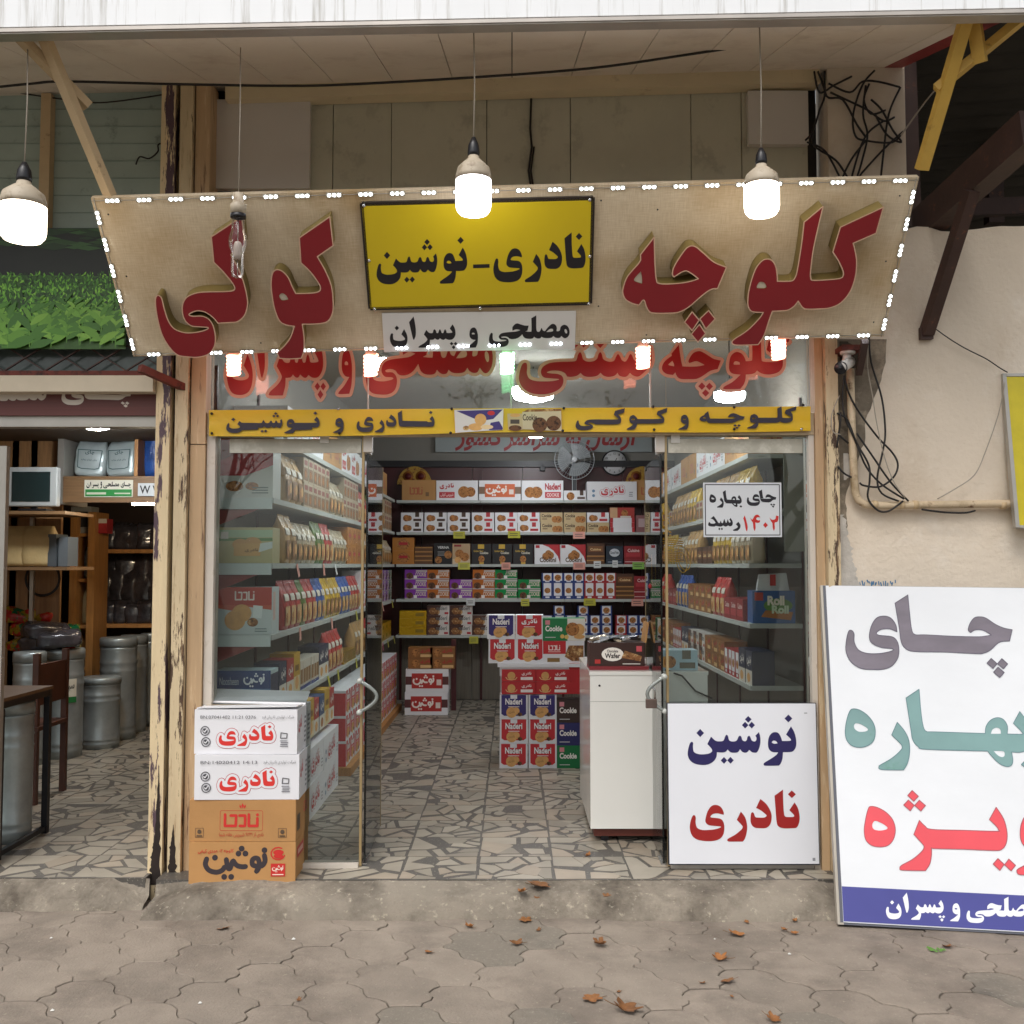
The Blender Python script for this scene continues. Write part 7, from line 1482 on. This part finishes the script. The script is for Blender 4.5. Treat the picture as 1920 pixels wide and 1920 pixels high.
BG = [bag_mesh('tea_bag', .20, .14, .24, K('plastic_bag'), s_) for s_ in (1.3, 5.1, 9.7)]; BT = [bag_mesh('tea_bag', .26, .18, .36, K('plastic_bag'), s_) for s_ in (2.3, 7.1)]
def bags(us, v, y, meshes, label, group, s=1.0):
    for i, u in enumerate(us):
        p = P(u, v, y); o = put('tea_bag', meshes[i % len(meshes)], None, (p.x, y + .13, p.z + .001), (0, 0, R.uniform(-.4, .4))); o.scale = (s, s, s * R.uniform(.92, 1.08)); tag(o, label, 'bag', group)
bags((178, 200, 222, 244, 266, 290), 1030, yb_ + .02, BG, 'shiny black bag of tea on the upper pine shelf', 'black tea bags on the upper shelf')
bags((178, 198, 220, 242, 264, 288), 1170, yb_ + .02, BG, 'shiny black bag of tea on the lower pine shelf', 'black tea bags on the lower shelf', .85)
bags((182, 205, 232, 258, 284), 1138, yb_ + .2, BT, 'big crumpled black bag of tea piled behind the lower shelf row', 'piled black tea bags'); bags((180, 204, 230, 256, 282), 1098, yb_ + .22, BT, 'big crumpled black bag of tea on top of the pile', 'topmost piled black tea bags', .9)
# upper cabinet with silver bags, signs, monitor
hb = thing('tea_header', 'wood veneer beam with shelf of silver tea bags inside the tea shop', 'cabinet', (-2.5, 2.8, 1.9)); of = (2.5, -2.8, -1.9); yh = 2.75
pl('beam', 118, 898, 320, 942, yh, .05, 'veneer_h', hb, of); pl('shelf', 118, 893, 320, 897.5, yh, .45, 'veneer_h', hb, of); pl('back', 118, 780, 320, 892.5, yh + .44, .02, mat('dark_back', '#15110f', .7), hb, of); pl('divider', 253, 790, 258, 892.5, yh + .02, .4, 'pine', hb, of); pl('upper_shelf', 118, 806, 252.5, 811, yh + .03, .4, mat('dark_wood', '#2b201a', .6), hb, of)
pl('end_panel', 110, 780, 117.5, 945, yh, .45, 'alu', hb, of)
SB = [bag_mesh('silver_bag', .245, .11, .28, K('bag_silver'), s_, 18, 10, .05) for s_ in (3.1, 8.2)]
for i, u in enumerate((157, 219)):
    p = P(u, 892, yh + .05); o = thing('tea_pack', 'silver printed tea pack leaning back on the veneer shelf', 'bag', (p.x, yh + .16, p.z + .002), 0, 'silver tea packs'); o.rotation_euler = (-.12, .06 - .1 * i, .1 - .25 * i); put('pack_body', SB[i], o)
    B = MB(); fs_ = lambda x, z, d: (x, -.0605 - d, z); stroke(B, [(-.08, .06), (-.05, .05), (.05, .05), (.08, .06), (.09, .2), (-.09, .2)], .003, '#3a5a5c', fs_, .002, True, 6); text(B, 'چای', -.035, .035, .16, .2, '#3a5a5c', fs_, .003, .02); text(B, 'چای قلم بهاره', -.06, .06, .11, .13, '#3a5a5c', fs_, .003, .01); B.build('print', o)
o = put('blue_bag', bag_mesh('blue_bag', .22, .2, .42, K('bag_blue'), 4.4), None, P(288, 893, yh + .15) + Vector((0, .1, .001))); tag(o, 'blue plastic bag in the veneer cabinet beside the divider', 'bag')
o = put('blue_bag', bag_mesh('blue_bag', .45, .2, .12, K('bag_blue'), 6.4), None, P(175, 806, yh + .2) + Vector((0, .08, .001))); tag(o, 'blue plastic bag on the topmost dark shelf', 'bag')
sg = thing('tea_sign', 'small white and green sign with black lettering on the veneer beam', 'sign', P(204, 916, yh - .004)); a, b = P(159, 901, yh), P(249, 933, yh); wv, hv = (b.x - a.x) / 2, (a.z - b.z) / 2
B = MB(); B.box(-wv, -.004, -hv, wv, .003, hv, '#c9c5b4'); B.box(-wv * .96, -.005, -hv * .92, wv * .96, -.0042, -hv * .1, '#1f7a35'); B.box(-wv * .9, -.006, -hv * .7, -wv * .1, -.0052, -hv * .45, '#b5b9a5'); B.box(wv * .25, -.006, -hv * .65, wv * .9, -.0052, -hv * .5, '#b5b9a5'); B.build('plate', sg)
B = MB(); fs_ = lambda x, z, d: (x, -.0048 - d, z)
for key, x0, x1 in (('chay', .5, .92), ('moslehi', -.22, .44), ('va', -.36, -.27), ('pesaran', -.92, -.4)): fill(B, fit(word(key), x0 * wv, x1 * wv, .0 * hv, .82 * hv), '#1c1c1c', fs_)
B.build('lettering', sg)
a, b = P(259, 906, yh - .01), P(345, 930, yh - .01); B = MB(); B.box(a.x, yh - .012, b.z, b.x, yh - .006, a.z, '#b9bcbc'); o = B.build('web_sign'); tag(o, 'pale sign with bold black Latin letters on the veneer beam', 'sign')
B = MB(); text(B, 'W W W', P(263, 918, yh).x, P(331, 918, yh).x, b.z + .018, a.z - .018, '#1c1c1c', lambda x, z, d: (x, yh - .0125 - d, z), 0, .02); B.build('lettering', o)
a, b = P(261, 940, yh), P(345, 946, yh); t = thing('tube_light', 'warm tube light glowing under the veneer beam', 'lamp', P(290, 943, yh + .1)); B = MB(); B.tube([Vector((-.17, 0, 0)), Vector((.25, 0, 0))], .017, mat('tube_on', '#ffffff', .4, emit=(1, .82, .58), es=90), 10); B.build('tube', t); B = MB(); B.box(-.17, -.02, .018, .25, .02, .03, '#c9c2b4'); B.build('batten', t)
# wood wall on the left with monitor shelf
yw_ = 2.6; vw = thing('veneer_partition', 'wood veneer partition with shelves inside the tea shop', 'partition', (-3.2, yw_, ZF)); of = (3.2, -yw_, -ZF)
for (u0, u1) in ((-160, 25), (25, 60), (60, 108)): pl('veneer_panel', u0 + .5, 780, u1 - .5, 1300, yw_ + .3, .03, 'veneer', vw, of)
pl('shelf', -100, 958, 122, 964, yw_ - .25, .5, 'veneer_h', vw, of); pl('shelf', -100, 1063, 125, 1069, yw_ - .2, .48, 'veneer_h', vw, of)
pl('shelf_post', 56, 970, 60, 1062, yw_ + .1, .03, 'alu', vw, of); pl('shelf_post', 56, 1070, 60, 1180, yw_ + .1, .03, 'alu', vw, of)
p = P(60, 957, yw_ - .2); t = thing('monitor', 'small grey television monitor on the veneer shelf', 'monitor', p); k_ = (yw_ - .2 + 5) / F
B = MB(); wv, hv = 92 * k_, 74 * k_; B.box(-wv / 2, 0, .03, wv / 2, .06, .03 + hv, '#9a9c9a'); B.build('case', t, fix=True, bevel=.008)
B = MB(); B.box(-wv * .42, -.003, .03 + hv * .12, wv * .36, -.0005, .03 + hv * .88, mat('screen_glass', '#1c2a2a', .08, coat=.5)); B.build('screen', t)
B = MB(); B.box(-.1, .0, 0, .1, .14, .012, 'black'); B.box(-.02, .03, .0125, .02, .05, .029, 'black'); B.build('stand', t)
CBM = bag_mesh('cream_bag', .26, .14, .30, K('bag_cream'), 2.2, 18, 10, .03)
for u, lab in ((57, 'cream paper tea bag standing on the veneer shelf'), (10, 'cream paper tea bag half hidden by the door frame')):
    p = P(u, 1062, yw_ - .12); o = put('cream_bag', CBM, None, (p.x, yw_ + .02, p.z + .002), (0, 0, .05)); tag(o, lab, 'bag')
p = P(150, 1085, yb_ - .2); o = put('silver_bag', SB[0], None, p + Vector((0, .12, .002))); tag(o, 'silver tea pack in the narrow pine cubby', 'bag')
p = P(150, 1170, yb_ - .2); o = put('cream_bag', CBM, None, p + Vector((0, .12, .002))); tag(o, 'folded cream tea bag in the narrow pine cubby', 'bag')
p = P(120, 1062, yw_ - .1); B = MB(); B.box(-.09, 0, 0, -.03, .2, .24, '#4a5054'); B.box(-.02, .02, 0, .05, .2, .22, '#5a6064'); o = B.build('grey_pouches', None, p + Vector((-.06, .06, .001))); o.name = 'grey_pouch_pair'; tag(o, 'grey pouches beside the cream bag on the veneer shelf', 'pouch')
p = P(150, 1000, yb_ - .26); B = MB(); B.box(-.1, 0, 0, .08, .18, .24, '#8a8a84'); B.box(-.07, -.003, .05, .06, -.0005, .2, '#1d1f22'); o = B.build('scale_terminal', None, p + Vector((0, .03, .001)), fix=True, bevel=.006); tag(o, 'grey weighing terminal with dark display over the pine cubby', 'scale')
p = P(172, 1000, yb_ - .26); B = MB(); B.box(-.05, 0, 0, .06, .14, .13, '#9c2a2c'); B.box(-.05, -.002, .09, .06, -.0005, .13, '#c9c2b4'); o = B.build('red_box', None, p + Vector((.06, .03, .001))); tag(o, 'small red and white box beside the weighing terminal', 'box')
B = MB(); c = P(80, 1085, yw_ + .24); B.tube([(math.cos(2 * math.pi * k / 30) * .13, 0, math.sin(2 * math.pi * k / 30) * .13) for k in range(31)], .01, 'cable', 6, False); tag(B.build('cable_coil', None, c), 'coil of black cable hung on the veneer partition', 'cable')
MXB = [bag_mesh('snack_bag', .22, .16, .1, K('bag_mix'), s_, 14, 6, .12) for s_ in (1.1, 4.9, 8.8)]
for i in range(13):
    u = 12 + (i % 5) * 24 + R.uniform(-5, 5); v = 1222 - 26 * (i // 5) + R.uniform(-4, 4); p = P(u, v, 2.75); o = put('snack_bag', MXB[i % 3], None, (p.x, 2.95 + R.uniform(-.05, .05), p.z), (R.uniform(-.3, .3), R.uniform(-.3, .3), R.uniform(0, 3))); tag(o, 'glossy red, green and yellow snack bag heaped on the bins', 'bag', 'snack bags heaped on the bins')
DKB = bag_mesh('tea_bag', .34, .2, .13, K('plastic_bag'), 3.7, 16, 6, .08)
for i, (u, v) in enumerate(((25, 1228), (55, 1222), (30, 1207))): p = P(u, v, 2.3); o = put('tea_bag', DKB, None, (p.x, 2.75, p.z), (0, .1 * (i - 1), .4 * i)); tag(o, ('flat glossy black tea bag lowest on the bin behind the chair', 'flat glossy black tea bag nearest the bin rim behind the chair', 'flat glossy black tea bag lying on top of the other two')[i], 'bag')
c = P(180, 800, 1.9); ceiling_lamp('round lamp glowing under the tea shop door head', c.x, 1.9, c.z - .02, .10, 150)
# sliding glass of the tea shop
B = MB(); xg = P(12, 800, .02).x; B.box(-3.6, .012, ZF + .02, xg - .02, .02, 2.16, m_glass); o = B.build('sliding_pane', tea, (3, 0, 0)); B = MB(); B.box(xg - .02, .0, ZF + .02, xg + .015, .035, 2.17, 'alu'); B.build('sliding_stile', tea, (3, 0, 0))

# ------------------------------------------------------------ fallen leaves and litter
def leaf_mesh(seed, curl):
    rr = random.Random(seed); mb = MB(); n = 26; pts = []
    for i in range(n):
        a_ = 2 * math.pi * i / n; lobe = .55 + .45 * abs(math.cos(2.5 * a_)) ** .7; r_ = lobe * (1 + rr.uniform(-.12, .12)); pts.append((math.cos(a_) * r_, math.sin(a_) * r_ * .8))
    rings = [(0, 0)]; vs = []
    for f in (0.0, .45, .75, 1.0):
        for (x, y) in pts:
            xx, yy = x * f, y * f; z = curl * (xx * xx * .5 + .35 * abs(yy) * f) + .12 * mnoise.noise(Vector((xx * 2 + seed, yy * 2, 0))); vs.append((xx * (1 - .25 * curl * f), yy * (1 - .3 * curl * f), z + .1))
    fs = [(k * n + i, k * n + (i + 1) % n, (k + 1) * n + (i + 1) % n, (k + 1) * n + i) for k in range(3) for i in range(n)]
    mb.raw(vs, fs, mat('dry_leaf', '#8a5a2e', .7, var=.35, vs=60, rnd=.3), True)
    mb.tube([(-.4, 0, .12), (-.9, .05, .16), (-1.3, .1, .25)], [.04, .03, .03], mat('leaf_stalk', '#6b4a2a', .7), 4); return mb.mesh('fallen_leaf')
LF = [leaf_mesh(s_, c_) for s_, c_ in ((1, .3), (2, .8), (3, 1.0), (4, .6), (5, 1.15))]
for i, (u, v, s_, z) in enumerate(((1010, 1662, 44, .108), (980, 1674, 26, .103), (1007, 1686, 14, .098), (1138, 1682, 20, .10), (880, 1740, 24, .0), (985, 1727, 27, .0), (968, 1771, 26, .0), (1125, 1773, 38, .0), (803, 1787, 18, .0), (1103, 1606, 18, ZF), (1310, 1713, 30, .0), (1378, 1703, 24, .0), (1352, 1720, 20, .0), (1380, 1754, 32, .0), (1350, 1800, 34, .0), (1365, 1841, 26, .0), (1317, 1845, 14, .0), (1470, 1745, 17, .0), (1490, 1751, 16, .0), (1490, 1728, 14, .0), (1110, 1875, 36, .0), (1175, 1896, 54, .0), (1160, 1862, 12, .0), (1776, 1777, 22, .0), (320, 1684, 18, .0), (418, 1743, 22, .0), (560, 1876, 12, .0), (1450, 1914, 32, .0), (1400, 1730, 12, .0), (1405, 1705, 10, .0), (700, 1715, 10, .02), (1010, 1745, 12, .0), (1372, 1871, 12, .0))):
    p = PZ(u, v, z); k_ = (p.y + 5) / F * s_ * .62; o = put('fallen_leaf', LF[i % 5], None, (p.x, p.y, z + .002), (R.uniform(-.25, .25), R.uniform(-.25, .25), R.uniform(0, 6.28))); o.scale = (k_, k_, k_ * .8)
    tag(o, 'curled dry brown leaf lying on the pavement' if z == 0 else 'curled dry brown leaf lying on the doorstep', 'leaf', 'dry leaves on the pavement' if z == 0 else 'dry leaves on the doorstep')
p = PZ(1754, 1783, 0); B = MB()
rr = random.Random(2)
for i in range(14): a_ = rr.uniform(0, 6.28); r_ = rr.uniform(.01, .035); x, y = math.cos(a_) * r_, math.sin(a_) * r_ * .7; B.face([(x - .008, y, .004 + i * 3e-4), (x, y - .006, .006), (x + .01, y, .004 + i * 3e-4), (x, y + .006, .012)], mat('weed', '#4f7a2a', .6))
tag(B.build('weed_tuft', None, p), 'small green weed growing in the paving by the banner sign', 'plant')
for i, (u, v) in enumerate(((324, 1688), (1319, 1696), (1340, 1762), (96, 1760), (550, 1762), (98, 1896), (1015, 1655), (874, 1656), (1480, 1790), (375, 1882))):
    p = PZ(u, v, .0 if v > 1700 or u < 330 or u > 1300 else .085); B = MB(); s_ = R.uniform(.004, .008); B.raw([(-s_, -s_, 0), (s_ * 1.3, -s_ * .6, 0), (s_, s_, 0), (-s_ * .8, s_, 0), (0, 0, s_)], [(0, 1, 4), (1, 2, 4), (2, 3, 4), (3, 0, 4)], '#c9c8c2'); tag(B.build('paper_scrap', None, p + Vector((0, 0, .003))), 'tiny white scrap of litter on the ground before the shops', 'litter', 'paper scraps before the shops')

# ------------------------------------------------------------ trees across the street, mirrored in the panes
m_bark = mat('bark', '#4a3f34', .9, var=.3, vs=8); m_lf = mat('tree_leaf', '#3f4a24', .6, var=.3, vs=6); m_lf2 = mat('tree_leaf_dry', '#6a5226', .6, var=.3, vs=6)
def tree(x, y, h_, seed, label, leaves):
    rr = random.Random(seed); t = thing('street_tree', label, 'tree', (x, y, -.01), 0); B = MB(); tips = []
    def grow(p, d, l, r, lev):
        pts = [p]; q = p
        for i in range(4): d2 = (d + Vector((rr.uniform(-.18, .18), rr.uniform(-.18, .18), rr.uniform(-.05, .15)))).normalized(); q = q + d2 * l / 4; pts.append(q); d = d2
        B.tube(pts, [r * (1 - .13 * i) for i in range(5)], m_bark, 6 if lev < 2 else 4, False)
        if lev >= 4: tips.append(q); return
        for i in range(3 if lev else 4):
            a_ = rr.uniform(0, 6.28); nd = (d * .75 + Vector((math.cos(a_), math.sin(a_), rr.uniform(.0, .5))) * .75).normalized(); grow(pts[rr.choice((2, 3, 4))] if i else q, nd, l * rr.uniform(.55, .75), r * .5, lev + 1)
        if lev >= 2: tips.append(q)
    grow(Vector((0, 0, 0)), Vector((0, 0, 1)), h_ * .33, h_ * .028, 0); B.build('trunk', t)
    C_ = MB()
    for tp in tips:
        for i in range(leaves):
            c = tp + Vector((rr.gauss(0, .3), rr.gauss(0, .3), rr.gauss(0, .25))); s_ = rr.uniform(.05, .11); a_ = rr.uniform(0, 6.28); u_ = Vector((math.cos(a_), math.sin(a_), rr.uniform(-.5, .5))) * s_; v_ = Vector((-math.sin(a_), math.cos(a_), rr.uniform(-.5, .5))) * s_ * .6
            C_.face([c - u_, c - v_, c + u_, c + v_], m_lf if rr.random() < .75 else m_lf2)
    C_.build('crown', t)
tree(-5.2, -13, 9, 1, 'bare branched tree across the street mirrored in the left window pane', 2); tree(4.6, -14, 10, 2, 'leafy tree across the street mirrored in the right window pane', 14); tree(-10, -16, 10, 3, 'tree across the street beyond the bare branched one', 8); tree(11, -17, 11, 5, 'tall tree across the street beyond the leafy one', 12); tree(-.5, -19, 9, 6, 'tree across the street straight behind the viewer', 6)
